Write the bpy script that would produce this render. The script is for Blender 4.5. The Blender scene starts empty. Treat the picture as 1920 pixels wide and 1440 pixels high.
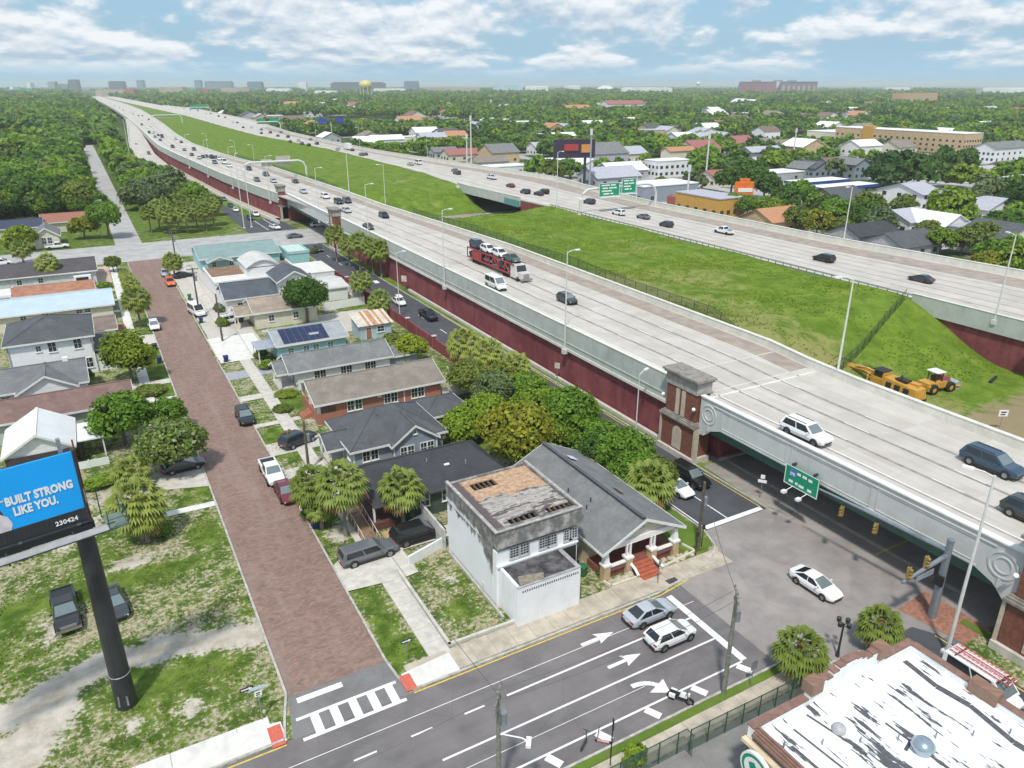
import bpy, math, random
import numpy as np
from mathutils import Vector, Matrix, Euler

R = math.radians
rnd = random.Random(7)
SC = bpy.context.scene
COL = SC.collection

# ------------------------------------------------------------------ camera, sky, sun, exposure
CAMH, PITCH, YAW, FPX = 42.0, math.atan(562 / 1400.0), R(29.2), 1400.0
cam_d = bpy.data.cameras.new('camera')
cam = bpy.data.objects.new('camera', cam_d); COL.objects.link(cam)
cam_d.sensor_width = 36.0
cam_d.lens = FPX / 1920.0 * 36.0
cam_d.clip_start, cam_d.clip_end = 0.5, 40000
cam.location = (0, 0, CAMH)
cam.rotation_euler = (R(90) - PITCH, 0, -YAW)
SC.camera = cam

SUN_EL, SUN_DIR = R(59), Vector((-0.62, -0.78, 0)).normalized()
world = bpy.data.worlds.new('World'); SC.world = world
world.use_nodes = True
wt = world.node_tree; wt.nodes.clear()
def wn(t, **k):
    n = wt.nodes.new(t)
    for a, b in k.items(): setattr(n, a, b)
    return n
def wmath(op, a, b=None, c=None, clamp=False):
    n = wn('ShaderNodeMath', operation=op, use_clamp=clamp)
    for i, v in enumerate((a, b, c)):
        if v is None: continue
        if isinstance(v, (int, float)): n.inputs[i].default_value = v
        else: wt.links.new(v, n.inputs[i])
    return n.outputs[0]
def wmix(f, a, b):
    n = wn('ShaderNodeMix', data_type='RGBA', clamp_factor=True)
    for i, v in ((0, f), (6, a), (7, b)):
        if isinstance(v, tuple): n.inputs[i].default_value = (*v, 1)
        elif isinstance(v, (int, float)): n.inputs[i].default_value = v
        else: wt.links.new(v, n.inputs[i])
    return n.outputs[2]
sky = wn('ShaderNodeTexSky', sky_type='NISHITA', sun_disc=False, sun_elevation=SUN_EL,
         sun_rotation=math.atan2(SUN_DIR.x, SUN_DIR.y), air_density=1.0, dust_density=1.6, ozone_density=1.6, altitude=40)
tc = wn('ShaderNodeTexCoord')
sx = wn('ShaderNodeSeparateXYZ'); wt.links.new(tc.outputs['Generated'], sx.inputs[0])
zc = wmath('MAXIMUM', sx.outputs[2], 0.0)
wv = wmath('MULTIPLY', wmath('LOGARITHM', wmath('ADD', zc, 0.045), 2.718), 0.25)
def cloud(dv, scale, detail, seed):
    c = wn('ShaderNodeCombineXYZ')
    wt.links.new(sx.outputs[0], c.inputs[0]); wt.links.new(sx.outputs[1], c.inputs[1])
    wt.links.new(wmath('ADD', wv, dv + seed), c.inputs[2])
    n = wn('ShaderNodeTexNoise'); n.inputs['Scale'].default_value = scale
    n.inputs['Detail'].default_value = detail; n.inputs['Roughness'].default_value = 0.52
    n.inputs['Lacunarity'].default_value = 2.1
    wt.links.new(c.outputs[0], n.inputs['Vector'])
    return n.outputs['Fac']
n0 = cloud(0, 9.5, 9, 5.7); n1 = cloud(0.02, 9.5, 5, 5.7); nb = cloud(0, 2.2, 2, 9.0)
dens = wmath('ADD', n0, wmath('MULTIPLY', wmath('SUBTRACT', nb, 0.5), 0.22))
mr = wn('ShaderNodeMapRange', interpolation_type='SMOOTHSTEP'); wt.links.new(dens, mr.inputs[0])
mr.inputs[1].default_value, mr.inputs[2].default_value = 0.40, 0.52
lit = wmath('ADD', wmath('MULTIPLY', wmath('SUBTRACT', n0, n1), 6.0), 0.52, clamp=True)
ccol = wmix(lit, (0.37, 0.48, 0.60), (0.80, 0.82, 0.84))
fade = wn('ShaderNodeMapRange', interpolation_type='SMOOTHSTEP'); wt.links.new(zc, fade.inputs[0])
fade.inputs[1].default_value, fade.inputs[2].default_value = 0.004, 0.03
sk = wn('ShaderNodeMix', data_type='RGBA', blend_type='MULTIPLY'); sk.inputs[0].default_value = 1.0
wt.links.new(sky.outputs[0], sk.inputs[6]); sk.inputs[7].default_value = (0.1, 0.1, 0.1, 1)
base = wmix(0.6, sk.outputs[2], (0.26, 0.50, 0.72))
low = wn('ShaderNodeMapRange', interpolation_type='SMOOTHSTEP'); wt.links.new(zc, low.inputs[0])
low.inputs[1].default_value, low.inputs[2].default_value = 0.0, 0.06
base = wmix(low.outputs[0], (0.33, 0.53, 0.70), base)
final = wmix(wmath('MULTIPLY', wmath('MULTIPLY', mr.outputs[0], fade.outputs[0]), 0.92), base, ccol)
bg = wn('ShaderNodeBackground'); wt.links.new(final, bg.inputs[0]); bg.inputs[1].default_value = 1.0
wo = wn('ShaderNodeOutputWorld'); wt.links.new(bg.outputs[0], wo.inputs[0])

sun_d = bpy.data.lights.new('sun', 'SUN'); sun_d.energy = 2.9; sun_d.angle = R(4); sun_d.color = (1.0, 0.955, 0.88)
sun = bpy.data.objects.new('sun', sun_d); COL.objects.link(sun)
sv = Vector((SUN_DIR.x * math.cos(SUN_EL), SUN_DIR.y * math.cos(SUN_EL), math.sin(SUN_EL)))
sun.rotation_euler = sv.to_track_quat('Z', 'Y').to_euler()
SC.view_settings.view_transform = 'Standard'; SC.view_settings.look = 'None'
SC.view_settings.exposure = 0.26; SC.view_settings.gamma = 1.0; SC.view_settings.use_curve_mapping = False
SC.render.engine = 'CYCLES'
SC.cycles.use_denoising = True
SC.cycles.max_bounces = 5; SC.cycles.diffuse_bounces = 2; SC.cycles.glossy_bounces = 2
SC.cycles.transparent_max_bounces = 8; SC.cycles.volume_bounces = 1; SC.cycles.transmission_bounces = 2

# ------------------------------------------------------------------ where a point of the survey lies
CY, SY, CP, SP = math.cos(YAW), math.sin(YAW), math.cos(PITCH), math.sin(PITCH)
def at(px, py, z=0.0):
    """site coordinates of the point seen at picture position (px, py) on the level z"""
    u, v = (px - 960) / FPX, -(py - 720) / FPX
    f = CP + v * SP; d = -SP + v * CP
    k = (z - CAMH) / d
    return ((u * CY + f * SY) * k, (f * CY - u * SY) * k, z)
def pic(x, y, z):
    s = x * CY - y * SY; f = x * SY + y * CY; dz = z - CAMH
    c = f * CP - dz * SP; w = f * SP + dz * CP
    return (960 + FPX * s / max(c, .01), 720 - FPX * w / max(c, .01))

# ------------------------------------------------------------------ materials
def mk(name):
    m = bpy.data.materials.new(name); m.use_nodes = True
    t = m.node_tree; b = t.nodes['Principled BSDF']
    return m, t, b
class NT:
    def __init__(s, t): s.t = t
    def n(s, ty, **k):
        x = s.t.nodes.new(ty)
        for a, b in k.items(): setattr(x, a, b)
        return x
    def l(s, a, b): s.t.links.new(a, b)
    def put(s, v, i):
        if isinstance(v, (int, float)): i.default_value = v
        elif isinstance(v, tuple): i.default_value = (*v, 1) if len(v) == 3 and i.type == 'RGBA' else v
        else: s.l(v, i)
    def math(s, op, a, b=0.0, clamp=False):
        x = s.n('ShaderNodeMath', operation=op, use_clamp=clamp); s.put(a, x.inputs[0]); s.put(b, x.inputs[1]); return x.outputs[0]
    def mix(s, f, a, b, blend='MIX'):
        x = s.n('ShaderNodeMix', data_type='RGBA', blend_type=blend, clamp_factor=True)
        s.put(f, x.inputs[0]); s.put(a, x.inputs[6]); s.put(b, x.inputs[7]); return x.outputs[2]
    def ramp(s, f, lo, hi):
        x = s.n('ShaderNodeMapRange', interpolation_type='SMOOTHSTEP'); s.put(f, x.inputs[0])
        x.inputs[1].default_value, x.inputs[2].default_value = lo, hi; return x.outputs[0]
    def pos(s, scale=(1, 1, 1), obj=False):
        o = s.n('ShaderNodeTexCoord').outputs['Object'] if obj else s.n('ShaderNodeNewGeometry').outputs['Position']
        x = s.n('ShaderNodeMapping'); s.l(o, x.inputs[0]); x.inputs['Scale'].default_value = scale; return x.outputs[0]
    def noise(s, vec, scale, detail=4, rough=.55, dist=0.0):
        x = s.n('ShaderNodeTexNoise'); s.l(vec, x.inputs['Vector']); x.inputs['Scale'].default_value = scale
        x.inputs['Detail'].default_value = detail; x.inputs['Roughness'].default_value = rough; x.inputs['Distortion'].default_value = dist
        return x.outputs['Fac']
    def voro(s, vec, scale, feat='F1', out='Distance'):
        x = s.n('ShaderNodeTexVoronoi', feature=feat); s.l(vec, x.inputs['Vector']); x.inputs['Scale'].default_value = scale
        return x.outputs[out]
    def bump(s, h, strength, dist, b):
        x = s.n('ShaderNodeBump'); s.put(h, x.inputs['Height']); x.inputs['Strength'].default_value = strength
        x.inputs['Distance'].default_value = dist; s.l(x.outputs[0], b.inputs['Normal'])
_M = {}
def M(name, rgb, rough=.75, var=.12, scale=1.5, metal=0.0, spec=.5, stain=0.0, obj=False, bump=0.0, streak=0.0):
    """painted or mineral surface: base colour with grain, blotches and (stain, streak) dirt"""
    if name in _M: return _M[name]
    m, t, b = mk(name); N = NT(t)
    p = N.pos(obj=obj)
    f = N.noise(p, scale, 6, .62)
    a = tuple(min(1, c * (1 - var * 1.6)) for c in rgb); c2 = tuple(min(1, c * (1 + var * 1.3)) for c in rgb)
    col = N.mix(N.ramp(f, .28, .72), a, c2)
    g = N.noise(p, scale * 14, 2, .6)
    col = N.mix(N.math('MULTIPLY', N.ramp(g, .45, .75), var * 1.2), col, tuple(c * .62 for c in rgb))
    if stain:
        k = N.noise(p, scale * .35, 7, .68, 1.2)
        col = N.mix(N.math('MULTIPLY', N.ramp(k, .5, .72), stain), col, tuple(c * .42 for c in rgb))
    if streak:
        v = N.pos((1.6, 1.6, .12), obj)
        k = N.noise(v, 1.3, 5, .6)
        col = N.mix(N.math('MULTIPLY', N.ramp(k, .5, .8), streak), col, tuple(c * .4 for c in rgb))
    N.l(col, b.inputs['Base Color'])
    b.inputs['Roughness'].default_value = rough; b.inputs['Metallic'].default_value = metal
    b.inputs['Specular IOR Level'].default_value = spec
    if bump: N.bump(N.noise(p, scale * 6, 4), .4, bump, b)
    _M[name] = m; return m
def shingle(name, rgb, rough=.9, var=.18):
    if name in _M: return _M[name]
    m, t, b = mk(name); N = NT(t)
    p = N.pos()
    col = N.mix(N.ramp(N.noise(p, .6, 6, .65), .3, .72), tuple(c * (1 - var) for c in rgb), tuple(c * (1 + var) for c in rgb))
    tab = N.voro(N.pos((2.2, 2.2, 9)), 1.6, out='Color')
    sp = N.n('ShaderNodeSeparateColor'); N.l(tab, sp.inputs[0])
    col = N.mix(N.math('MULTIPLY', sp.outputs[0], .32), col, tuple(c * .55 for c in rgb))
    col = N.mix(N.math('MULTIPLY', N.ramp(N.noise(N.pos((1, 1, .3)), .5, 5, .7, .8), .52, .75), .4), col, tuple(min(1, c * 1.5 + .02) for c in rgb))
    N.l(col, b.inputs['Base Color']); b.inputs['Roughness'].default_value = rough
    q = N.n('ShaderNodeSeparateXYZ'); N.l(N.pos(), q.inputs[0])
    N.bump(N.math('FRACT', N.math('MULTIPLY', q.outputs[2], 9)), .5, .03, b)
    _M[name] = m; return m
def glossy(name, rgb, rough=.2, metal=0.0, coat=0.0, spec=.5):
    if name in _M: return _M[name]
    m, t, b = mk(name); N = NT(t)
    f = N.noise(N.pos(obj=True), 2.0, 4)
    N.l(N.mix(f, tuple(c * .86 for c in rgb), tuple(min(1, c * 1.1) for c in rgb)), b.inputs['Base Color'])
    b.inputs['Roughness'].default_value = rough; b.inputs['Metallic'].default_value = metal
    b.inputs['Coat Weight'].default_value = coat; b.inputs['Specular IOR Level'].default_value = spec
    _M[name] = m; return m

# ------------------------------------------------------------------ mesh building
class MB:
    def __init__(s): s.v = []; s.f = []; s.m = []
    def face(s, pts, m=0):
        n = len(s.v); s.v += [tuple(p) for p in pts]; s.f.append(tuple(range(n, n + len(pts)))); s.m.append(m); return s
    def hexa(s, b, t, m=0, mt=None, bottom=True):
        """b, t: four points each, counter-clockwise seen from above"""
        n = len(s.v); s.v += [tuple(p) for p in b] + [tuple(p) for p in t]
        fs = [(4, 5, 6, 7)] + [(i, (i + 1) % 4, (i + 1) % 4 + 4, i + 4) for i in range(4)]
        if bottom: fs.append((3, 2, 1, 0))
        for i, f in enumerate(fs): s.f.append(tuple(n + k for k in f)); s.m.append(mt if (i == 0 and mt is not None) else m)
        return s
    def box(s, x0, y0, z0, x1, y1, z1, m=0, mt=None):
        x0, x1 = min(x0, x1), max(x0, x1); y0, y1 = min(y0, y1), max(y0, y1); z0, z1 = min(z0, z1), max(z0, z1)
        return s.hexa([(x0, y0, z0), (x1, y0, z0), (x1, y1, z0), (x0, y1, z0)], [(x0, y0, z1), (x1, y0, z1), (x1, y1, z1), (x0, y1, z1)], m, mt)
    def obox(s, cx, cy, z0, z1, lx, ly, ang=0, m=0, mt=None):
        c, q = math.cos(ang), math.sin(ang)
        P = [(cx + a * lx / 2 * c - b * ly / 2 * q, cy + a * lx / 2 * q + b * ly / 2 * c) for a, b in ((-1, -1), (1, -1), (1, 1), (-1, 1))]
        return s.hexa([(*p, z0) for p in P], [(*p, z1) for p in P], m, mt)
    def prism(s, poly, z0, z1, m=0, mt=None):
        n = len(s.v); k = len(poly)
        s.v += [(p[0], p[1], z0) for p in poly] + [(p[0], p[1], z1) for p in poly]
        s.f.append(tuple(range(n + k, n + 2 * k))); s.m.append(m if mt is None else mt)
        s.f.append(tuple(range(n + k - 1, n - 1, -1))); s.m.append(m)
        for i in range(k): j = (i + 1) % k; s.f.append((n + i, n + j, n + k + j, n + k + i)); s.m.append(m)
        return s
    def slab(s, pts, th, m=0, mt=None):
        """thick plate under a planar polygon of 3-D points"""
        n = len(s.v); k = len(pts)
        s.v += [tuple(p) for p in pts] + [(p[0], p[1], p[2] - th) for p in pts]
        s.f.append(tuple(range(n, n + k))); s.m.append(m if mt is None else mt)
        s.f.append(tuple(range(n + 2 * k - 1, n + k - 1, -1))); s.m.append(m)
        for i in range(k): j = (i + 1) % k; s.f.append((n + k + i, n + k + j, n + j, n + i)); s.m.append(m)
        return s
    def extrude(s, prof, axis, a0, a1, m=0):
        """closed profile [(a, z)] swept along axis 'x' or 'y'"""
        n = len(s.v); k = len(prof)
        for a in (a0, a1): s.v += [((a, p[0], p[1]) if axis == 'x' else (p[0], a, p[1])) for p in prof]
        s.f += [tuple(range(n, n + k)), tuple(range(n + 2 * k - 1, n + k - 1, -1))]; s.m += [m, m]
        for i in range(k): j = (i + 1) % k; s.f.append((n + j, n + i, n + k + i, n + k + j)); s.m.append(m)
        return s
    def tube(s, p, q, r0, r1=None, n=8, m=0):
        r1 = r0 if r1 is None else r1
        return s.path([p, q], [r0, r1], n, m)
    def path(s, pts, rad, n=6, m=0):
        if isinstance(rad, (int, float)): rad = [rad] * len(pts)
        P = [Vector(p) for p in pts]; b = len(s.v)
        for i, p in enumerate(P):
            d = (P[min(i + 1, len(P) - 1)] - P[max(i - 1, 0)]).normalized()
            a = d.cross(Vector((0, 0, 1)) if abs(d.z) < .95 else Vector((1, 0, 0))).normalized(); c = d.cross(a)
            for k in range(n):
                w = 2 * math.pi * k / n; s.v.append(tuple(p + (a * math.cos(w) + c * math.sin(w)) * rad[i]))
        for i in range(len(P) - 1):
            for k in range(n):
                k2 = (k + 1) % n; s.f.append((b + i * n + k2, b + i * n + k, b + i * n + n + k, b + i * n + n + k2)); s.m.append(m)
        s.f.append(tuple(b + k for k in range(n))); s.f.append(tuple(b + (len(P) - 1) * n + k for k in range(n - 1, -1, -1))); s.m += [m, m]
        return s
    def lathe(s, prof, c=(0, 0, 0), n=12, m=0):
        b = len(s.v)
        for r, z in prof:
            for k in range(n): w = 2 * math.pi * k / n; s.v.append((c[0] + r * math.cos(w), c[1] + r * math.sin(w), c[2] + z))
        for i in range(len(prof) - 1):
            for k in range(n):
                k2 = (k + 1) % n; s.f.append((b + i * n + k, b + i * n + k2, b + i * n + n + k2, b + i * n + n + k)); s.m.append(m)
        s.f.append(tuple(b + (len(prof) - 1) * n + k for k in range(n))); s.m.append(m)
        return s
    def disc(s, c, r, ax='z', n=14, m=0, ry=None):
        ry = ry or r
        P = []
        for k in range(n):
            w = 2 * math.pi * k / n; a, q = r * math.cos(w), ry * math.sin(w)
            P.append((c[0] + a, c[1] + q, c[2]) if ax == 'z' else (c[0] + a, c[1], c[2] + q) if ax == 'y' else (c[0], c[1] + a, c[2] + q))
        return s.face(P, m)
    def mesh(s, name, mats, smooth=False):
        me = bpy.data.meshes.new(name); me.from_pydata(s.v, [], s.f)
        for x in (mats if isinstance(mats, (list, tuple)) else [mats]): me.materials.append(x)
        me.polygons.foreach_set('material_index', s.m)
        if smooth: me.polygons.foreach_set('use_smooth', [True] * len(s.f))
        me.update(); return me
    def build(s, name, mats, parent=None, loc=(0, 0, 0), rz=0.0, smooth=False):
        return ob(name, s.mesh(name, mats, smooth), parent, loc, rz)
def ob(name, me, parent=None, loc=(0, 0, 0), rz=0.0):
    o = bpy.data.objects.new(name, me); COL.objects.link(o)
    o.location = loc
    if rz: o.rotation_euler = (0, 0, rz)
    if parent is not None: o.parent = parent
    return o
def tag(o, label=None, cat=None, group=None, kind=None):
    if label: o['label'] = label
    if cat: o['category'] = cat
    if group: o['group'] = group
    if kind: o['kind'] = kind
    return o
def thing(name, label, cat, loc=(0, 0, 0), rz=0.0, group=None):
    o = bpy.data.objects.new(name, None); COL.objects.link(o); o.empty_display_size = .3
    o.location = loc; o.rotation_euler = (0, 0, rz)
    return tag(o, label, cat, group)
def copy_tree(o, parent=None):
    c = o.copy(); COL.objects.link(c)
    if parent is not None: c.parent = parent
    for ch in list(o.children): copy_tree(ch, c)
    return c
def struct(name, mb, mats, parent=None, **k):
    o = mb.build(name, mats, parent, **k)
    if parent is None: o['kind'] = 'structure'
    return o
def sheet(name, poly, z, mat, parent=None):
    return struct(name, MB().face([(p[0], p[1], z) for p in poly]), mat, parent)
def rect(x0, y0, x1, y1): return [(x0, y0), (x1, y0), (x1, y1), (x0, y1)]
WORDS = 'first second third fourth fifth sixth seventh eighth ninth tenth eleventh twelfth thirteenth fourteenth fifteenth sixteenth seventeenth eighteenth nineteenth'.split()
def nth(k):
    tens = {20: 'twent', 30: 'thirt', 40: 'fort', 50: 'fift', 60: 'sixt', 70: 'sevent', 80: 'eight', 90: 'ninet'}
    if k < 20: return WORDS[k - 1]
    h = ''
    if k >= 100: h = ('one', 'two', 'three')[k // 100 - 1] + ' hundred '; k %= 100
    if k == 0: return h.strip() + 'th'
    if k < 20: return h + WORDS[k - 1]
    return h + (tens[k // 10 * 10] + 'ieth' if k % 10 == 0 else tens[k // 10 * 10] + 'y-' + WORDS[k % 10 - 1])
# ------------------------------------------------------------------ ground
def lerp_t(t, tab):
    return float(np.interp(t, [a for a, _ in tab], [b for _, b in tab]))
NEAR_L = [(-80, 58.6), (215, 58.6), (245, 56), (280, 52.7), (325, 49.3), (390, 46.6), (435, 44.6), (500, 43), (565, 44.6), (720, 49.5), (935, 54.4), (1290, 59.6), (1900, 63), (2700, 60)]
NEAR_R = [(-80, 76), (50, 76.4), (58, 76.8), (68, 78.4), (143, 79.4), (180, 77.5), (212, 75.5), (255, 75), (300, 73.2), (347, 71.3), (385, 66.7), (421, 64), (500, 61), (602, 63.8), (760, 71.7), (950, 79.4), (1215, 89), (1540, 93), (2700, 90)]
FAR_L = [(-80, 121.5), (195, 123), (250, 120.5), (305, 126), (431, 127), (500, 124), (590, 117), (700, 117), (1005, 121), (1390, 114), (2000, 104), (2700, 100)]
FAR_R = [(-80, 155), (75, 154), (115, 150.5), (183, 150.5), (228, 156), (250, 160), (281, 157), (316, 152), (360, 147), (410, 142), (495, 141), (602, 143), (811, 159), (1230, 166), (1500, 146), (2700, 128)]
ZN, ZF = 8.3, 7.5

def zone_material():
    m, t, b = mk('yard_ground'); N = NT(t)
    at_ = N.n('ShaderNodeAttribute', attribute_name='zone'); sp = N.n('ShaderNodeSeparateColor'); N.l(at_.outputs['Color'], sp.inputs[0])
    p = N.pos()
    big, mid, fine = N.noise(p, .11, 5, .6), N.noise(p, .55, 6, .68), N.noise(p, 2.6, 4, .7)
    green = N.mix(N.ramp(mid, .35, .65), (.055, .10, .012), (.15, .21, .035))
    dead = N.mix(N.ramp(fine, .35, .7), (.25, .21, .125), (.46, .42, .31))
    k = N.math('ADD', N.math('ADD', N.math('MULTIPLY', N.math('SUBTRACT', big, .5), 1.5), N.math('MULTIPLY', N.math('SUBTRACT', mid, .5), 1.4)), N.math('MULTIPLY', N.math('SUBTRACT', fine, .5), 1.9))
    k = N.math('ADD', k, N.math('MULTIPLY', sp.outputs[1], -.9))
    col = N.mix(N.ramp(k, -.13, .25), green, dead)
    tuft = N.voro(p, 2.1)
    col = N.mix(N.math('MULTIPLY', N.ramp(tuft, .32, .06), .45), col, (.03, .055, .01))
    sand = N.mix(N.ramp(mid, .3, .7), (.36, .31, .24), (.56, .52, .46))
    d = N.math('ADD', sp.outputs[0], N.math('MULTIPLY', N.math('ADD', N.math('SUBTRACT', mid, .5), N.math('SUBTRACT', fine, .5)), 1.1))
    col = N.mix(N.ramp(d, .38, .62), col, sand)
    conc = N.mix(mid, (.40, .37, .32), (.60, .57, .52))
    c = N.math('ADD', sp.outputs[2], N.math('MULTIPLY', N.math('SUBTRACT', mid, .5), .7))
    col = N.mix(N.ramp(c, .42, .58), col, conc)
    N.l(col, b.inputs['Base Color']); b.inputs['Roughness'].default_value = .95; b.inputs['Specular IOR Level'].default_value = .15
    N.bump(N.math('ADD', fine, mid), .55, .14, b)
    return m
GX = np.arange(-70, 60.1, 1.0); GY = np.arange(18, 330.1, 1.0)
X, Y = np.meshgrid(GX, GY)
def blob(x, y, rx, ry): return np.exp(-(((X - x) / rx) ** 2 + ((Y - y) / ry) ** 2))
zr, zg, zb = np.zeros_like(X), np.zeros_like(X), np.zeros_like(X)
def track(pts, w):
    global zr
    d = np.full_like(X, 1e9)
    for (a, b_), (c, e) in zip(pts, pts[1:]):
        L2 = (c - a) ** 2 + (e - b_) ** 2
        k = np.clip(((X - a) * (c - a) + (Y - b_) * (e - b_)) / L2, 0, 1)
        d = np.minimum(d, np.hypot(X - a - k * (c - a), Y - b_ - k * (e - b_)))
    zr = np.maximum(zr, np.clip(1.15 - d / w, 0, 1))
track([(6, 53.4), (0, 55.2), (-6, 55.6), (-12, 53), (-30, 49)], 2.3)
track([(-9, 52), (-12, 47), (-20, 43)], 3.2)
for x, y, rx, ry, a in ((-2.5, 69.5, 3, 1.2, .9), (-8, 78, 6, 4, .8), (0, 47.5, 1.6, 1.3, .75), (-9, 62, 1.3, 3, .7), (3, 62, 1.6, 2, .45), (-4, 47.5, 1.5, 1, .7), (16, 64.5, 1.4, 3, .8), (22, 93, 4, 1.5, .5), (-1, 84, 6, 3, .95), (20, 47, 1.5, 1, .5), (23, 52, 1.2, 2, .6), (16, 44, 1, 1, .7), (0, 118, 2, 4, .8), (40, 118, 6, 3, .6), (1, 136, 3, 5, .8), (46, 150, 2, 4, .5), (56, 60, 2, 3, .4)):
    zr = np.maximum(zr, a * blob(x, y, rx, ry))
for x, y, rx, ry, a in ((-5, 66.6, 7, 1.1, 1), (4.3, 71, 1.6, 2.4, .9), (0, 51.2, 4, 1, .6), (15.5, 46, 1, 1.2, 1), (15.4, 49.5, .7, 2, .8), (21.5, 48, 1.2, 1.2, .7), (5.0, 118, 1.5, 30, .9), (20.5, 101, 1.5, 2.4, 1.2), (47, 60, 2, 10, .6), (44, 146, 3, 4, 1), (-10, 240, 12, 6, .6), (26, 252, 14, 6, .8), (57.7, 150, 1.6, 60, .9), (45, 47, 2.5, 2.5, 1), (16, 88, 1.3, 4, .7), (5, 290, 60, 60, .6)):
    zg = np.maximum(zg, a * blob(x, y, rx, ry))
zb = np.maximum(zb, 1.1 * ((X > 14.2) & (X < 22.5) & (Y > 128) & (Y < 205)) * 1.0)
zb = np.maximum(zb, .75 * blob(37, 95, 4, 12)); zb = np.maximum(zb, .9 * ((X > 32) & (X < 46) & (Y > 128) & (Y < 142)))
zb = np.maximum(zb, .8 * ((X > -8) & (X < 1.5) & (Y > 183) & (Y < 190)))
nx, ny = len(GX), len(GY)
vs = np.stack([X.ravel(), Y.ravel(), np.zeros(nx * ny)], 1)
ii = (np.arange(ny - 1)[:, None] * nx + np.arange(nx - 1)[None]).ravel()
fs = np.stack([ii, ii + 1, ii + nx + 1, ii + nx], 1)
def np_mesh(name, v, f, mats, mi=None):
    me = bpy.data.meshes.new(name)
    k = f.shape[1]
    me.vertices.add(len(v)); me.vertices.foreach_set('co', np.asarray(v, np.float32).ravel())
    me.loops.add(f.size); me.loops.foreach_set('vertex_index', np.asarray(f, np.int32).ravel())
    me.polygons.add(len(f)); me.polygons.foreach_set('loop_start', np.arange(0, f.size, k, dtype=np.int32))
    me.polygons.foreach_set('loop_total', np.full(len(f), k, np.int32))
    for x in (mats if isinstance(mats, (list, tuple)) else [mats]): me.materials.append(x)
    if mi is not None: me.polygons.foreach_set('material_index', np.asarray(mi, np.int32))
    me.update(calc_edges=True); me.validate()
    return me
gm = np_mesh('ground', vs, fs, zone_material())
ca = gm.color_attributes.new('zone', 'FLOAT_COLOR', 'POINT')
ca.data.foreach_set('color', np.stack([zr.ravel(), zg.ravel(), zb.ravel(), np.ones(nx * ny)], 1).astype(np.float32).ravel())
tag(ob('ground', gm), kind='structure')

def far_ground():
    m, t, b = mk('far_ground'); N = NT(t); p = N.pos()
    a = N.noise(p, .012, 6, .65); c = N.noise(p, .06, 5, .6)
    g = N.mix(N.ramp(c, .3, .7), (.03, .055, .016), (.075, .115, .03))
    pv = N.mix(N.noise(p, .3, 3), (.26, .25, .24), (.42, .40, .37))
    y = N.n('ShaderNodeSeparateXYZ'); N.l(p, y.inputs[0])
    town = N.math('SUBTRACT', N.noise(p, .028, 5, .7), N.math('MULTIPLY', N.ramp(y.outputs[1], 260, 900), .16))
    col = N.mix(N.ramp(town, .43, .53), g, pv)
    N.l(col, b.inputs['Base Color']); b.inputs['Roughness'].default_value = .95; b.inputs['Specular IOR Level'].default_value = .1
    return m
def plain_ground(name, k=1.0):
    m, t, b = mk(name); N = NT(t); p = N.pos()
    c = N.noise(p, .09, 6, .65); f = N.noise(p, 1.1, 4, .6)
    g = N.mix(N.ramp(c, .3, .7), (.045 * k, .085 * k, .018), (.10 * k, .15 * k, .035))
    g = N.mix(N.math('MULTIPLY', N.ramp(f, .5, .75), .5), g, (.17, .17, .09))
    N.l(g, b.inputs['Base Color']); b.inputs['Roughness'].default_value = .95; b.inputs['Specular IOR Level'].default_value = .1
    return m
FG = far_ground(); PG = plain_ground('rough_grass')
BIG = 16000
struct('terrain', MB().face([(60, -200, 0), (BIG, -200, 0), (BIG, BIG, 0), (60, BIG, 0)])
       .face([(-70, 330, 0), (60, 330, 0), (60, BIG, 0), (-70, BIG, 0)])
       .face([(-BIG, -200, 0), (-70, -200, 0), (-70, BIG, 0), (-BIG, BIG, 0)])
       .face([(-70, -200, 0), (60, -200, 0), (60, 18, 0), (-70, 18, 0)]), FG)
sheet('woodland_floor', [(-900, 330), (46, 330), (50, 3000), (-900, 3000)], .004, PG)

# ------------------------------------------------------------------ roads
def brick_mat():
    m, t, b = mk('brick_paving'); N = NT(t); p = N.pos()
    br = N.n('ShaderNodeTexBrick', offset=.5); N.l(N.pos((1, 1, 1)), br.inputs['Vector'])
    br.inputs['Scale'].default_value = 1; br.inputs['Brick Width'].default_value = .32; br.inputs['Row Height'].default_value = .16
    br.inputs['Mortar Size'].default_value = .012; br.inputs['Bias'].default_value = 0
    br.inputs['Color1'].default_value = (.36, .215, .165, 1); br.inputs['Color2'].default_value = (.205, .14, .12, 1); br.inputs['Mortar'].default_value = (.17, .14, .125, 1)
    w = N.noise(p, .5, 6, .7)
    col = N.mix(N.math('MULTIPLY', N.ramp(w, .38, .68), .75), br.outputs['Color'], (.30, .20, .165))
    lum = N.voro(N.pos((1, 1.7, 1)), 1.7, out='Color'); sp = N.n('ShaderNodeSeparateColor'); N.l(lum, sp.inputs[0])
    col = N.mix(N.math('MULTIPLY', sp.outputs[0], .42), col, (.12, .08, .075))
    col = N.mix(N.math('MULTIPLY', N.ramp(N.noise(N.pos((1, .12, 1)), .55, 4, .6), .46, .7), .45), col, (.31, .24, .21))
    col = N.mix(N.math('MULTIPLY', N.ramp(N.noise(p, 2.3, 4, .7), .55, .72), .5), col, (.36, .285, .245))
    N.l(col, b.inputs['Base Color']); b.inputs['Roughness'].default_value = .85; b.inputs['Specular IOR Level'].default_value = .3
    N.bump(N.math('ADD', br.outputs['Fac'], N.math('MULTIPLY', N.noise(p, 1.2, 4), -1.5)), .4, .03, b)
    return m
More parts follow.
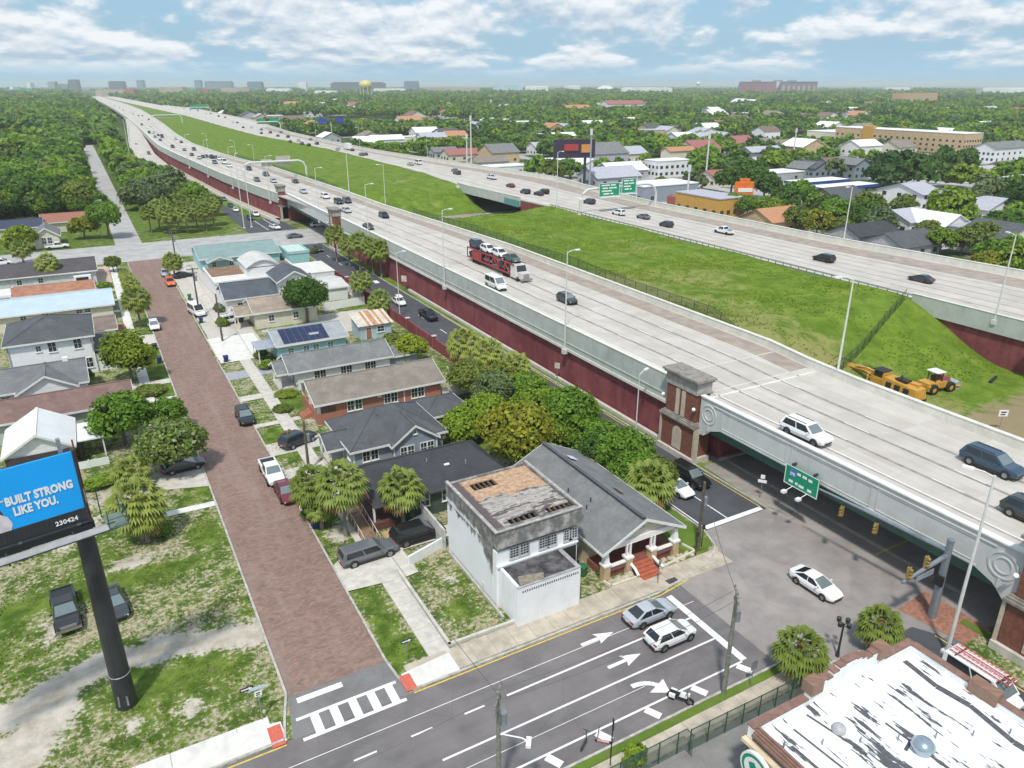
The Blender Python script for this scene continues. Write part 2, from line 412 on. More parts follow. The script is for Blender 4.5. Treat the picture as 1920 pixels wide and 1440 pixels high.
def asphalt(name, rgb, axis=(1, 1, 1), wear=.5, patch=.3):
    m, t, b = mk(name); N = NT(t); p = N.pos()
    col = N.mix(N.ramp(N.noise(p, .35, 6, .65), .3, .7), tuple(c * .8 for c in rgb), tuple(c * 1.22 for c in rgb))
    col = N.mix(N.math('MULTIPLY', N.ramp(N.noise(N.pos(axis), .9, 5, .6), .45, .75), wear), col, tuple(c * .55 for c in rgb))
    col = N.mix(N.math('MULTIPLY', N.ramp(N.noise(p, .13, 3, .5, 1.0), .5, .6), patch), col, (rgb[0] * 1.5, rgb[1] * 1.42, rgb[2] * 1.36))
    cr = N.voro(N.pos((.22, .22, .22)), 1.0, 'DISTANCE_TO_EDGE')
    cr = N.math('LESS_THAN', N.math('ADD', cr, N.math('MULTIPLY', N.noise(p, 1.5, 3), .03)), .021)
    col = N.mix(N.math('MULTIPLY', cr, .22), col, tuple(c * .4 for c in rgb))
    col = N.mix(N.math('MULTIPLY', N.noise(p, 16, 2), .35), col, tuple(c * 1.5 for c in rgb))
    N.l(col, b.inputs['Base Color']); b.inputs['Roughness'].default_value = .8; b.inputs['Specular IOR Level'].default_value = .35
    return m
A_cross = asphalt('worn_asphalt', (.150, .138, .140), (.07, 1.0, 1))
A_front = asphalt('dark_asphalt', (.068, .071, .082), (1, .06, 1), .4, .12)
A_pad = asphalt('brownish_asphalt', (.255, .232, .222), (.3, .3, 1), .5, .4)
A_apron = asphalt('grey_asphalt', (.17, .165, .165), (1, 1, 1), .3, .2)
A_grey = asphalt('pale_street', (.36, .35, .345), (.1, 1, 1), .3, .2)
PAINT = M('road_paint_white', (.78, .78, .76), .6, .06, 3, stain=.15)
YPAINT = M('road_paint_yellow', (.66, .47, .09), .6, .1, 3, stain=.3)
CONC = M('pale_concrete', (.55, .52, .47), .85, .1, 1.2, stain=.35)
TANC = M('tan_concrete', (.47, .41, .33), .88, .14, .8, stain=.45)
WHC = M('white_concrete', (.68, .66, .62), .85, .07, 1.0, stain=.25)
KERB = M('kerb_concrete', (.46, .44, .40), .9, .16, 1.5, stain=.5)
BRK = asphalt  # (kept short)
cross = sheet('cross_street', [(-70, 30.1), (41, 30.1), (44, 28.2), (50, 28.2), (50, 24.2), (60, 24.2), (60, 30.1), (190, 30.1), (190, 41.2), (-70, 41.2)], .008, A_cross)
pad = sheet('intersection_pad', [(40.5, 28.6), (60.5, 24.2), (60.5, 57.6), (57.3, 47.0), (48.6, 47.0), (47.5, 44.6), (40.5, 41.4)], .014, A_pad)
front = sheet('frontage_road', [(48.7, 46.9), (57.3, 46.9), (57.2, 60), (56.7, 120), (56, 215), (48.6, 215), (48.8, 120), (48.7, 60)], .020, A_front)
front2 = sheet('frontage_road', [(49.3, -40), (54.6, -40), (54.6, 26), (53.6, 27.6), (50, 27.6), (49.3, 26)], .020, A_front)
under = sheet('underpass_road', [(60.4, 24.2), (160, 24.2), (160, 43), (90, 43), (79, 57.4), (60.4, 57.4)], .012, A_pad)
brick = sheet('brick_street', rect(6.35, 45.2, 13.8, 212), .016, brick_mat())
apron = sheet('asphalt_apron', [(5.7, 41.1), (14.3, 41.1), (13.9, 45.25), (6.3, 45.25)], .013, A_apron)
tops = sheet('top_cross_street', rect(-90, 212, 260, 237), .022, A_grey)
sheet('residential_street', rect(4.8, 237, 11.6, 660), .018, A_grey)
fr3 = sheet('far_frontage_road', [(41.2, 237), (56, 237), (55, 262), (50.2, 330), (46, 400), (44, 452), (34.6, 458), (39, 390), (42, 330)], .026, A_front)

def strip(mb, p, q, w, z, m=0):
    d = Vector((q[0] - p[0], q[1] - p[1])).normalized(); n = Vector((-d.y, d.x)) * w / 2
    mb.face([(p[0] - n.x, p[1] - n.y, z), (q[0] - n.x, q[1] - n.y, z), (q[0] + n.x, q[1] + n.y, z), (p[0] + n.x, p[1] + n.y, z)], m)
    return mb
def line(parent, name, p, q, w=.15, z=.022, mat=None):
    return strip(MB(), p, q, w, z).build(name, mat or PAINT, parent)
for y, x0, x1 in ((37.45, 20.5, 38.3), (34.55, 14, 38.3), (31.55, 16.5, 38.3)): line(cross, 'lane_line', (x0, y), (x1, y), .17)
for k in range(11): line(cross, 'lane_dash', (-24 + k * 4.1, 37.4), (-22.4 + k * 4.1, 37.4), .15)
for k in range(9): line(cross, 'lane_dash', (-22 + k * 4.1, 34.5), (-20.4 + k * 4.1, 34.5), .15)
line(cross, 'thin_line', (-20, 38.9), (40, 39.0), .06); line(cross, 'thin_line', (-10, 33.2), (30, 33.2), .05)
line(cross, 'stop_line', (38.55, 31.6), (38.55, 40.6), .62, .030)
for k, x in enumerate((20.2, 24.3, 28.6, 33.0, 37.6)): line(cross, 'hatch_bar', (x, 31.4), (x + .55, 30.35), .62, .030)
def arrow(x, y, turn=False):
    mb = MB()
    if not turn:
        mb.face([(x - 1.6, y - .16, .03), (x + .2, y - .16, .03), (x + .2, y + .16, .03), (x - 1.6, y + .16, .03)])
        mb.face([(x + 1.6, y, .034), (x - .1, y + .62, .034), (x + .2, y, .034), (x - .1, y - .62, .034)])
    else:
        P = [(x - 1.3 + 1.9 * math.sin(a), y + .45 - 1.3 * (1 - math.cos(a))) for a in np.linspace(0, 1.25, 8)]
        for a, b_ in zip(P, P[1:]): strip(mb, a, b_, .42, .03)
        e = P[-1]; mb.face([(e[0] + .35, e[1] - 1.0, .034), (e[0] + .75, e[1] + .35, .034), (e[0] - .1, e[1] + .05, .034), (e[0] - 1.0, e[1] - .25, .034)])
    mb.build('turn_arrow' if turn else 'straight_arrow', PAINT, cross)
arrow(29.9, 39.2); arrow(30.3, 36.1); arrow(30.4, 33.2, True)
line(apron, 'stop_line', (6.8, 44.5), (10.2, 44.5), .55, .026)
line(apron, 'crosswalk_edge', (6.3, 42.75), (13.8, 42.75), .28, .026); line(apron, 'crosswalk_edge', (6.3, 40.75), (13.9, 40.75), .3, .026)
for k in range(5): line(apron, 'crosswalk_bar', (7.55 + k * 1.4, 40.9), (7.55 + k * 1.4, 42.62), .62, .026)
for p, q in (((14.6, 41.05), (38, 41.05)), ((38, 41.05), (45.5, 42.2)), ((45.5, 42.2), (47.7, 44.2))): line(cross, 'yellow_edge_line', p, q, .13, .022, YPAINT)
line(cross, 'yellow_edge_line', (-20, 40.9), (5.2, 40.9), .13, .022, YPAINT)
for k in range(13): line(front, 'lane_dash', (52.6 + .02 * k, 66 + k * 10.5), (52.6 + .02 * k, 69 + k * 10.5), .15, .028)
line(front, 'lane_line', (52.3, 47.6), (52.4, 62), .15, .028); line(front, 'edge_line', (49.0, 47.6), (49.1, 64), .15, .028)
line(front, 'stop_line', (49.0, 47.3), (56.9, 47.3), .62, .028); line(front, 'yellow_edge_line', (57.0, 47.5), (56.6, 130), .13, .028, YPAINT)
for a in ((50.6, 97), (54.8, 97), (50.4, 146), (54.6, 146), (50.4, 160), (54.4, 160)): line(front, 'painted_mark', (a[0], a[1]), (a[0] + .2, a[1] + 2.6), 1.1, .028)
line(front2, 'yellow_edge_line', (54.3, 10), (54.3, 26), .14, .028, YPAINT)
for x in (47.6, 51.0): line(fr3, 'lane_line', (x, 240), (x - 1.5, 330), .2, .034)
line(under, 'lane_line', (60, 35.8), (100, 35.8), .16, .022, YPAINT)

# ------------------------------------------------------------------ pavements (slab by slab), kerbs, driveways
SLABS = {}
def slabs(name, x0, y0, x1, y1, n, along, mat, h=.1, gap=.025, split=1):
    root = struct(name, MB().box(x0, y0, .0, x1, y1, h - .03), KERB)
    L = (y1 - y0 if along == 'y' else x1 - x0) / n; W = (x1 - x0 if along == 'y' else y1 - y0) / split
    key = (round(L, 3), round(W, 3), along, mat.name)
    if key not in SLABS:
        a, b_ = (W, L) if along == 'y' else (L, W)
        SLABS[key] = MB().hexa([(gap, gap, 0), (a - gap, gap, 0), (a - gap, b_ - gap, 0), (gap, b_ - gap, 0)], [(gap + .01, gap + .01, .05), (a - gap - .01, gap + .01, .05), (a - gap - .01, b_ - gap - .01, .05), (gap + .01, b_ - gap - .01, .05)], 0, bottom=False).mesh('slab', mat)
    for i in range(n):
        for j in range(split):
            p = (x0 + j * W, y0 + i * L) if along == 'y' else (x0 + i * L, y0 + j * W)
            ob('slab', SLABS[key], root, (p[0], p[1], h - .042 + rnd.uniform(-.004, .004)))
    return root
slabs('pavement', 17.05, 43.6, 18.85, 100, 31, 'y', CONC)
slabs('pavement', 17.05, 100, 18.85, 208, 36, 'y', CONC)
slabs('pavement', 1.9, 94, 3.4, 208, 38, 'y', WHC)
slabs('pavement', -60, 41.9, 4.6, 44.0, 30, 'x', WHC)
slabs('pavement', 14.9, 41.6, 47.2, 44.0, 18, 'x', TANC, split=1)
slabs('pavement', 12, 27.6, 41.5, 29.2, 18, 'x', TANC)
sheet('corner_ramp', [(14.5, 41.35), (18.6, 41.35), (18.6, 43.6), (14.4, 43.2)], .112, WHC)
TACT = M('tactile_paving_red', (.58, .13, .09), .8, .12, 6)
MB().box(14.15, 41.3, .1, 15.0, 43.0, .135).build('tactile_paving', TACT)['kind'] = 'structure'
MB().box(4.3, 41.0, .06, 5.2, 42.9, .125).build('tactile_paving', TACT)['kind'] = 'structure'
sheet('corner_ramp', [(-1, 41.35), (5.3, 41.2), (5.3, 43.1), (-1, 44.0)], .108, WHC)
def kerb(pts, w=.18, h=.13, mat=None):
    mb = MB()
    for p, q in zip(pts, pts[1:]):
        d = Vector((q[0] - p[0], q[1] - p[1])); mb.obox((p[0] + q[0]) / 2, (p[1] + q[1]) / 2, 0, h, d.length, w, math.atan2(d.y, d.x))
    return struct('kerb', mb, mat or KERB)
kerb([(6.25, 45.5), (6.25, 211)]); kerb([(13.92, 45.5), (13.92, 124)]); kerb([(14.1, 124), (14.1, 211)])
kerb([(6.25, 45.5), (5.6, 43.2), (5.2, 41.4), (3.5, 41.35), (-60, 41.35)]); kerb([(13.9, 45.5), (14.1, 43.2), (14.6, 41.35), (38, 41.35), (45.4, 42.5), (47.6, 44.4), (48.55, 47), (48.6, 120), (48.5, 210)])
kerb([(-60, 29.95), (41, 29.95), (44, 28.0), (47.5, 27.7), (49.1, 26), (49.1, -30)]); kerb([(57.45, 46), (57.35, 60), (56.85, 120), (56.1, 210)])
kerb([(60.6, 57.55), (79, 57.55)]); kerb([(60.6, 24.05), (150, 24.05)])
LAWN = plain_ground('verge_grass', 1.5)
sheet('verge', [(57.4, 46.5), (58.5, 46.5), (58.5, 210), (56.2, 210), (57, 120)], .06, LAWN)
sheet('verge', [(57.6, 26), (58.4, 26), (58.4, 22), (57.6, 22)], .06, LAWN)
sheet('verge', rect(12, 29.25, 41, 29.85), .06, LAWN)
sheet('corner_lawn', [(44.2, 45), (46.8, 44.5), (48.3, 47), (48.4, 62), (45.2, 62)], .06, LAWN)
def drive(poly, mat=CONC, z=.05): return sheet('driveway', poly, z, mat)
drive([(14.0, 55.0), (18.9, 54.4), (20.6, 54.6), (20.6, 58.6), (26.6, 58.6), (26.6, 60.6), (19, 60.4), (15.2, 60.4), (14.0, 59.4)], CONC, .115)
drive([(14.0, 78.2), (20.5, 78.2), (20.5, 80.6), (14.0, 80.6)]); drive([(14.0, 84.8), (21.5, 84.8), (21.5, 88.4), (14.0, 88.4)])
drive([(14.0, 94.0), (20, 94.0), (20, 95.2), (14.0, 95.2)]); drive([(14.0, 104), (20.5, 104), (20.5, 106), (14.0, 106)])
drive([(14.0, 113.5), (22, 113.5), (22, 117), (14.0, 117)], M('blue_grey_concrete', (.33, .34, .38), .85, .1))
drive([(14.2, 121.8), (22.0, 121.8), (22.0, 136), (14.2, 136)], WHC, .113)
drive([(6.2, 76.2), (6.2, 77.3), (-1, 77.5), (-1, 76.4)], WHC); drive([(6.2, 81), (6.2, 86.5), (-3, 87), (-3, 84)], CONC)
drive([(6.2, 104.5), (6.2, 106.2), (1, 106.2), (1, 104.5)], WHC); drive([(6.2, 110), (6.2, 111.2), (-1, 111.2), (-1, 110)], WHC)
drive([(6.2, 117), (6.2, 119), (-1, 119), (-1, 117)], CONC); drive([(6.2, 138), (6.2, 144), (-3, 146), (-3, 139)], CONC)
drive([(6.2, 163), (6.2, 164.4), (0, 164.4), (0, 163)], WHC); drive([(6.2, 172), (6.2, 173.4), (-2, 173.4), (-2, 172)], WHC); drive([(6.2, 181), (6.2, 183), (-8, 184), (-8, 182)], TANC)
drive([(-1.8, 190), (1.8, 190), (1.8, 209), (-1.8, 209)], M('pinkish_concrete', (.50, .38, .31), .88, .12))
sheet('brick_plaza', [(55.4, 24.2), (59, 24.2), (59, 30), (54.6, 29.6)], .03, M('red_pavers', (.33, .16, .11), .85, .2, 3, stain=.3))
sheet('landing', [(58.2, 44.8), (60.4, 45.5), (60.4, 57.4), (58.0, 57.4), (57.5, 48)], .07, M('dusty_concrete', (.30, .275, .25), .9, .12, .8, stain=.4))
sheet('parking_yard', [(20, 10), (49, 10), (49, 27.5), (20, 27.5)], .03, asphalt('yard_asphalt', (.20, .195, .19), (1, 1, 1), .3, .3))
# ------------------------------------------------------------------ the raised motorway
def deck_concrete():
    m, t, b = mk('motorway_concrete'); N = NT(t); p = N.pos()
    base = N.mix(N.ramp(N.noise(p, .25, 6, .6), .3, .7), (.43, .39, .345), (.56, .525, .48))
    q = N.n('ShaderNodeSeparateXYZ'); N.l(p, q.inputs[0])
    sl = N.n('ShaderNodeTexBrick', offset=0.0); mp = N.pos((1, 1, 1)); N.l(mp, sl.inputs['Vector'])
    sl.inputs['Scale'].default_value = 1; sl.inputs['Brick Width'].default_value = 3.66; sl.inputs['Row Height'].default_value = 6.0
    sl.inputs['Mortar Size'].default_value = .02
    sl.inputs['Color1'].default_value = (.43, .40, .36, 1); sl.inputs['Color2'].default_value = (.60, .575, .54, 1); sl.inputs['Mortar'].default_value = (.33, .31, .29, 1)
    col = N.mix(.38, base, sl.outputs['Color'])
    col = N.mix(N.math('MULTIPLY', N.ramp(N.noise(N.pos((1.1, .035, 1)), 1.2, 5, .6), .42, .75), .42), col, (.36, .335, .32))
    col = N.mix(N.math('MULTIPLY', N.ramp(N.noise(p, 1.3, 5, .75), .6, .78), .25), col, (.30, .28, .27))
    N.l(col, b.inputs['Base Color']); b.inputs['Roughness'].default_value = .8; b.inputs['Specular IOR Level'].default_value = .3
    return m
DECK = deck_concrete()
FASC = M('greenish_concrete', (.46, .49, .45), .85, .06, .5, stain=.25, streak=.25)
FASB = M('bluish_concrete', (.53, .545, .53), .85, .05, .5, stain=.2, streak=.2)
PARA = M('parapet_concrete', (.66, .65, .58), .85, .07, .6, streak=.2)
def redwall_mat():
    m, t, b = mk('red_retaining_wall'); N = NT(t); p = N.pos()
    col = N.mix(N.ramp(N.noise(p, .25, 6, .65), .3, .7), (.185, .048, .054), (.29, .09, .096))
    col = N.mix(N.math('MULTIPLY', N.ramp(N.noise(N.pos((1, 1, .12)), .9, 5, .65), .45, .75), .45), col, (.10, .03, .035))
    col = N.mix(N.math('MULTIPLY', N.ramp(N.noise(p, .8, 5, .7), .6, .8), .2), col, (.33, .15, .15))
    N.l(col, b.inputs['Base Color']); b.inputs['Roughness'].default_value = .9; b.inputs['Specular IOR Level'].default_value = .2
    w = N.n('ShaderNodeTexWave'); N.l(p, w.inputs['Vector']); w.inputs['Scale'].default_value = 1.6; w.bands_direction = 'Y'
    N.bump(w.outputs['Fac'], .5, .05, b)
    return m
REDW = redwall_mat()
DARKJ = M('joint_seal', (.30, .26, .235), .9, .2, 1.0)
SHOULD = M('worn_shoulder', (.34, .285, .245), .88, .12, .5, stain=.3)
PALEY = M('pale_edge_paint', (.64, .56, .42), .7, .08)
GIRD = M('green_girder_paint', (.045, .11, .085), .5, .1)
TEALG = M('teal_girder_paint', (.10, .28, .26), .5, .1)
def seq(a, b_, far=60):
    out = []; t = a
    while t < b_ - 1e-6: out.append(t); t += 8 if t < 300 else (20 if t < 800 else far)
    return out + [b_]
def ribbon(mb, fx0, fx1, ts, z, m=0):
    for a, b_ in zip(ts, ts[1:]): mb.face([(fx0(a), a, z), (fx1(a), a, z), (fx1(b_), b_, z), (fx0(b_), b_, z)], m)
    return mb
def wallstrip(mb, fx, w, ts, z0, z1, m=0):
    for i, (a, b_) in enumerate(zip(ts, ts[1:])):
        x0, x1 = fx(a), fx(b_)
        mb.hexa([(x0, a, z0), (x0 + w, a, z0), (x1 + w, b_, z0), (x1, b_, z0)], [(x0, a, z1), (x0 + w, a, z1), (x1 + w, b_, z1), (x1, b_, z1)], m)
    return mb
NL = lambda t: lerp_t(t, NEAR_L); NR = lambda t: lerp_t(t, NEAR_R); FL = lambda t: lerp_t(t, FAR_L); FR = lambda t: lerp_t(t, FAR_R)
U1A, U1B, U2A, U2B = 23.2, 58.0, 201.5, 254.0           # the two underpasses
ts = seq(-60, 2700)
def deck(name, fl, fr, z):
    mb = MB()
    for a, b_ in zip(ts, ts[1:]):
        mb.hexa([(fl(a), a, z - .35), (fr(a), a, z - .35), (fr(b_), b_, z - .35), (fl(b_), b_, z - .35)], [(fl(a), a, z), (fr(a), a, z), (fr(b_), b_, z), (fl(b_), b_, z)], 0)
    return struct(name, mb, DECK)
dn = deck('near_motorway_deck', NL, NR, ZN); df = deck('far_motorway_deck', FL, FR, ZF)
def lane(deck_o, name, f, off, w, t0, t1, z, mat, far=60):
    tt = seq(t0, t1, far)
    return ribbon(MB(), lambda t: f(t, off) - w / 2, lambda t: f(t, off) + w / 2, tt, z).build(name, mat, deck_o)
nf = lambda t, k: NL(t) + (NR(t) - NL(t)) * k
ff = lambda t, k: FL(t) + (FR(t) - FL(t)) * k
for k in (.255, .445, .635): lane(dn, 'lane_seam', nf, k, .38, -60, 900, ZN + .008, DARKJ)
lane(dn, 'edge_seam', nf, .075, .16, -60, 500, ZN + .008, DARKJ)
lane(dn, 'edge_line', nf, .805, .16, -60, 700, ZN + .012, PALEY); lane(dn, 'edge_line', nf, .09, .15, -60, 700, ZN + .012, PAINT)
ribbon(MB(), lambda t: nf(t, .815), lambda t: nf(t, .985), [59.5, 66] + seq(70, 420), ZN + .006).build('shoulder', SHOULD, dn)
for k in (.255, .445, .635):
    for t in np.arange(-30, 330, 12.2): line(dn, 'lane_dash', (nf(t, k) + .22, t), (nf(t + 3, k) + .22, t + 3), .13, ZN + .012)
for k in (.18, .30, .42, .54, .66): lane(df, 'lane_seam', ff, k, .32, -60, 900, ZF + .008, DARKJ)
lane(df, 'edge_line', ff, .08, .16, -60, 900, ZF + .012, PAINT); lane(df, 'edge_line', ff, .72, .16, -60, 700, ZF + .012, PAINT)
ribbon(MB(), lambda t: ff(t, .735), lambda t: ff(t, .97), seq(-60, 700), ZF + .006).build('shoulder', SHOULD, df)
for t in (58.3, 23.4): MB().box(58.7, t - .2, ZN + .004, 76.5, t + .2, ZN + .012).build('expansion_joint', PARA, dn)
for t in (59.6, 66.2): MB().box(NL(t) + 1.5, t - .1, ZN + .013, NR(t) - .5, t + .1, ZN + .018).build('pour_joint', M('fresh_joint', (.62, .58, .52), .8, .08), dn)

# parapets, each stretch a thing of its own
def stretch(name, label, fx, w, t0, t1, z0, z1, mats, cap=None, cat='parapet'):
    tt = seq(t0, t1)
    o = wallstrip(MB(), fx, w, tt, z0, z1).build(name, mats)
    tag(o, label, cat)
    if cap: wallstrip(MB(), lambda t: fx(t) - .06, w + .12, tt, z1, z1 + .1).build('coping', cap, o)
    return o
b1 = stretch('motorway_parapet', 'long pale green parapet wall over the red wall between the two underpasses', lambda t: NL(t) - .5, .5, 64.8, U2A - 4, 5.5, ZN + .75, FASC, PARA)
wallstrip(MB(), lambda t: NL(t) - .62, .12, seq(64.8, U2A - 4), 5.35, 5.75).build('drip_band', PARA, b1)
wallstrip(MB(), lambda t: NL(t) - .58, .08, seq(64.8, U2A - 4), 6.5, 6.65).build('reveal_band', FASC, b1)
stretch('motorway_parapet', 'pale parapet on the red wall beyond the farther brick pylons', lambda t: NL(t) - .5, .5, U2B + 1.5, 2700, 5.9, ZN + .75, FASC, PARA)
stretch('motorway_parapet', 'pale parapet of the near carriageway past the bottom brick pylon', lambda t: NL(t) - .5, .5, -60, 18.5, 5.5, ZN + .75, FASC, PARA)
b2 = stretch('motorway_parapet', 'cream barrier on the grass side of the near carriageway', lambda t: NR(t), .45, -60, 2700, 5.0, ZN + 1.0, PARA, PARA)
stretch('motorway_parapet', 'tall cream outer barrier of the far carriageway', lambda t: FR(t), .5, -60, 1500, .1, ZF + 1.35, PARA, PARA)
stretch('motorway_parapet', 'cream barrier along the far carriageway bridge by the parked diggers', lambda t: FL(t) - .4, .4, -60, 76, 5.3, ZF + .85, FASC, PARA)
stretch('motorway_parapet', 'cream barrier along the far carriageway over the brown side road', lambda t: FL(t) - .4, .4, 213, 258, 5.3, ZF + .8, FASC, PARA)
# retaining walls
def redwall(label, fx, w, t0, t1, z1): return tag(wallstrip(MB(), fx, w, seq(t0, t1), 0, z1).build('retaining_wall', REDW), label, 'wall')
redwall('long dark red retaining wall under the near carriageway between the underpasses', lambda t: NL(t) - .1, .6, 64.6, U2A - 3.5, 5.5)
redwall('dark red retaining wall beyond the two farther brick pylons', lambda t: NL(t) - .1, .6, U2B + 1.5, 800, 5.9)
redwall('dark red retaining wall past the bottom brick pylon', lambda t: NL(t) - .1, .6, -60, 18.5, 5.5)
def abut(label, t0, t1, x0, x1, zt): return tag(MB().box(x0, t0, 0, x1, t1, zt).build('abutment_wall', REDW), label, 'wall')
abut('red abutment wall in the shade of the near bridge beside the tall brick pylon', 58.2, 64.4, 61.0, 78.6, 7.9)
abut('red abutment wall under the near bridge by the bottom brick pylon', 16.5, 22.8, 59.0, 76.2, 7.9)
abut('red abutment wall of the farther bridge nearest the roadside palms', 195.0, 201.3, 59.6, 76.3, 7.9)
abut('red abutment wall of the farther bridge with a grey cap', 254.2, 262, 55.6, 74.8, 7.9)
tag(wallstrip(MB(), lambda t: NL(t) - 2.6, .5, seq(U2B - 4, 470), 0, 1.0).build('low_wall', WHC), 'low cream wall curving below the red wall beyond the farther pylons', 'wall')
sheet('pale_berm', [(NL(t) - 2.2, t) for t in seq(255, 460)] + [(NL(t) - .1, t) for t in reversed(seq(255, 460))], 1.05, TANC)
sheet('grass_berm', [(NL(t) - 7 if t < 330 else NL(t) - 3.2, t) for t in seq(262, 520)] + [(NL(t) - 2.65, t) for t in reversed(seq(262, 520))], .06, LAWN)
tag(wallstrip(MB(), lambda t: 57.75, .5, seq(64.8, 150), 0, .5).build('low_wall', CONC), 'low concrete footing wall at the foot of the long red wall', 'wall')

# bridges: girder, fascia with panels and scrolls
def bridge(label, x, t0, t1, z0, z1, gird, npan, arch=True):
    root = thing('bridge_fascia', label, 'bridge', (x, t0, 0))
    L = t1 - t0
    prof = [(0, z1), (0, z0 - 1.6), (.9, z0 - 1.5), (1.9, z0 - .55), (3.4, z0), (L - 3.4, z0), (L - 1.9, z0 - .55), (L - .9, z0 - 1.5), (L, z0 - 1.6), (L, z1)] if arch else [(0, z1), (0, z0), (L, z0), (L, z1)]
    mb = MB(); n = len(prof)
    top = [(p[0], p[1]) for p in prof]
    # split the outline into columns so that each face is convex
    def col(a, b_, za, zb): mb.hexa([(0, a, za), (.45, a, za), (.45, b_, zb), (0, b_, zb)], [(0, a, z1), (.45, a, z1), (.45, b_, z1), (0, b_, z1)])
    pts = prof[1:-1]
    for p, q in zip(pts, pts[1:]): col(p[0], q[0], p[1], q[1])
    mb.build('fascia_panel', FASB, root)
    MB().box(-.16, 0, z1, .5, L, z1 + .14).build('coping', M('white_coping', (.74, .74, .70), .8, .05, streak=.1), root)
    MB().box(-.10, 2.2, z1 - .55, 0, L - 2.2, z1 - .45).box(-.10, 3.4, z0 + .12, 0, L - 3.4, z0 + .26).build('moulding', FASB, root)
    w = (L - 6.4) / npan
    for k in range(npan):
        a = 3.2 + k * w
        f = MB()
        for y0, y1, q0, q1 in ((a + .3, a + w - .3, z1 - .72, z1 - .64), (a + .3, a + w - .3, z0 + .42, z0 + .5), (a + .3, a + .4, z0 + .5, z1 - .72), (a + w - .4, a + w - .3, z0 + .5, z1 - .72)): f.box(-.07, y0, q0, 0, y1, q1)
        f.build('panel_frame', FASB, root)
    if arch:
        for c in (1.45, L - 1.45):
            f = MB()
            for rr, tk in ((1.05, .14), (.62, .12)):
                for k in range(20):
                    a0, a1 = 2 * math.pi * k / 20, 2 * math.pi * (k + 1) / 20; zc = (z0 + z1) / 2 - .25
                    P = [(c + (rr + d) * math.cos(a), zc + (rr + d) * math.sin(a)) for a, d in ((a0, 0), (a1, 0), (a1, tk), (a0, tk))]
                    f.hexa([(-.08, *P[0]), (0, *P[0]), (0, *P[1]), (-.08, *P[1])], [(-.08, *P[3]), (0, *P[3]), (0, *P[2]), (-.08, *P[2])])
            f.box(-.1, c - .12, z0 - .7, 0, c + .12, z0 + .1)
            f.build('scroll', FASB, root)
    MB().box(.5, .2, z0 - 1.15, .9, L - .2, ZN - .5).build('girder', gird, root)
    for k in range(1, 5): MB().box(.9 + k * 3.6, .2, z0 - .9, 1.2 + k * 3.6, L - .2, ZN - .4).build('girder', gird, root)
    return root
bridge('grey green bridge side with scrolls over the near intersection', 57.7, 22.6, 58.5, 5.55, 8.72, GIRD, 3)
bridge('grey green bridge side between the two farther brick pylons', 57.5, 203.5, 254.5, 5.6, 8.9, GIRD, 3)
def fbridge(label, t0, t1):
    root = thing('bridge_girder', label, 'bridge', (FL((t0 + t1) / 2), t0, 0))
    for k in range(6): MB().box(.1 + k * 5, 0, 5.1, .5 + k * 5, t1 - t0, ZF - .36).build('girder', TEALG, root)
    return root
fbridge('teal steel girders of the far carriageway over the underpass', 22, 52)
fbridge('teal steel girders of the far carriageway over the brown side road', 213, 254)
def pier(label, x, t, zt=5.0):
    root = thing('bridge_pier', label, 'pier', (x, t, 0))
    MB().box(-.5, -.5, 0, .5, .5, zt - .9).build('column', WHC, root)
    MB().hexa([(-.7, -.8, zt - .9), (3, -.8, zt - .9), (3, .8, zt - .9), (-.7, .8, zt - .9)], [(-1.2, -.9, zt), (3, -.9, zt), (3, .9, zt), (-1.2, .9, zt)]).box(-1.2, -.9, zt, .1, .9, zt + 2.2).build('pier_cap', WHC, root)
    return root
pier('white bridge pier at the end of the red wedge wall', 120.8, 53.5); pier('white bridge pier at the brown side road under the far carriageway', 121.2, 256.5)

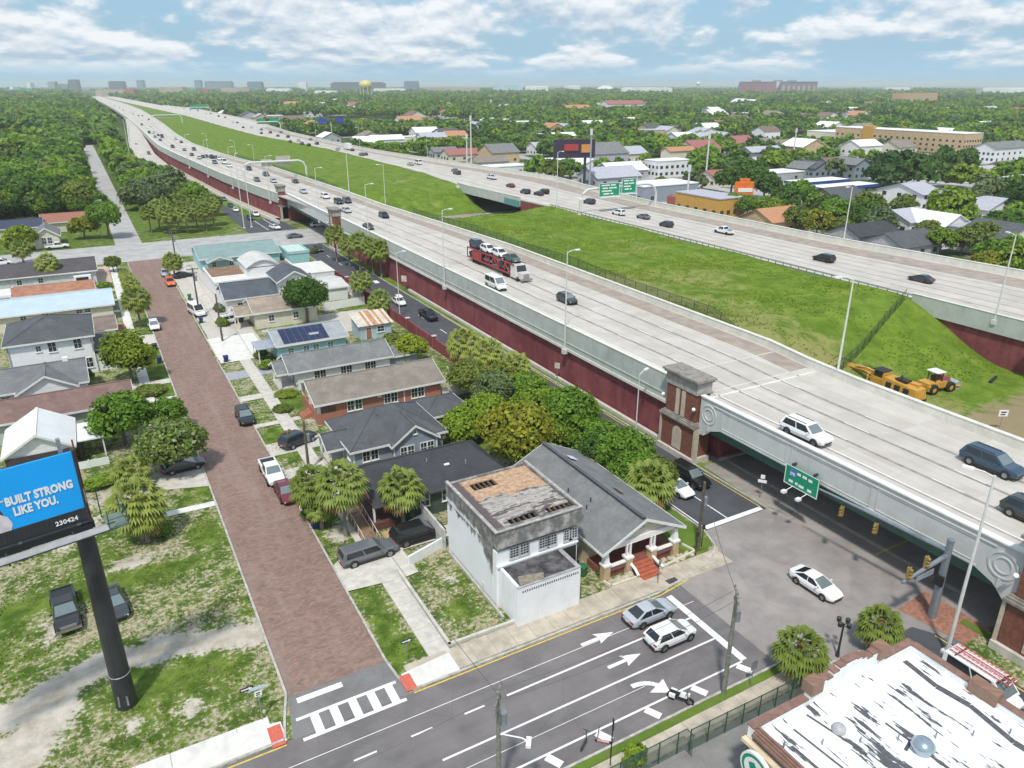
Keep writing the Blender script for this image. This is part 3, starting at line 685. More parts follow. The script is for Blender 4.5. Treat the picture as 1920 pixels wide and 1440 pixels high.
# brick pylons
PBR = M('pylon_brick', (.20, .075, .05), .85, .16, 3, stain=.4)
PST = M('pylon_stone', (.52, .45, .36), .85, .1, 1.5, stain=.35, streak=.35)
PCAP = M('weathered_cap_stone', (.27, .245, .215), .9, .2, 1.5, stain=.5, streak=.5)
LAMPW = M('lamp_globe', (.85, .85, .8), .3, .02)
def pylon(label, t0, L, x=57.3, h=10.6):
    root = thing('brick_pylon', label, 'pylon', (x, t0, 0)); D = 2.3
    MB().box(-.5, -.35, 0, D, L + .35, .7).build('plinth', CONC, root)
    MB().box(-.15, 0, .7, D, L, 4.6).build('base_block', PBR, root)
    MB().box(0, .25, 5.2, D - .3, L - .25, h - 1.9).build('upper_block', PBR, root)
    mb = MB(); mb.box(-.5, -.3, 4.6, D, L + .3, 4.85); mb.box(-.35, -.15, 4.85, D, L + .15, 5.05); mb.box(-.15, 0, 5.05, D, L, 5.2); mb.build('belt_course', PCAP, root)
    MB().box(-.12, .1, h - 1.9, D - .2, L - .1, h - .5).build('frieze', M('pylon_frieze', (.36, .34, .31), .9, .14, 1.5, stain=.5, streak=.4), root)
    MB().box(-.55, -.3, h - .25, D + .1, L + .3, h).box(-.35, -.12, h - .5, D, L + .12, h - .25).build('cap', PCAP, root)
    for y in (L / 2 - .75, L / 2 + .25): MB().box(-.12, y, 5.3, 0, y + .55, h - 2.1).build('pilaster', PST, root)
    a = MB(); P = [(L / 2 - .75, .95), (L / 2 + .75, .95)] + [(L / 2 + .75 * math.cos(w), 3.1 + .75 * math.sin(w)) for w in np.linspace(0, math.pi, 9)]
    n = len(P); b0 = len(a.v); a.v += [(-.24, *p) for p in P] + [(-.15, *p) for p in P]
    a.f.append(tuple(range(n))[::-1]); a.m.append(0)
    for i in range(n): j = (i + 1) % n; a.f.append((i, j, n + j, n + i)); a.m.append(0)
    a.build('arched_panel', PST, root)
    for y in (-.2, L + .2): MB().box(-.3, min(y, y) - .14, .7, .4, y + .14, 4.6).build('corner_strip', PST, root)
    for y in (.1, L - .1):
        g = MB().lathe([(.02, -.24), (.16, -.18), (.24, 0), (.16, .18), (.02, .24)], (-.45, y, 7.1), 10).build('globe_lamp', LAMPW, root, smooth=True)
        MB().tube((-.45, y, 6.86), (0, y, 6.7), .05).build('lamp_bracket', M('dark_iron', (.03, .03, .03), .5), g)
    return root
pylon('tall brick pylon with a weathered stone cap beside the near bridge', 58.6, 5.6)
pylon('brick pylon cut by the picture edge at the bottom end of the near bridge', 17.6, 5.2)
pylon('brick pylon nearest the row of roadside palms', 198.4, 5.0, 56.6, 11.2); pylon('farther slim brick pylon of the second bridge', 254.2, 4.6, 55.2, 11.4)

# guard rail and fences
STEEL = M('galvanised_steel', (.42, .43, .43), .5, .1, 3, metal=.3)
gr = thing('guard_rail', 'steel guard rail on posts along the grass edge of the far carriageway', 'guard rail', (0, 0, 0))
wallstrip(MB(), lambda t: FL(t) - .25, .09, seq(76, 196), ZF + .42, ZF + .74).build('rail', STEEL, gr)
pm = MB().box(-.07, -.07, 0, .07, .07, .75).mesh('post', M('rail_post', (.30, .29, .27), .8))
for t in np.arange(77, 196, 2.0): ob('post', pm, gr, (FL(t) - .08, t, ZF))
def mesh_mat(name, rgb, a):
    m, t, b = mk(name); N = NT(t)
    b.inputs['Base Color'].default_value = (*rgb, 1); b.inputs['Roughness'].default_value = .6
    tr = N.n('ShaderNodeBsdfTransparent'); mx = N.n('ShaderNodeMixShader'); mx.inputs[0].default_value = a
    N.l(tr.outputs[0], mx.inputs[1]); N.l(b.outputs[0], mx.inputs[2]); N.l(mx.outputs[0], t.nodes['Material Output'].inputs[0])
    return m
CHAIN = mesh_mat('dark_chain_link', (.035, .065, .035), .42)
FPOST = M('fence_post_black', (.03, .04, .035), .6)
def chain(label, pts, h, step=3.0, mat=None, post=None):
    root = thing('chain_link_fence', label, 'fence', (0, 0, 0))
    mb = MB(); rail = MB()
    for p, q in zip(pts, pts[1:]):
        mb.face([p, q, (q[0], q[1], q[2] + h), (p[0], p[1], p[2] + h)]); rail.tube((p[0], p[1], p[2] + h), (q[0], q[1], q[2] + h), .035, n=5)
    mb.build('mesh_panel', mat or CHAIN, root); rail.build('top_rail', post or FPOST, root)
    pme = MB().tube((0, 0, 0), (0, 0, h + .05), .045, n=6).mesh('post', post or FPOST)
    acc = 0.0
    for p, q in zip(pts, pts[1:]):
        L = (Vector(q) - Vector(p)).length
        while acc < L:
            k = acc / L; ob('post', pme, root, tuple(p[i] + (q[i] - p[i]) * k for i in range(3))); acc += step
        acc -= L
    return root

# ------------------------------------------------------------------ the grass mound between the carriageways
def smooth(a, b_, x): k = np.clip((x - a) / (b_ - a), 0, 1); return k * k * (3 - 2 * k)
def median_z(x, t):
    k = np.clip((x - NR(t)) / max(FL(t) - NR(t), 1), 0, 1)
    top = 8.0 * (1 - k) + 7.4 * k - 2.0 * np.sin(math.pi * k) ** 1.0 * .55
    e = smooth(57.8, 80 + 2 * math.sin(x * .2), t) * (1 - smooth(193 + 3 * k, 211.5, t)) if t < 230 else smooth(239, 258, t)
    return .06 + top * e + (.25 * math.sin(x * .31 + t * .17) * e)
def hill_mat():
    m, t, b = mk('mown_hill_grass'); N = NT(t); p = N.pos()
    big, mid, fine = N.noise(p, .05, 5, .6), N.noise(p, .3, 6, .65, .6), N.noise(p, 1.6, 4, .7)
    g = N.mix(N.ramp(mid, .3, .7), (.085, .15, .014), (.165, .24, .03))
    g = N.mix(N.math('MULTIPLY', N.ramp(fine, .5, .72), .3), g, (.04, .085, .01))
    q = N.n('ShaderNodeSeparateXYZ'); N.l(p, q.inputs[0])
    dry = N.math('ADD', N.math('MULTIPLY', N.math('SUBTRACT', big, .5), 1.2), N.math('ADD', N.math('MULTIPLY', N.math('SUBTRACT', mid, .5), .9), N.math('MULTIPLY', N.math('SUBTRACT', fine, .5), .8)))
    near = N.math('MULTIPLY', N.ramp(q.outputs[1], 150, 75), N.ramp(q.outputs[0], 118, 84))
    dry = N.math('ADD', dry, N.math('MULTIPLY', near, .42))
    g = N.mix(N.math('MULTIPLY', N.ramp(dry, .12, .42), .75), g, (.28, .255, .105))
    low = N.math('ADD', N.ramp(q.outputs[1], 57, 46), N.math('MULTIPLY', N.math('SUBTRACT', mid, .5), 1.2))
    g = N.mix(N.math('MULTIPLY', N.ramp(low, .35, .75), .8), g, (.30, .22, .15))
    N.l(g, b.inputs['Base Color']); b.inputs['Roughness'].default_value = .95; b.inputs['Specular IOR Level'].default_value = .1
    N.bump(N.math('ADD', fine, mid), .8, .25, b)
    return m
HILL = hill_mat()
def mound(t0, t1, dt, nk=26):
    tt = np.arange(t0, t1 + .1, dt); v = []
    for t in tt:
        a, b_ = NR(t) + .45, FL(t) - (.05 if 76 < t < 212 or t > 258 else -1.5)
        for k in range(nk + 1): x = a + (b_ - a) * k / nk; v.append((x, t, float(median_z(x, t))))
    i = (np.arange(len(tt) - 1)[:, None] * (nk + 1) + np.arange(nk)[None]).ravel()
    me = np_mesh('grass_mound', np.array(v), np.stack([i, i + 1, i + nk + 2, i + nk + 1], 1), HILL)
    me.polygons.foreach_set('use_smooth', [True] * len(me.polygons))
    return tag(ob('grass_mound', me), kind='structure')
mound(43, 213, 1.5); mound(238, 2600, 8)
# slopes end in a red wedge under the far carriageway
tag(wallstrip(MB(), lambda t: FL(t) + .05, .5, seq(51, 77), 0, 7.0).build('retaining_wall', REDW), 'red wedge wall under the far carriageway above the parked diggers', 'wall')
tag(wallstrip(MB(), lambda t: FL(t) + .05, .5, seq(196, 213), 0, 7.0).build('retaining_wall', REDW), 'red wall of the far carriageway on the camera side of the brown side road', 'wall')
tag(wallstrip(MB(), lambda t: FL(t) + .05, .5, seq(254, 262), 0, 7.0).build('retaining_wall', REDW), 'red wall of the far carriageway beyond the brown side road', 'wall')
sheet('far_cross_road', rect(79, 213, 121, 237.5), .05, asphalt('brown_road', (.27, .225, .205)))
mz = lambda x, t: float(median_z(x, t))
chain('dark chain link fence along the top of the cream barrier', [(NR(t) + 1.2, t, mz(NR(t) + 1.2, t)) for t in (62, 70, 80, 100, 120, 140, 160, 180, 195)], 2.7)
chain('dark chain link fence climbing the grass slope by the diggers', [(x, t, mz(x, t)) for x, t in ((79.5, 62), (86, 64), (93, 66.5), (100, 69), (107, 71.5), (114, 74), (121, 76.5))], 2.0)
chain('low dark fence along the far grass mound by the near carriageway', [(NR(t) + 1.2, t, mz(NR(t) + 1.2, t)) for t in (258, 280, 300, 330, 360, 400)], 2.2, 6)
# off-ramp
rp = [((34.6, 455), (43.6, 452), .03), ((29.5, 520), (41.5, 520), 2.6), ((33, 600), (45, 610), 4.6), ((38, 680), (47.5, 680), 6.2), ((44, 780), (51, 780), 7.6), ((52, 930), (55, 930), 8.2)]
mb = MB()
for (a, b_, z), (c, d, z2) in zip(rp, rp[1:]): mb.hexa([(*a, 0), (*b_, 0), (*d, 0), (*c, 0)], [(*a, z), (*b_, z), (*d, z2), (*c, z2)])
struct('off_ramp', mb, DECK)
mb = MB()
for (a, b_, z), (c, d, z2) in zip(rp, rp[1:]): mb.hexa([(a[0] - .4, a[1], 0), (a[0], a[1], 0), (c[0], c[1], 0), (c[0] - .4, c[1], 0)], [(a[0] - .4, a[1], z + .9), (a[0], a[1], z + .9), (c[0], c[1], z2 + .9), (c[0] - .4, c[1], z2 + .9)])
tag(mb.build('ramp_parapet', PARA), 'cream parapet along the wooded side of the distant off ramp', 'parapet')
# ------------------------------------------------------------------ vehicles
GLASS = glossy('tinted_glass', (.018, .024, .028), .06, 0, 0, .7)
WSHD = glossy('windscreen_glass', (.15, .19, .20), .06, 0, 0, 1.0)  # base colour lightened to stand in for sky reflected in the windscreen
TYRE = M('tyre_rubber', (.018, .018, .019), .85, .1, obj=True)
RIM = glossy('alloy_rim', (.38, .38, .39), .3, .8)
LAMPC = glossy('lamp_clear', (.72, .74, .76), .12)
LAMPR = glossy('lamp_red', (.42, .02, .02), .2)
TRIM = glossy('black_trim', (.02, .02, .022), .45)
PAINTS = {n: glossy('paint_' + n, c, .28, .0, .6) for n, c in dict(white=(.80, .81, .82), black=(.012, .013, .015), grey=(.13, .14, .155), silver=(.42, .46, .50), blue=(.022, .055, .10), red=(.27, .022, .035), charcoal=(.035, .042, .05), navy=(.018, .03, .055), maroon=(.15, .012, .022), green=(.05, .10, .08), beige=(.42, .38, .31), orange=(.70, .13, .04)).items()}
SPEC = dict(
 sedan=dict(b=[(-2.42, .58, .48, .72), (-2.36, .78, .38, .95), (-2.1, .88, .26, 1.0), (-1.2, .92, .2, .99), (0, .92, .18, .96), (1.1, .92, .2, .94), (1.7, .89, .24, .86), (2.15, .82, .3, .74), (2.36, .68, .36, .62), (2.42, .5, .42, .54)], g=(-2.08, 1.3, .86, -.95, .12, .63, .95, 1.43), w=(-1.38, 1.42, .33)),
 hatch=dict(b=[(-2.2, .7, .45, .8), (-2.14, .84, .36, 1.02), (-1.8, .9, .26, 1.06), (-1, .92, .22, 1.03), (0, .92, .2, 1.0), (1.0, .92, .22, .98), (1.6, .89, .26, .92), (2.0, .82, .32, .8), (2.2, .66, .4, .66)], g=(-2.16, 1.3, .87, -1.6, .18, .66, 1.0, 1.6), w=(-1.32, 1.36, .35)),
 suv=dict(b=[(-2.42, .76, .5, .9), (-2.38, .88, .4, 1.1), (-2, .94, .3, 1.12), (-1, .96, .26, 1.1), (0, .96, .25, 1.08), (1.1, .96, .26, 1.06), (1.8, .93, .3, 1.0), (2.25, .86, .36, .9), (2.42, .74, .44, .78), (2.47, .6, .48, .68)], g=(-2.38, 1.4, .91, -1.95, .32, .71, 1.07, 1.72), w=(-1.45, 1.5, .38)),
 bigsuv=dict(b=[(-2.72, .82, .52, .95), (-2.68, .94, .42, 1.16), (-2.2, .99, .34, 1.18), (-1, 1.0, .3, 1.16), (0, 1.0, .3, 1.15), (1.2, 1.0, .3, 1.14), (2.0, .98, .34, 1.1), (2.5, .93, .4, 1.0), (2.68, .84, .5, .86)], g=(-2.7, 1.45, .95, -2.3, .5, .77, 1.13, 1.86), w=(-1.6, 1.7, .41)),
 pickup=dict(b=[(-2.95, .88, .55, .98), (-2.9, .95, .48, 1.08), (-2, .98, .42, 1.1), (-.75, .98, .38, 1.1), (0, .98, .38, 1.1), (1.2, .98, .38, 1.12), (2.1, .97, .42, 1.12), (2.7, .93, .46, 1.04), (2.92, .86, .5, .9)], g=(-.78, 1.5, .92, -.5, .75, .76, 1.1, 1.86), w=(-1.85, 1.9, .42), bed=True),
 caddy=dict(b=[(-2.85, .86, .52, .95), (-2.8, .93, .45, 1.05), (-2, .96, .4, 1.07), (-.75, .96, .36, 1.07), (0, .96, .36, 1.07), (1.2, .96, .36, 1.07), (2.1, .94, .4, 1.05), (2.6, .88, .44, .96), (2.8, .8, .5, .84)], g=(-2.8, 1.45, .9, -2.55, .75, .76, 1.06, 1.72), w=(-1.75, 1.8, .4)),
 van=dict(b=[(-2.8, .9, .45, 1.2), (-2.76, .97, .36, 1.3), (-1, .98, .32, 1.3), (.6, .98, .32, 1.28), (1.7, .97, .34, 1.2), (2.3, .92, .4, 1.02), (2.6, .82, .45, .8)], g=(-2.76, 2.05, .95, -2.7, .95, .86, 1.25, 2.3), w=(-1.75, 1.75, .38)))
def loft_body(sp, mb=None):
    mb = mb or MB(); n = len(mb.v); k = 10
    for x, hw, zb, zt in sp['b']:
        h = zt - zb
        prof = [(-hw * .86, zb), (-hw * .97, zb + .18 * h), (-hw, zb + .5 * h), (-hw * .97, zb + .84 * h), (-hw * .88, zt)]
        for y, z in prof + [(-y, z) for y, z in reversed(prof)]: mb.v.append((x, y, z))
    S = len(sp['b'])
    for i in range(S - 1):
        for j in range(k): j2 = (j + 1) % k; mb.f.append((n + i * k + j, n + i * k + j2, n + (i + 1) * k + j2, n + (i + 1) * k + j)); mb.m.append(0)
    mb.f += [tuple(n + j for j in reversed(range(k))), tuple(n + (S - 1) * k + j for j in range(k))]; mb.m += [0, 0]
    return mb
def cabin(sp):
    x0, x1, hb, r0, r1, hr, zb, zt = sp['g']; z2 = zt - .05
    B = [(x0, -hb, zb - .04), (x1, -hb, zb - .04), (x1, hb, zb - .04), (x0, hb, zb - .04)]
    T = [(r0, -hr, z2), (r1, -hr, z2), (r1, hr, z2), (r0, hr, z2)]
    T2 = [(r0 + .12, -hr + .1, zt), (r1 - .12, -hr + .1, zt), (r1 - .12, hr - .1, zt), (r0 + .12, hr - .1, zt)]
    return B, T, T2
def inset(q, u0, u1, v0, v1, off):
    a, b_, c, d = [Vector(p) for p in q]
    nrm = (b_ - a).cross(d - a).normalized() * off
    P = lambda u, v: (a * (1 - u) + b_ * u) * (1 - v) + (d * (1 - u) + c * u) * v + nrm
    return [tuple(P(u, v)) for u, v in ((u0, v0), (u1, v0), (u1, v1), (u0, v1))]
def glass_quads(sp):
    B, T, _ = cabin(sp)
    ws = inset([B[1], B[2], T[2], T[1]], .06, .94, .12, .95, .012)
    rw = inset([B[3], B[0], T[0], T[3]], .08, .92, .22, .93, .012)
    L = [inset([B[0], B[1], T[1], T[0]], a, b_, .1, .93, .012) for a, b_ in ((.08, .5), (.53, .93))]
    Rr = [inset([B[2], B[3], T[3], T[2]], a, b_, .1, .93, .012) for a, b_ in ((.07, .47), (.5, .92))]
    return ws, rw, L, Rr
def bed_cut(sp, mb):
    mb.box(-2.8, -.8, 1.085, -.9, .8, 1.12, 1)
    for y in (-.86, .86): mb.box(-2.85, y - .08, 1.06, -.8, y + .08, 1.2, 0)
    mb.box(-2.9, -.9, 1.0, -2.8, .9, 1.2, 0)
CM = {}
def car_meshes(kind):
    if kind in CM: return CM[kind]
    sp = SPEC[kind]; d = {}
    mb = loft_body(sp); B, T, T2 = cabin(sp)
    mb.hexa(B, T, 0); mb.hexa(T, T2, 0, bottom=False)
    if sp.get('bed'): bed_cut(sp, mb)
    xr, xf, r = sp['w']; hw = max(b[1] for b in sp['b'])
    for x in (xr, xf):
        for s in (-1, 1):
            mb.disc((x, s * (hw + .004), r + .02), r + .07, 'y', 14, 1)
            if s < 0: pass
    mb.box(sp['b'][0][0] - .03, -.7, sp['b'][0][2] - .05, sp['b'][0][0] + .3, .7, sp['b'][0][2] + .12, 1)
    mb.box(sp['b'][-1][0] - .3, -.55, sp['b'][-1][2] - .02, sp['b'][-1][0] + .03, .55, sp['b'][-1][2] + .12, 1)
    for s in (-1, 1): mb.box(xr + r + .1, s * (hw - .06), sp['b'][3][2] - .04, xf - r - .1, s * (hw + .012), sp['b'][3][2] + .14, 1); mb.box(sp['g'][0] + .2, s * (hw - .1), sp['g'][6] - .42, sp['g'][1] - .2, s * (hw + .004), sp['g'][6] - .40, 1)
    if kind in ('suv', 'bigsuv'):
        for s in (-.58, .58): mb.box(T2[0][0] + .15, s - .03, T2[0][2] + .03, T2[1][0] - .1, s + .03, T2[0][2] + .07, 1)
    d['body'] = mb.mesh('body', [None, TRIM])
    ws, rw, L, Rr = glass_quads(sp)
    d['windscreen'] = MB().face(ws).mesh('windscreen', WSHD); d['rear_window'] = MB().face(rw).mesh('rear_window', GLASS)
    d['side_window'] = [MB().face(q).mesh('side_window', GLASS) for q in L + Rr]
    wm = MB(); wm.v = []; prof = [(r * .6, -.11), (r * .95, -.11), (r, -.06), (r, .06), (r * .95, .11), (r * .6, .11)]
    n = 14
    for rr, y in prof:
        for k in range(n): a = 2 * math.pi * k / n; wm.v.append((rr * math.cos(a), y, rr * math.sin(a)))
    for i in range(len(prof) - 1):
        for k in range(n): k2 = (k + 1) % n; wm.f.append((i * n + k, i * n + k2, (i + 1) * n + k2, (i + 1) * n + k)); wm.m.append(0)
    d['tyre'] = wm.mesh('wheel', TYRE, True)
    rm = MB().disc((0, -.085, 0), r * .62, 'y', 12).disc((0, .085, 0), r * .62, 'y', 12)
    for k in range(5):
        a = 2 * math.pi * k / 5; c, q = math.cos(a), math.sin(a)
        for y in (-.1, .1): rm.face([(r * .6 * c + .04 * q, y, r * .6 * q - .04 * c), (r * .6 * c - .04 * q, y, r * .6 * q + .04 * c), (-.04 * q, y, .04 * c), (.04 * q, y, -.04 * c)])
    d['rim'] = rm.mesh('rim', RIM)
    f, b0 = sp['b'][-2], sp['b'][1]
    d['head'] = MB().box(-.1, -.16, -.07, .04, .16, .07).mesh('headlight', LAMPC); d['tail'] = MB().box(-.04, -.16, -.08, .06, .16, .08).mesh('taillight', LAMPR)
    d['plate'] = MB().box(-.01, -.16, -.05, .01, .16, .05).mesh('number_plate', PAINT)
    d['mirror'] = MB().box(-.07, -.1, -.06, .07, .1, .06).mesh('mirror', [None])
    # one-piece version for vehicles seen small
    sm = loft_body(dict(b=sp['b'][::2] + ([sp['b'][-1]] if len(sp['b']) % 2 == 0 else []))); sm.hexa(B, T, 0); sm.hexa(T, T2, 0, bottom=False)
    if sp.get('bed'): bed_cut(sp, sm)
    for q in [ws, rw] + L + Rr: sm.face(q, 2)
    for x in (xr, xf):
        for s in (-1, 1):
            for yy in (s * (hw + .01),): sm.disc((x, yy, r), r, 'y', 10, 1)
    sm.box(sp['b'][0][0] + .4, -hw * .8, .1, sp['b'][-1][0] - .4, hw * .8, .45, 1)
    for s in (-1, 1): sm.box(sp['b'][-2][0] - .1, s * .55 - .14, sp['b'][-2][2] + .16, sp['b'][-2][0] + .08, s * .55 + .14, sp['b'][-2][2] + .28, 3); sm.box(sp['b'][1][0] - .08, s * .62 - .12, b0[3] - .28, sp['b'][1][0] + .05, s * .62 + .12, b0[3] - .1, 4)
    d['small'] = sm.mesh(kind, [None, TYRE, GLASS, LAMPC, LAMPR])
    CM[kind] = d; return d
def paint_slot(o, m): o.material_slots[0].link = 'OBJECT'; o.material_slots[0].material = m
CATN = dict(sedan='car', hatch='car', suv='car', bigsuv='car', pickup='pickup truck', caddy='pickup truck', van='van')
NAMEN = dict(sedan='sedan', hatch='hatchback', suv='sport_utility', bigsuv='sport_utility', pickup='pickup_truck', caddy='capped_pickup', van='work_van')
ROOTS = {}
def car(kind, paint, label, loc, head, group=None, tilt=(0, 0)):
    d = car_meshes(kind); sp = SPEC[kind]; xr, xf, r = sp['w']; hw = max(b[1] for b in sp['b'])
    if kind in ROOTS:
        root = copy_tree(ROOTS[kind]); root.name = NAMEN[kind]
    else:
        root = thing(NAMEN[kind], label, CATN[kind])
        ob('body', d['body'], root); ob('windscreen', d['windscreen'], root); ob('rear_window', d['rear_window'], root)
        for q in d['side_window']: ob('side_window', q, root)
        for x in (xr, xf):
            for s in (-1, 1): ob('rim', d['rim'], ob('wheel', d['tyre'], root, (x, s * (hw - .06), r)))
        f, q = sp['b'][-2], sp['b'][1]
        for s in (-1, 1):
            ob('headlight', d['head'], root, (f[0] - .02, s * f[1] * .78, f[2] + (f[3] - f[2]) * .66))
            ob('taillight', d['tail'], root, (q[0] - .02, s * q[1] * .8, q[2] + (q[3] - q[2]) * .74))
            ob('mirror', d['mirror'], root, (sp['g'][1] - .55, s * (hw + .08), sp['g'][6] + .08))
        ob('number_plate', d['plate'], root, (q[0] - .08, 0, q[2] + .25))
        ROOTS[kind] = root
    for ch in root.children:
        if ch.name.startswith(('body', 'mirror')): paint_slot(ch, PAINTS[paint])
    root.location = loc; root.rotation_euler = (tilt[0], tilt[1], head)
    for k in ('group',):
        if k in root: del root[k]
    return tag(root, label, CATN[kind], group)
def farcar(kind, paint, label, loc, head, group=None):
    o = ob(NAMEN[kind], car_meshes(kind)['small'], None, loc, head); paint_slot(o, PAINTS[paint])
    return tag(o, label, CATN[kind], group)
PI = math.pi
AWAY, TOWARD, RIGHT, LEFT_ = PI / 2, -PI / 2, 0.0, PI
def put(px, py, z=0.02): return at(px, py, z)

# on the near carriageway, close by
G1 = 'vehicles on the near carriageway'
car('bigsuv', 'white', 'white sport utility with a dark sunroof on the bridge above the green hanging sign', put(1510, 822, ZN + .01), TOWARD + .02, G1)
car('bigsuv', 'blue', 'dark blue sport utility with roof rails near the cream barrier on the bridge', put(1858, 880, ZN + .01), TOWARD, G1)
car('suv', 'charcoal', 'dark sport utility half cut off by the picture edge on the bridge', put(1936, 978, ZN + .01), TOWARD, G1)
car('hatch', 'charcoal', 'dark grey hatchback ahead of the car carrier', put(1063, 567, ZN + .01), TOWARD, G1)
car('van', 'white', 'small white work van beside the red car carrier', put(930, 541, ZN + .01), TOWARD, G1)
# intersection and cross street
car('sedan', 'white', 'white sedan with a dark glass roof crossing the intersection', put(1528, 1104), TOWARD + .02, None)
car('sedan', 'silver', 'silver grey sedan waiting at the stop line by the tan pavement', put(1217, 1158), 0.0, None)
car('hatch', 'white', 'white hatchback crossover waiting at the stop line', put(1256, 1200), 0.0, None)
car('sedan', 'white', 'white sedan waiting on the frontage road beside a black sport utility', put(1266, 920), TOWARD + .03, None)
car('bigsuv', 'black', 'black sport utility waiting on the frontage road by the kerb', put(1291, 902), TOWARD + .03, None)
# brick street
car('pickup', 'white', 'white pickup truck parked behind the maroon sedan on the brick street', put(511, 894), TOWARD, None)
car('sedan', 'maroon', 'dark red sedan parked at the kerb of the brick street', put(537, 930), TOWARD, None)
car('suv', 'black', 'black square sport utility parked alone at the brick street kerb', put(460, 788), TOWARD, None)
car('suv', 'charcoal', 'dark sport utility parked on the driveway by the grey blue house', put(560, 832), .38, None)
car('caddy', 'grey', 'grey pickup truck with a matching bed cap on the short driveway', put(692, 1046), .03, None)
car('bigsuv', 'black', 'long black sport utility between low white walls', put(784, 1010), 0.0, None)
car('sedan', 'black', 'black sedan parked under the white-flowered tree', put(345, 880), .06, None)
bp_ = car('pickup', 'black', 'black pickup truck with a silver bumper parked on the vacant lot', put(126, 1155), TOWARD + .09, None)
MB().box(2.86, -.92, .5, 3.02, .92, .74).build('bumper', RIM, bp_); MB().box(2.86, -.6, .78, 2.97, .6, 1.0).build('grille', RIM, bp_)
car('sedan', 'charcoal', 'dark sedan half hidden behind the billboard post', put(216, 1140), TOWARD + .13, None)
car('hatch', 'white', 'white car parked under the palm on the far part of the brick street', put(290, 616), TOWARD, None)
car('suv', 'white', 'white car parked in the yard of the tan-roofed house', put(434, 605), .3, None)
G2 = 'vehicles on the frontage road and its cross street'
for k, p, x, y, h, l in (('sedan', 'white', 748, 570, TOWARD, 'white sedan on the frontage road behind a black pickup'), ('pickup', 'black', 803, 597, TOWARD, 'black pickup truck on the frontage road below the red wall'),
    ('sedan', 'navy', 598, 470, TOWARD, 'dark blue sedan on the frontage road by the second bridge'), ('sedan', 'grey', 553, 446, RIGHT, 'grey sedan turning at the second bridge'),
    ('pickup', 'white', 108, 466, RIGHT, 'white pickup at the kerb before the small cream house'), ('sedan', 'silver', 100, 462, RIGHT, 'grey green sedan half behind the white pickup'),
    ('suv', 'white', 4, 497, RIGHT, 'white car at the picture edge on the top cross street'), ('sedan', 'silver', 310, 516, TOWARD, 'black and grey sedan parked just beyond the red car'),
    ('suv', 'orange', 320, 534, TOWARD, 'bright red car parked on the brick street'), ('van', 'white', 370, 590, TOWARD + .2, 'white van parked nose to the far brick street kerb'),
    ('sedan', 'black', 345, 520, .2, 'black car in the driveway by the far utility pole'), ('suv', 'charcoal', 470, 412, TOWARD, 'dark car in the queue beyond the second bridge'),
    ('sedan', 'white', 442, 396, TOWARD, 'white car behind the dark car beyond the second bridge'), ('sedan', 'navy', 433, 388, TOWARD, 'navy car in the row beyond the second bridge'),
    ('suv', 'white', 480, 405, TOWARD, 'white car by the low cream wall beyond the second bridge'), ('sedan', 'white', 516, 429, TOWARD + .3, 'white car leaving the second underpass'),
    ('sedan', 'grey', 420, 376, TOWARD, 'grey car farthest back in the row beyond the second bridge'), ('suv', 'white', 597, 425, RIGHT, 'white car in the shade of the second bridge')):
    farcar(k, p, l, put(x, y), h, G2)
# traffic that shows small
def flow(deckname, pts, z, head, grp, ref):
    items = sorted(((at(x, y, z), k, p) for x, y, k, p in pts), key=lambda a: a[0][1])
    kinds = {}
    for (loc, k, p) in items:
        key = (p, k); kinds[key] = kinds.get(key, 0) + 1
        noun = dict(sedan='sedan', hatch='hatchback', suv='sport utility', bigsuv='large sport utility', pickup='pickup truck', van='van')[k]
        c = kinds[key]
        first = 'nearest' if c == 1 else nth(c) + ' nearest'
        farcar(k, p, f'{first} {dict(orange="bright red").get(p, p)} {noun} on the {deckname} beyond {ref}', (loc[0], loc[1], z + .01), head, grp)
near = [(720, 408, 'hatch', 'black'), (691, 429, 'sedan', 'charcoal'), (650, 398, 'sedan', 'silver'), (651, 380, 'suv', 'charcoal'), (635, 382, 'suv', 'black'), (569, 362, 'sedan', 'silver'), (554, 343, 'sedan', 'black'), (513, 342, 'sedan', 'silver'), (482, 340, 'hatch', 'grey'), (499, 330, 'suv', 'charcoal'), (467, 319, 'suv', 'navy'), (421, 307, 'van', 'white'), (403, 307, 'suv', 'grey'), (397, 297, 'pickup', 'black'), (405, 297, 'sedan', 'charcoal'), (387, 295, 'sedan', 'black'), (381, 296, 'sedan', 'navy'), (374, 298, 'sedan', 'silver'), (364, 282, 'suv', 'charcoal'), (360, 292, 'sedan', 'black'), (346, 283, 'sedan', 'grey'), (324, 277, 'suv', 'black'), (301, 264, 'sedan', 'navy'), (304, 258, 'van', 'navy'), (297, 255, 'sedan', 'black'), (291, 258, 'sedan', 'grey'), (289, 250, 'sedan', 'silver'), (280, 250, 'suv', 'black'), (283, 237, 'sedan', 'white'), (266, 235, 'suv', 'charcoal'), (279, 225, 'sedan', 'black'), (267, 218, 'sedan', 'grey'), (260, 218, 'sedan', 'black'), (250, 215, 'van', 'white'), (244, 212, 'sedan', 'white'), (231, 207, 'suv', 'silver'), (224, 203, 'van', 'white'), (215, 199, 'sedan', 'grey'), (208, 195, 'van', 'white'), (610, 372, 'suv', 'white'), (430, 313, 'sedan', 'white'), (412, 300, 'suv', 'white'), (340, 268, 'sedan', 'black'), (330, 262, 'sedan', 'silver')]
flow('near carriageway', near, ZN, TOWARD, G1, 'the car carrier')
flow('off ramp', [(279, 288, 'sedan', 'charcoal'), (256, 274, 'suv', 'black'), (248, 255, 'sedan', 'red'), (265, 256, 'sedan', 'silver')], 3.0, TOWARD, 'vehicles on the off ramp', 'the frontage road')
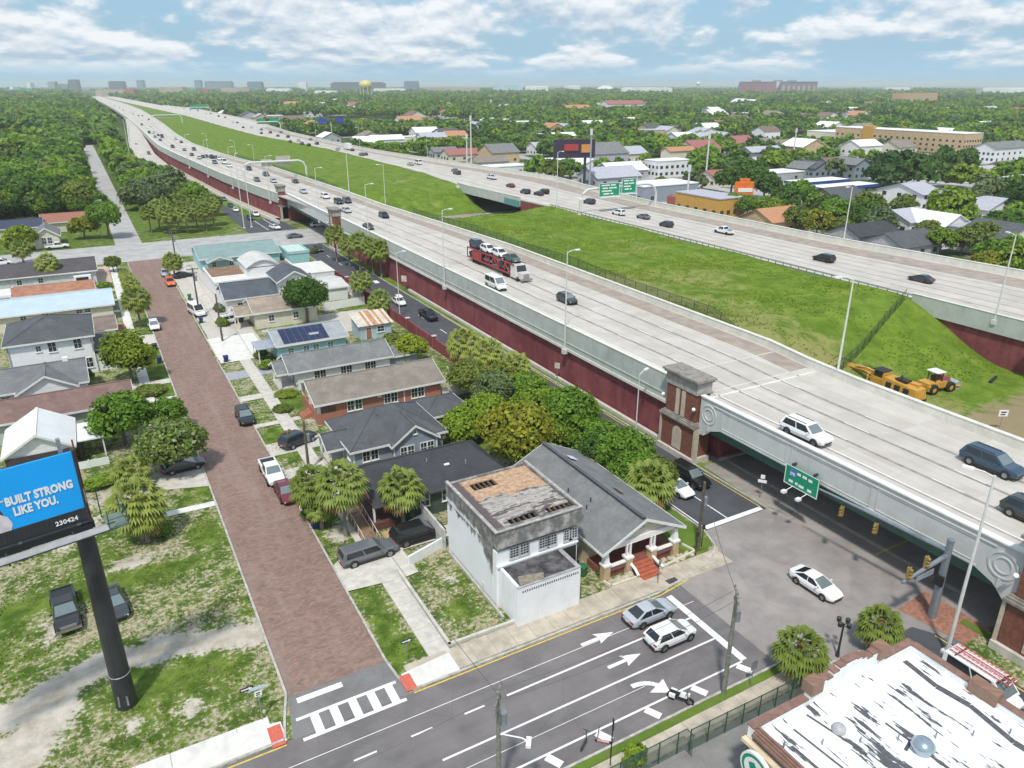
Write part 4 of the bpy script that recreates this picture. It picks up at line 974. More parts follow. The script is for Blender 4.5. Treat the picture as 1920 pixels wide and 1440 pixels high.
farv = [(1726, 528, 'sedan', 'charcoal'), (1544, 490, 'suv', 'black'), (1357, 438, 'pickup', 'white'), (1249, 425, 'hatch', 'charcoal'), (1206, 410, 'sedan', 'grey'), (1160, 403, 'suv', 'white'), (1105, 382, 'suv', 'charcoal'), (1020, 363, 'suv', 'black'), (985, 363, 'suv', 'charcoal'), (1010, 366, 'sedan', 'black'), (957, 351, 'sedan', 'maroon'), (922, 336, 'pickup', 'white'), (921, 332, 'sedan', 'silver'), (857, 327, 'suv', 'charcoal'), (853, 322, 'sedan', 'grey'), (784, 308, 'van', 'white'), (770, 310, 'sedan', 'beige'), (685, 291, 'sedan', 'navy'), (678, 292, 'suv', 'grey'), (634, 282, 'suv', 'silver'), (660, 283, 'sedan', 'black'), (594, 271, 'suv', 'charcoal'), (582, 263, 'sedan', 'grey'), (579, 273, 'sedan', 'black'), (566, 271, 'suv', 'grey'), (560, 265, 'sedan', 'silver'), (544, 267, 'sedan', 'charcoal'), (540, 258, 'suv', 'black'), (527, 249, 'sedan', 'grey'), (521, 256, 'sedan', 'navy'), (507, 250, 'suv', 'charcoal'), (490, 251, 'sedan', 'black'), (490, 244, 'sedan', 'grey'), (472, 240, 'suv', 'white'), (456, 240, 'sedan', 'charcoal'), (445, 231, 'sedan', 'black'), (437, 230, 'suv', 'white'), (422, 221, 'sedan', 'charcoal'), (410, 219, 'suv', 'black'), (395, 214, 'sedan', 'grey'), (386, 213, 'sedan', 'white'), (371, 208, 'suv', 'charcoal'), (357, 208, 'van', 'white'), (345, 204, 'sedan', 'silver'), (330, 202, 'suv', 'white'), (316, 198, 'sedan', 'white'), (300, 195, 'van', 'white'), (288, 192, 'sedan', 'silver'), (276, 190, 'suv', 'white'), (262, 187, 'van', 'white')]
flow('far carriageway', farv, ZF, AWAY, 'vehicles on the far carriageway', 'the parked diggers')

# box truck on the far carriageway
def box_truck(loc, head, label):
    r = thing('box_truck', label, 'truck', loc, head)
    MB().box(-4, -1.2, 1.0, 2.2, 1.2, 3.7).build('cargo_box', M('truck_white', (.75, .75, .74), .5, .05, obj=True), r)
    MB().hexa([(2.3, -1.1, .6), (4.3, -1.1, .6), (4.3, 1.1, .6), (2.3, 1.1, .6)], [(2.3, -1.05, 2.6), (3.6, -1.0, 2.6), (3.6, 1.0, 2.6), (2.3, 1.05, 2.6)]).build('cab', PAINTS['white'], r)
    MB().face([(4.31, -.9, 1.4), (4.31, .9, 1.4), (3.66, .9, 2.5), (3.66, -.9, 2.5)]).build('windscreen', GLASS, r)
    for x in (-2.8, 3.2):
        for s in (-1, 1): ob('wheel', car_meshes('bigsuv')['tyre'], r, (x, s * 1.05, .42))
    return r
box_truck((*at(652, 281, ZF)[:2], ZF), AWAY, 'white box truck among the traffic of the far carriageway')

# car carrier
def carrier():
    x, y, _ = at(940, 528, ZN)
    r = thing('car_carrier', 'long red two-deck car carrier lorry loaded with cars on the near carriageway', 'truck', (67.6, 126.6, ZN), TOWARD)
    redf, grey = M('carrier_red', (.33, .03, .035), .45, .12, obj=True), M('carrier_grey', (.28, .28, .28), .5, .15, metal=.4, obj=True)
    MB().box(7.2, -1.2, .5, 9.6, 1.2, 1.1).hexa([(7.2, -1.2, 1.1), (9.4, -1.2, 1.1), (9.4, 1.2, 1.1), (7.2, 1.2, 1.1)], [(7.2, -1.15, 2.9), (8.9, -1.1, 2.9), (8.9, 1.1, 2.9), (7.2, 1.15, 2.9)]).box(9.4, -.95, .55, 11.0, .95, 1.7).build('cab', M('cab_white', (.62, .60, .58), .4, .08, obj=True), r)
    MB().face([(9.42, -1, 1.75), (9.42, 1, 1.75), (8.95, .95, 2.75), (8.95, -.95, 2.75)]).build('windscreen', GLASS, r)
    MB().box(11.0, -.6, .7, 11.06, .6, 1.55).build('grille', RIM, r); MB().box(10.9, -1.2, .35, 11.25, 1.2, .7).build('bumper', RIM, r)
    f = MB()
    for s in (-1.22, 1.22):
        f.box(-11, s - .07, .8, 6.9, s + .07, 1.1); f.box(-11, s - .06, 2.7, -1.2, s + .06, 2.95); f.box(-.6, s - .06, 2.75, 8.6, s + .06, 3.0)
        for a in (-10.9, -8.2, -5.4, -2.6, -1.3, .2, 2.6, 5.0, 6.8): f.box(a - .08, s - .08, .9, a + .08, s + .08, 2.9)
        f.tube((-8.2, s, 1), (-5.4, s, 2.8), .08); f.tube((.2, s, 2.8), (2.6, s, 1), .08); f.tube((5, s, 2.8), (6.8, s, 1), .08)
    f.build('frame', redf, r)
    MB().box(-8.6, -1.26, .95, -4.6, -1.2, 2.6).box(-8.6, 1.2, .95, -4.6, 1.26, 2.6).build('side_panel', redf, r)
    d = MB()
    for s in (-.7, .7): d.box(-11, s - .3, 2.72, -1.2, s + .3, 2.8).box(-.6, s - .3, 2.78, 8.6, s + .3, 2.86).box(-11, s - .3, .82, 6.9, s + .3, .9)
    d.build('deck_track', grey, r)
    for a in (-8.3, -7.2, -6.1, 4.6, 5.7, 9.6):
        for s in (-1, 1): ob('wheel', car_meshes('bigsuv')['tyre'], r, (a, s * 1.1, .42))
    cx, cy = 67.6, 126.6
    for k, (a, kind, p, z, l) in enumerate(((-8.6, 'suv', 'navy', 2.82, 'blue grey car at the tail of the carrier top deck'), (-3.9, 'hatch', 'white', 2.82, 'white hatchback second from the tail of the carrier top deck'), (.9, 'hatch', 'white', 2.88, 'white hatchback in the middle of the carrier top deck'), (5.6, 'sedan', 'green', 2.88, 'dark green sedan over the carrier cab'), (-8.8, 'sedan', 'black', .92, 'black car low inside the carrier tail'), (-3.6, 'sedan', 'grey', .92, 'grey car low in the middle of the carrier'), (2.9, 'sedan', 'charcoal', .92, 'dark car low behind the carrier cab'))):
        farcar(kind, p, l, (cx, cy - a, ZN + z), TOWARD, 'cars loaded on the car carrier')
carrier()

# construction machines
YEL = M('machine_yellow', (.56, .30, .05), .5, .14, 2, obj=True, stain=.3); BLK = M('machine_black', (.025, .025, .025), .7, .1, obj=True)
def big_wheel(r, w=.5):
    mb = MB(); n = 16; prof = [(r * .5, -w / 2), (r * .92, -w / 2), (r, -w * .3), (r, w * .3), (r * .92, w / 2), (r * .5, w / 2)]
    for rr, y in prof:
        for k in range(n): a = 2 * PI * k / n; mb.v.append((rr * math.cos(a), y, rr * math.sin(a)))
    for i in range(len(prof) - 1):
        for k in range(n): k2 = (k + 1) % n; mb.f.append((i * n + k, i * n + k2, (i + 1) * n + k2, (i + 1) * n + k)); mb.m.append(0)
    mb.disc((0, -w * .4, 0), r * .52, 'y', 14, 1).disc((0, w * .4, 0), r * .52, 'y', 14, 1)
    return mb.mesh('wheel', [TYRE, YEL])
def grader():
    z = 1.0; a = at(1575, 690, 1.6); b_ = at(1730, 760, .9)
    x0, y0 = 97.4, 67.5
    head = math.atan2(a[1] - b_[1], a[0] - b_[0]); cx, cy = (a[0] + b_[0]) / 2, (a[1] + b_[1]) / 2
    r = thing('road_grader', 'long yellow road grader with a thin front boom parked behind the barrier', 'digger', (cx, cy, mz(cx, cy) - .1), head)
    L = math.dist(a[:2], b_[:2]) / 2
    MB().hexa([(-L + .5, -1.2, .9), (-1.2, -1.2, .9), (-1.2, 1.2, .9), (-L + .5, 1.2, .9)], [(-L + .7, -1.0, 2.4), (-1.2, -1.0, 2.7), (-1.2, 1.0, 2.7), (-L + .7, 1.0, 2.4)]).box(-L + 1.4, -1.1, 2.4, -2.0, -.2, 2.75).build('engine_hood', YEL, r)
    MB().box(-1.1, -.9, 1.0, 1.0, .9, 2.2).hexa([(-1.0, -.8, 2.2), (.9, -.8, 2.2), (.9, .8, 2.2), (-1.0, .8, 2.2)], [(-.9, -.75, 3.2), (.6, -.75, 3.2), (.6, .75, 3.2), (-.9, .75, 3.2)]).build('cab', YEL, r)
    MB().face([(.92, -.7, 2.25), (.92, .7, 2.25), (.64, .65, 3.1), (.64, -.65, 3.1)]).face([(-.8, -.82, 2.3), (.7, -.82, 2.3), (.5, -.78, 3.1), (-.75, -.78, 3.1)]).face([(-.8, .82, 2.3), (.7, .82, 2.3), (.5, .78, 3.1), (-.75, .78, 3.1)]).build('window', GLASS, r)
    MB().path([(.8, 0, 2.0), (2.5, 0, 2.3), (L - 1.2, 0, 2.0), (L - .4, 0, 1.2)], [.55, .5, .36, .34], 6).build('boom', YEL, r)
    MB().box(1.5, -2.0, .35, 1.75, 2.0, 1.0).tube((1.6, -.8, 1), (1.8, -.4, 2.2), .1).tube((1.6, .8, 1), (1.8, .4, 2.2), .1).build('blade', YEL, r)
    w = big_wheel(.72)
    for x in (-L + 1.2, -L + 2.9, L - .5):
        for s in (-1.15, 1.15): ob('wheel', w, r, (x, s, .72))
    MB().tube((-3.5, .3, 2.6), (-3.5, .3, 3.6), .09).build('exhaust', BLK, r)
    for x in (-2.2, -3.6, -5.0): MB().box(x - .4, -1.22, 1.3, x + .4, 1.22, 2.2).build('engine_louvre', BLK, r)
    for y in (-.35, .35): MB().path([(.9, y, 2.6), (2.4, y * 1.4, 2.8), (4.2, y, 2.3)], .05, 5).build('hose', BLK, r)
    MB().box(-4.4, -.7, 2.72, -2.6, .5, 2.95).build('intake', BLK, r); MB().box(-1.0, -.95, 3.2, .8, .95, 3.3).build('cab_roof', BLK, r)
grader()
def dozer():
    c = at(1755, 718, 1.2)
    r = thing('compactor', 'yellow compactor with a white canopy and red hood by the grass slope', 'digger', (c[0], c[1], mz(c[0], c[1]) - .1), -.15)
    MB().box(-2.6, -1.0, .8, 1.0, 1.0, 1.7).box(-2.7, -1.2, .6, -2.2, 1.2, 1.4).build('chassis', YEL, r)
    MB().hexa([(.3, -.7, 1.7), (2.0, -.7, 1.5), (2.0, .7, 1.5), (.3, .7, 1.7)], [(.3, -.6, 2.5), (1.9, -.6, 2.1), (1.9, .6, 2.1), (.3, .6, 2.5)]).build('hood', M('faded_red', (.30, .09, .09), .6, .1, obj=True), r)
    cp = MB()
    for x in (-1.0, .2):
        for y in (-.7, .7): cp.box(x - .05, y - .05, 1.7, x + .05, y + .05, 3.1)
    cp.build('canopy_post', BLK, r)
    MB().box(-1.3, -.95, 3.1, .5, .95, 3.22).build('canopy', M('canopy_white', (.78, .78, .76), .5, .05, obj=True), r)
    MB().box(-.9, -.3, 1.7, -.4, .3, 2.2).box(-.95, -.3, 2.0, -.8, .3, 2.6).build('seat', BLK, r)
    w = big_wheel(.8, .7)
    for x in (-1.7, 1.6):
        for s in (-1.1, 1.1): ob('wheel', w, r, (x, s, .8))
    f = MB()
    for s in (-1.2, 1.2): f.tube((1.2, s, .9), (3.4, s, .8), .14, n=6)
    f.build('frame_arm', YEL, r)
    MB().tube((3.3, -1.1, .72), (3.3, 1.1, .72), .7, n=16).build('drum', STEEL, r)
dozer()
def dark_pipe():
    c = at(1862, 711, .3); tag(MB().tube((0, -1.5, .25), (0, 1.5, .25), .24, n=10).build('drain_pipe', BLK, None, (c[0], c[1], 0), -1.3), 'short black drain pipe lying on the grass behind the compactor', 'pipe')
dark_pipe()
# ------------------------------------------------------------------ trees and plants
def leaf_mat(name, lo, hi, tip=None):
    if name in _M: return _M[name]
    m, t, b = mk(name); N = NT(t)
    ri = N.n('ShaderNodeNewGeometry').outputs['Random Per Island']; ro = N.n('ShaderNodeObjectInfo').outputs['Random']
    col = N.mix(ri, lo, hi)
    if tip: col = N.mix(N.math('GREATER_THAN', N.math('FRACT', N.math('MULTIPLY', ri, 7.3)), .80), col, tip)
    col = N.mix(N.math('MULTIPLY', ro, .45), col, (hi[0] * .95, hi[1] * 1.0, hi[2] * .8))
    pn = N.noise(N.pos(), .035, 3, .6)
    col = N.mix(N.math('MULTIPLY', N.ramp(pn, .42, .66), .55), col, (hi[0] * 1.35, hi[1] * 1.2, hi[2] * 1.0))
    N.l(col, b.inputs['Base Color']); b.inputs['Roughness'].default_value = .6; b.inputs['Specular IOR Level'].default_value = .25
    tr = N.n('ShaderNodeBsdfTranslucent'); N.l(col, tr.inputs[0]); mx = N.n('ShaderNodeMixShader'); mx.inputs[0].default_value = .34
    N.l(b.outputs[0], mx.inputs[1]); N.l(tr.outputs[0], mx.inputs[2]); N.l(mx.outputs[0], t.nodes['Material Output'].inputs[0])
    _M[name] = m; return m
LEAVES = dict(oak=leaf_mat('oak_leaf', (.036, .088, .014), (.105, .205, .035)), mid=leaf_mat('mid_leaf', (.07, .15, .015), (.19, .335, .04)),
  bright=leaf_mat('bright_leaf', (.095, .175, .012), (.25, .37, .04)), lime=leaf_mat('lime_leaf', (.13, .20, .012), (.30, .38, .04)),
  yellow=leaf_mat('yellowing_leaf', (.10, .145, .012), (.27, .30, .035), (.44, .37, .03)), olive=leaf_mat('olive_leaf', (.08, .125, .02), (.20, .26, .055)),
  flower=leaf_mat('flowering_leaf', (.065, .125, .02), (.18, .26, .06), (.45, .46, .33)), dark=leaf_mat('dark_leaf', (.022, .06, .013), (.065, .14, .03)),
  grey=leaf_mat('grey_green_leaf', (.06, .10, .04), (.165, .235, .105)), brown=leaf_mat('dead_frond', (.12, .075, .025), (.30, .20, .075)))
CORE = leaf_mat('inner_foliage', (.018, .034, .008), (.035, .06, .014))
BARK = M('bark', (.16, .13, .10), .9, .2, 4, obj=True); PBARK = M('palm_bark', (.23, .20, .165), .9, .2, 5, obj=True)
CUBE = np.array([(-1, -1, -1), (1, -1, -1), (1, 1, -1), (-1, 1, -1), (-1, -1, 1), (1, -1, 1), (1, 1, 1), (-1, 1, 1)], float) / math.sqrt(3)
CUBF = np.array([(0, 3, 2, 1), (4, 5, 6, 7), (0, 1, 5, 4), (1, 2, 6, 5), (2, 3, 7, 6), (3, 0, 4, 7)])
def crown_arrays(seed, rx, ry, rz, ncl, per, leaf, cr=.36, low=-.35, core=True):
    g = np.random.default_rng(seed)
    d = g.normal(size=(ncl * 3, 3)); d /= np.linalg.norm(d, axis=1)[:, None]; d = d[d[:, 2] > low][:ncl]
    rad = g.uniform(.42, .86, len(d)) ** .7; c = d * rad[:, None] * np.array([rx, ry, rz]) * (1 - cr * .55)
    r = cr * (rx + ry) / 2 * g.uniform(.65, 1.2, len(d))
    k = np.repeat(np.arange(len(d)), per); n = len(k)
    e = g.normal(size=(n, 3)); e[:, 2] += .35; e += .9 * d[k]; e /= np.linalg.norm(e, axis=1)[:, None]
    p = c[k] + e * (r[k] * g.uniform(.72, 1.1, n))[:, None] * np.array([1, 1, min(1, rz / rx * 1.05)])
    nn = e + g.normal(size=(n, 3)) * .55; nn /= np.linalg.norm(nn, axis=1)[:, None]
    h = g.normal(size=(n, 3)); u = np.cross(nn, h); u /= np.linalg.norm(u, axis=1)[:, None] + 1e-9; w = np.cross(nn, u)
    s = leaf * g.uniform(.55, 1.35, n)[:, None]
    V = np.stack([p - u * s, p - w * s * .62, p + u * s, p + w * s * .62], 1).reshape(-1, 3)
    F = np.arange(n * 4).reshape(-1, 4); MI = np.zeros(n, int)
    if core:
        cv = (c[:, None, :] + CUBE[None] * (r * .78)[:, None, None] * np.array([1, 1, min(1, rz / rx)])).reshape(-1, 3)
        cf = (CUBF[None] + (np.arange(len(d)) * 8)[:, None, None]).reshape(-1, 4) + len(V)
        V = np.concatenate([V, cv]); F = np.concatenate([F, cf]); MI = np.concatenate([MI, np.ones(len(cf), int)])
    return V, F, MI
CR = {}
def crown_mesh(kind, variant, leaf, shape=1.0, ncl=34, per=46, ls=.1):
    """unit crown, 1 m radius; scaled per tree"""
    key = (kind, variant, leaf, shape, ncl, per)
    if key not in CR:
        V, F, MI = crown_arrays(hash((variant, ncl)) % 9999 + 11 * variant, 1, 1 * (.92 + .08 * variant), .78 * shape, ncl, per, ls)
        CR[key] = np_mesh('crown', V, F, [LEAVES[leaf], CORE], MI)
    return CR[key]
TK = {}
def trunk_mesh(v):
    if v not in TK:
        g = random.Random(v); mb = MB(); mb.path([(0, 0, 0), (.03, .02, .5), (-.02, .03, 1.05)], [.075, .055, .045], 7)
        for k in range(5):
            a = 6.28 * k / 5 + g.random(); r = .55; mb.path([(0, 0, .55 + .08 * k), (r * .5 * math.cos(a), r * .5 * math.sin(a), .95 + .06 * k), (r * math.cos(a), r * math.sin(a), 1.25)], [.035, .025, .01], 5)
        TK[v] = mb.mesh('trunk', BARK)
    return TK[v]
TREES = []
def tree(x, y, r, h, leaf='mid', label=None, z=0.0, shape=1.0, group=None, fine=1, cat='tree', name='broadleaf_tree'):
    """h: height of the crown's top"""
    v = rnd.randrange(3)
    root = thing(name, label, cat, (x, y, z), rnd.uniform(0, 6.28), group)
    ncl, per, ls = ((26, 26, .17), (38, 62, .088), (60, 95, .062))[fine]
    cz = max(h - .72 * r * shape, .55 * r)
    t = ob('trunk', trunk_mesh(v), root); t.scale = (max(r, 1.6) * .9, max(r, 1.6) * .9, max(cz * .85, .4))
    c = ob('crown', crown_mesh('t', v, leaf, shape, ncl, per, ls), root, (0, 0, cz)); c.scale = (r, r, r)
    TREES.append((root, leaf, x, y, label)); return root
PALM = {}
def palm_crown(v, droop=1.0):
    key = (v, droop)
    if key in PALM: return PALM[key]
    g = random.Random(40 + v); V, F, MI = [], [], []
    n = 60
    for i in range(n):
        el = math.asin(-.72 + 1.7 * (i + .5) / n) if -.72 + 1.7 * (i + .5) / n < 1 else 1.5
        az = i * 2.39996 + g.uniform(-.2, .2); dead = el < -.5 and g.random() < .6
        L = g.uniform(.55, .7); dv = Vector((math.cos(el) * math.cos(az), math.cos(el) * math.sin(az), math.sin(el)))
        b0 = dv * .12; c = dv * L + Vector((0, 0, -.10 * droop)); side = dv.cross(Vector((0, 0, 1))).normalized(); up = side.cross(dv).normalized()
        for q in range(9):                       # fan of narrow blades
            a = (q - 4) / 4 * 1.25; dr = (dv * math.cos(a) + side * math.sin(a)).normalized()
            fl = .44 * (1 - .22 * abs(a)); tip = c + dr * fl + Vector((0, 0, -.17 * droop - .06 * abs(a)))
            w = side * math.cos(a) * .066 - dv * math.sin(a) * .066; mid = c + dr * fl * .5 + up * .03
            k = len(V); V += [tuple(c), tuple(mid - w), tuple(tip), tuple(mid + w)]; F.append((k, k + 1, k + 2, k + 3)); MI.append(1 if dead else 0)
        w = side * .014; k = len(V); V += [tuple(b0 - w), tuple(c - w), tuple(c + w), tuple(b0 + w)]; F.append((k, k + 1, k + 2, k + 3)); MI.append(1 if dead else 0)
    PALM[key] = (np.array(V), np.array(F), np.array(MI)); return PALM[key]
PLEAF = leaf_mat('palm_leaf', (.115, .175, .03), (.32, .39, .10)); PLEAFD = leaf_mat('palm_leaf_dark', (.085, .135, .022), (.25, .31, .065))
PM = {}
def palm(x, y, r, h, label=None, z=0.0, dark=False, group=None, thin=1.0):
    v = rnd.randrange(3); key = (v, dark)
    if key not in PM:
        V, F, MI = palm_crown(v); PM[key] = np_mesh('fronds', V, F, [PLEAFD if dark else PLEAF, LEAVES['brown']], MI)
    if 'trunk' not in PM:
        mb = MB(); mb.path([(0, 0, 0), (.02, 0, .3), (.01, .02, .7), (0, 0, 1)], [.26, .19, .18, .21], 8); PM['trunk'] = mb.mesh('trunk', PBARK)
        mb = MB(); mb.lathe([(.2, -.5), (.34, -.1), (.3, .3), (.05, .6)], (0, 0, 0), 8); PM['boots'] = mb.mesh('boots', LEAVES['brown'])
    root = thing('palm_tree', label, 'palm tree', (x, y, z), rnd.uniform(0, 6.28), group)
    t = ob('trunk', PM['trunk'], root); t.scale = (thin, thin, h - r * .45)
    b = ob('boots', PM['boots'], root, (0, 0, h - r * .5)); b.scale = (thin, thin, r * .4)
    c = ob('fronds', PM[key], root, (0, 0, h - r * .55)); c.scale = (r, r, r)
    TREES.append((root, 'palm', x, y, label)); return root
def bush(x, y, r, h, leaf='mid', label=None, z=0.0, ry=None, rz=0.0, name='bush', cat='bush'):
    v = rnd.randrange(3)
    o = ob(name, crown_mesh('b', v, leaf, 1.0, 30, 50, .12), None, (x, y, z + h * .42), rz); o.scale = (r, ry or r, h * .75)
    return tag(o, label, cat)
def P_(px, py, z=0.0): return at(px, py, z)[:2]
def tr(px, py, r, h, leaf, label, shape=1.0, fine=2, **k): return tree(*P_(px, py), r, h, leaf, label, shape=shape, fine=fine, **k)
def pa(px, py, r, h, label, **k): return palm(*P_(px, py), r, h, label, **k)
# along the brick street
tr(205, 447, 5.4, 10.5, 'mid', 'round dark green tree alone at the corner of the top cross street')
tr(247, 716, 3.9, 7.9, 'lime', 'dense olive green round tree beside the white two-storey house', 1.35)
tr(236, 832, 4.0, 6.6, 'mid', 'leafy green tree in front of the brown-roofed long house')
tr(318, 812, 2.6, 4.6, 'mid', 'small leafy tree at the kerb above the black parked sedan')
tr(326, 888, 4.1, 6.6, 'flower', 'white-flowered tree over the parked black sedan')
pa(270, 1012, 2.9, 6.2, 'tall shaggy palm on the vacant lot beyond the billboard')
pa(278, 1016, 2.2, 4.6, 'shorter palm leaning out from the shaggy palm on the vacant lot', dark=True)
pa(250, 912, 2.2, 3.2, 'low brownish palm by the clipped hedge')
pa(264, 612, 3.0, 7.2, 'broad palm beside the white car on the brick street', dark=True)
pa(250, 560, 2.0, 4.6, 'yellowing palm on the verge above the broad palm')
pa(240, 540, 1.7, 4.0, 'smaller green palm just above the yellowing verge palm')
tr(214, 510, 2.2, 3.8, 'olive', 'low bushy tree at the verge corner near the brick street end')
pa(98, 535, 2.7, 6.8, 'round palm in front of the long dark-roofed house')
pa(328, 520, 2.6, 5.4, 'thick palm opposite the top corner of the brick street', dark=True)
pa(648, 1003, 2.7, 7.6, 'tall palm with a bare trunk beside the grey capped pickup')
pa(592, 984, 2.3, 6.2, 'leaning palm behind the blue bins, beside the tallest palm', dark=True)
pa(604, 990, 1.6, 3.6, 'small yellowish palm low by the blue bins')
pa(757, 984, 2.5, 6.0, 'round pale palm before the dark-roofed house with the ramp')
tr(577, 604, 4.3, 8.4, 'oak', 'big dense dark tree between the tan-roofed house and the white fence')
tr(772, 682, 2.9, 4.6, 'lime', 'bright lime green tree by the low red wall')
tr(707, 694, 2.2, 3.2, 'mid', 'dark green bushy tree at the corner of the grey-roofed house')
# the thicket by the frontage road
thick = [(872, 700, 2.9, 6.8, 'palm', 'palm rising at the top of the thicket by the low red wall'), (915, 715, 2.8, 6.4, 'palm', 'second palm at the top of the thicket, nearer the road'), (965, 740, 2.6, 6.0, 'palm', 'palm between the thicket top and the red retaining wall'),
 (880, 745, 3.4, 5.4, 'olive', 'straggly olive tree at the thicket top'), (985, 768, 3.2, 5.2, 'mid', 'green tree in the middle of the thicket edge by the road'), (925, 775, 3.4, 5.8, 'grey', 'pale grey green tree in the thicket behind the brick house'), (1032, 800, 3.0, 5.0, 'bright', 'light green tree of the thicket edge along the road'),
 (870, 832, 3.2, 4.6, 'bright', 'bright green spreading tree behind the grey blue house'), (972, 880, 4.6, 8.0, 'yellow', 'tree with yellow blossom in the thicket behind the derelict building'), (912, 815, 3.2, 5.4, 'bright', 'light green tree left of the yellow-blossomed tree'), (1068, 838, 3.7, 7.6, 'mid', 'tall green tree right of the yellow-blossomed tree'),
 (1115, 868, 3.3, 5.4, 'mid', 'green tree behind the porch bungalow ridge'), (1156, 892, 3.9, 5.8, 'mid', 'broad green tree nearest the frontage road light pole'), (1188, 926, 3.2, 4.8, 'mid', 'green tree over the far eave of the porch bungalow'), (1212, 950, 2.9, 4.9, 'palm', 'drooping yellow green palm hanging over the porch bungalow eave'), (1226, 922, 2.5, 4.2, 'olive', 'olive shrub tree at the frontage road kerb by the white sedan'),
 (1015, 905, 2.8, 4.8, 'bright', 'green tree squeezed between the derelict building and the yellow-blossomed tree'), (1000, 818, 3.3, 6.2, 'bright', 'yellow green tree behind the blossoming tree'), (1048, 780, 2.5, 3.8, 'olive', 'small olive tree beside the frontage road in front of the red wall'), (1085, 832, 2.7, 4.6, 'bright', 'light green tree at the roadside behind the tall green tree'), (1128, 892, 3.2, 5.2, 'oak', 'dark green tree in the heart of the thicket by the bungalow'), (1135, 866, 2.5, 4.0, 'mid', 'green tree at the kerb across from the red wall light pole'), (950, 745, 3.0, 5.4, 'olive', 'olive tree between the two palm tops of the thicket'), (1030, 850, 2.8, 5.4, 'bright', 'bright tree between the yellow blossom and the tall green tree')]
for px, py, r, h, k, l in thick:
    if k == 'palm': pa(px, py, r, h, l)
    else: tr(px, py, r, h, k, l)
# roadside palms below the red wall
for px, py, r, h, l, d in ((632, 492, 2.9, 9.0, 'green palm against the slim brick pylon', True), (656, 500, 2.5, 7.5, 'orange brown palm in the roadside row', False), (676, 508, 3.1, 9.0, 'third palm of the roadside row below the red wall', False), (700, 515, 2.9, 8.6, 'fourth palm of the roadside row below the red wall', False), (716, 522, 3.0, 8.6, 'palm at the near end of the roadside row below the red wall', True), (680, 570, 2.6, 6.6, 'lone palm behind the white fence corner', False), (714, 594, 2.5, 5.0, 'lone palm at the striped shed by the low red wall', False)):
    pa(px, py, r, h, l, dark=d)
for k, (px, py) in enumerate(((284, 436), (300, 430), (318, 438), (336, 430), (352, 437), (370, 428), (388, 433), (402, 424), (310, 420), (345, 418), (378, 416))):
    pa(px, py, 3.0 + .2 * (k % 3), 8.0 + .6 * (k % 2), f'{nth(k + 1)} palm of the clump beyond the top cross street, counted front row first', dark=k % 3 == 0)
for k, (px, py, r, h, lf, l) in enumerate(((300, 395, 5.5, 9, 'grey', 'grey green oak behind the palm clump'), (335, 392, 6.5, 9.5, 'olive', 'wide olive oak behind the palm clump'), (366, 392, 5.5, 9, 'mid', 'green oak behind the palm clump by the far frontage road'), (265, 380, 5.5, 10, 'oak', 'dark oak between the pale street and the grey green oak'), (400, 405, 4, 7, 'olive', 'small olive oak beside the tall white mast pole'), (268, 345, 5, 9, 'dark', 'very dark oak farther along the pale street'), (312, 352, 5.5, 9, 'mid', 'oak farther back between the ramp and the palm clump'))):
    tr(px, py, r, h, lf, l, fine=1)
# far left block
for px, py, r, h, lf, l in ((60, 404, 8.5, 13, 'oak', 'huge dark oak behind the small cream house'), (118, 402, 7.5, 12, 'dark', 'very dark oak above the brown and red roofs'), (15, 398, 8, 12, 'mid', 'broad oak at the picture edge above the red tiled roof'), (150, 372, 7, 11, 'mid', 'mid green oak left of the pale street'), (88, 350, 8, 12, 'oak', 'dark oak behind the very dark oak'), (35, 352, 8, 12, 'mid', 'mid green oak behind the huge dark oak'), (160, 448, 4.0, 6.5, 'yellow', 'yellowish tree beside the small cream house'), (45, 470, 5.0, 6.4, 'lime', 'rounded lime tree left of the small cream house'), (160, 345, 3.4, 12, 'dark', 'narrow dark cypress beside the pale street'), (185, 400, 4.5, 7, 'mid', 'small tree at the pale street behind the corner tree')):
    tr(px, py, r, h, lf, l, fine=1, shape=1.9 if 'cypress' in l else 1.0)
pa(45, 494, 2.8, 5.6, 'palm at the kerb of the top cross street below the lime tree')
pa(1492, 1272, 2.15, 4.1, 'round palm at the street corner beside the red-brick parapet', dark=True)
pa(1640, 1218, 1.9, 3.6, 'second corner palm partly behind the white-roofed building', dark=True)
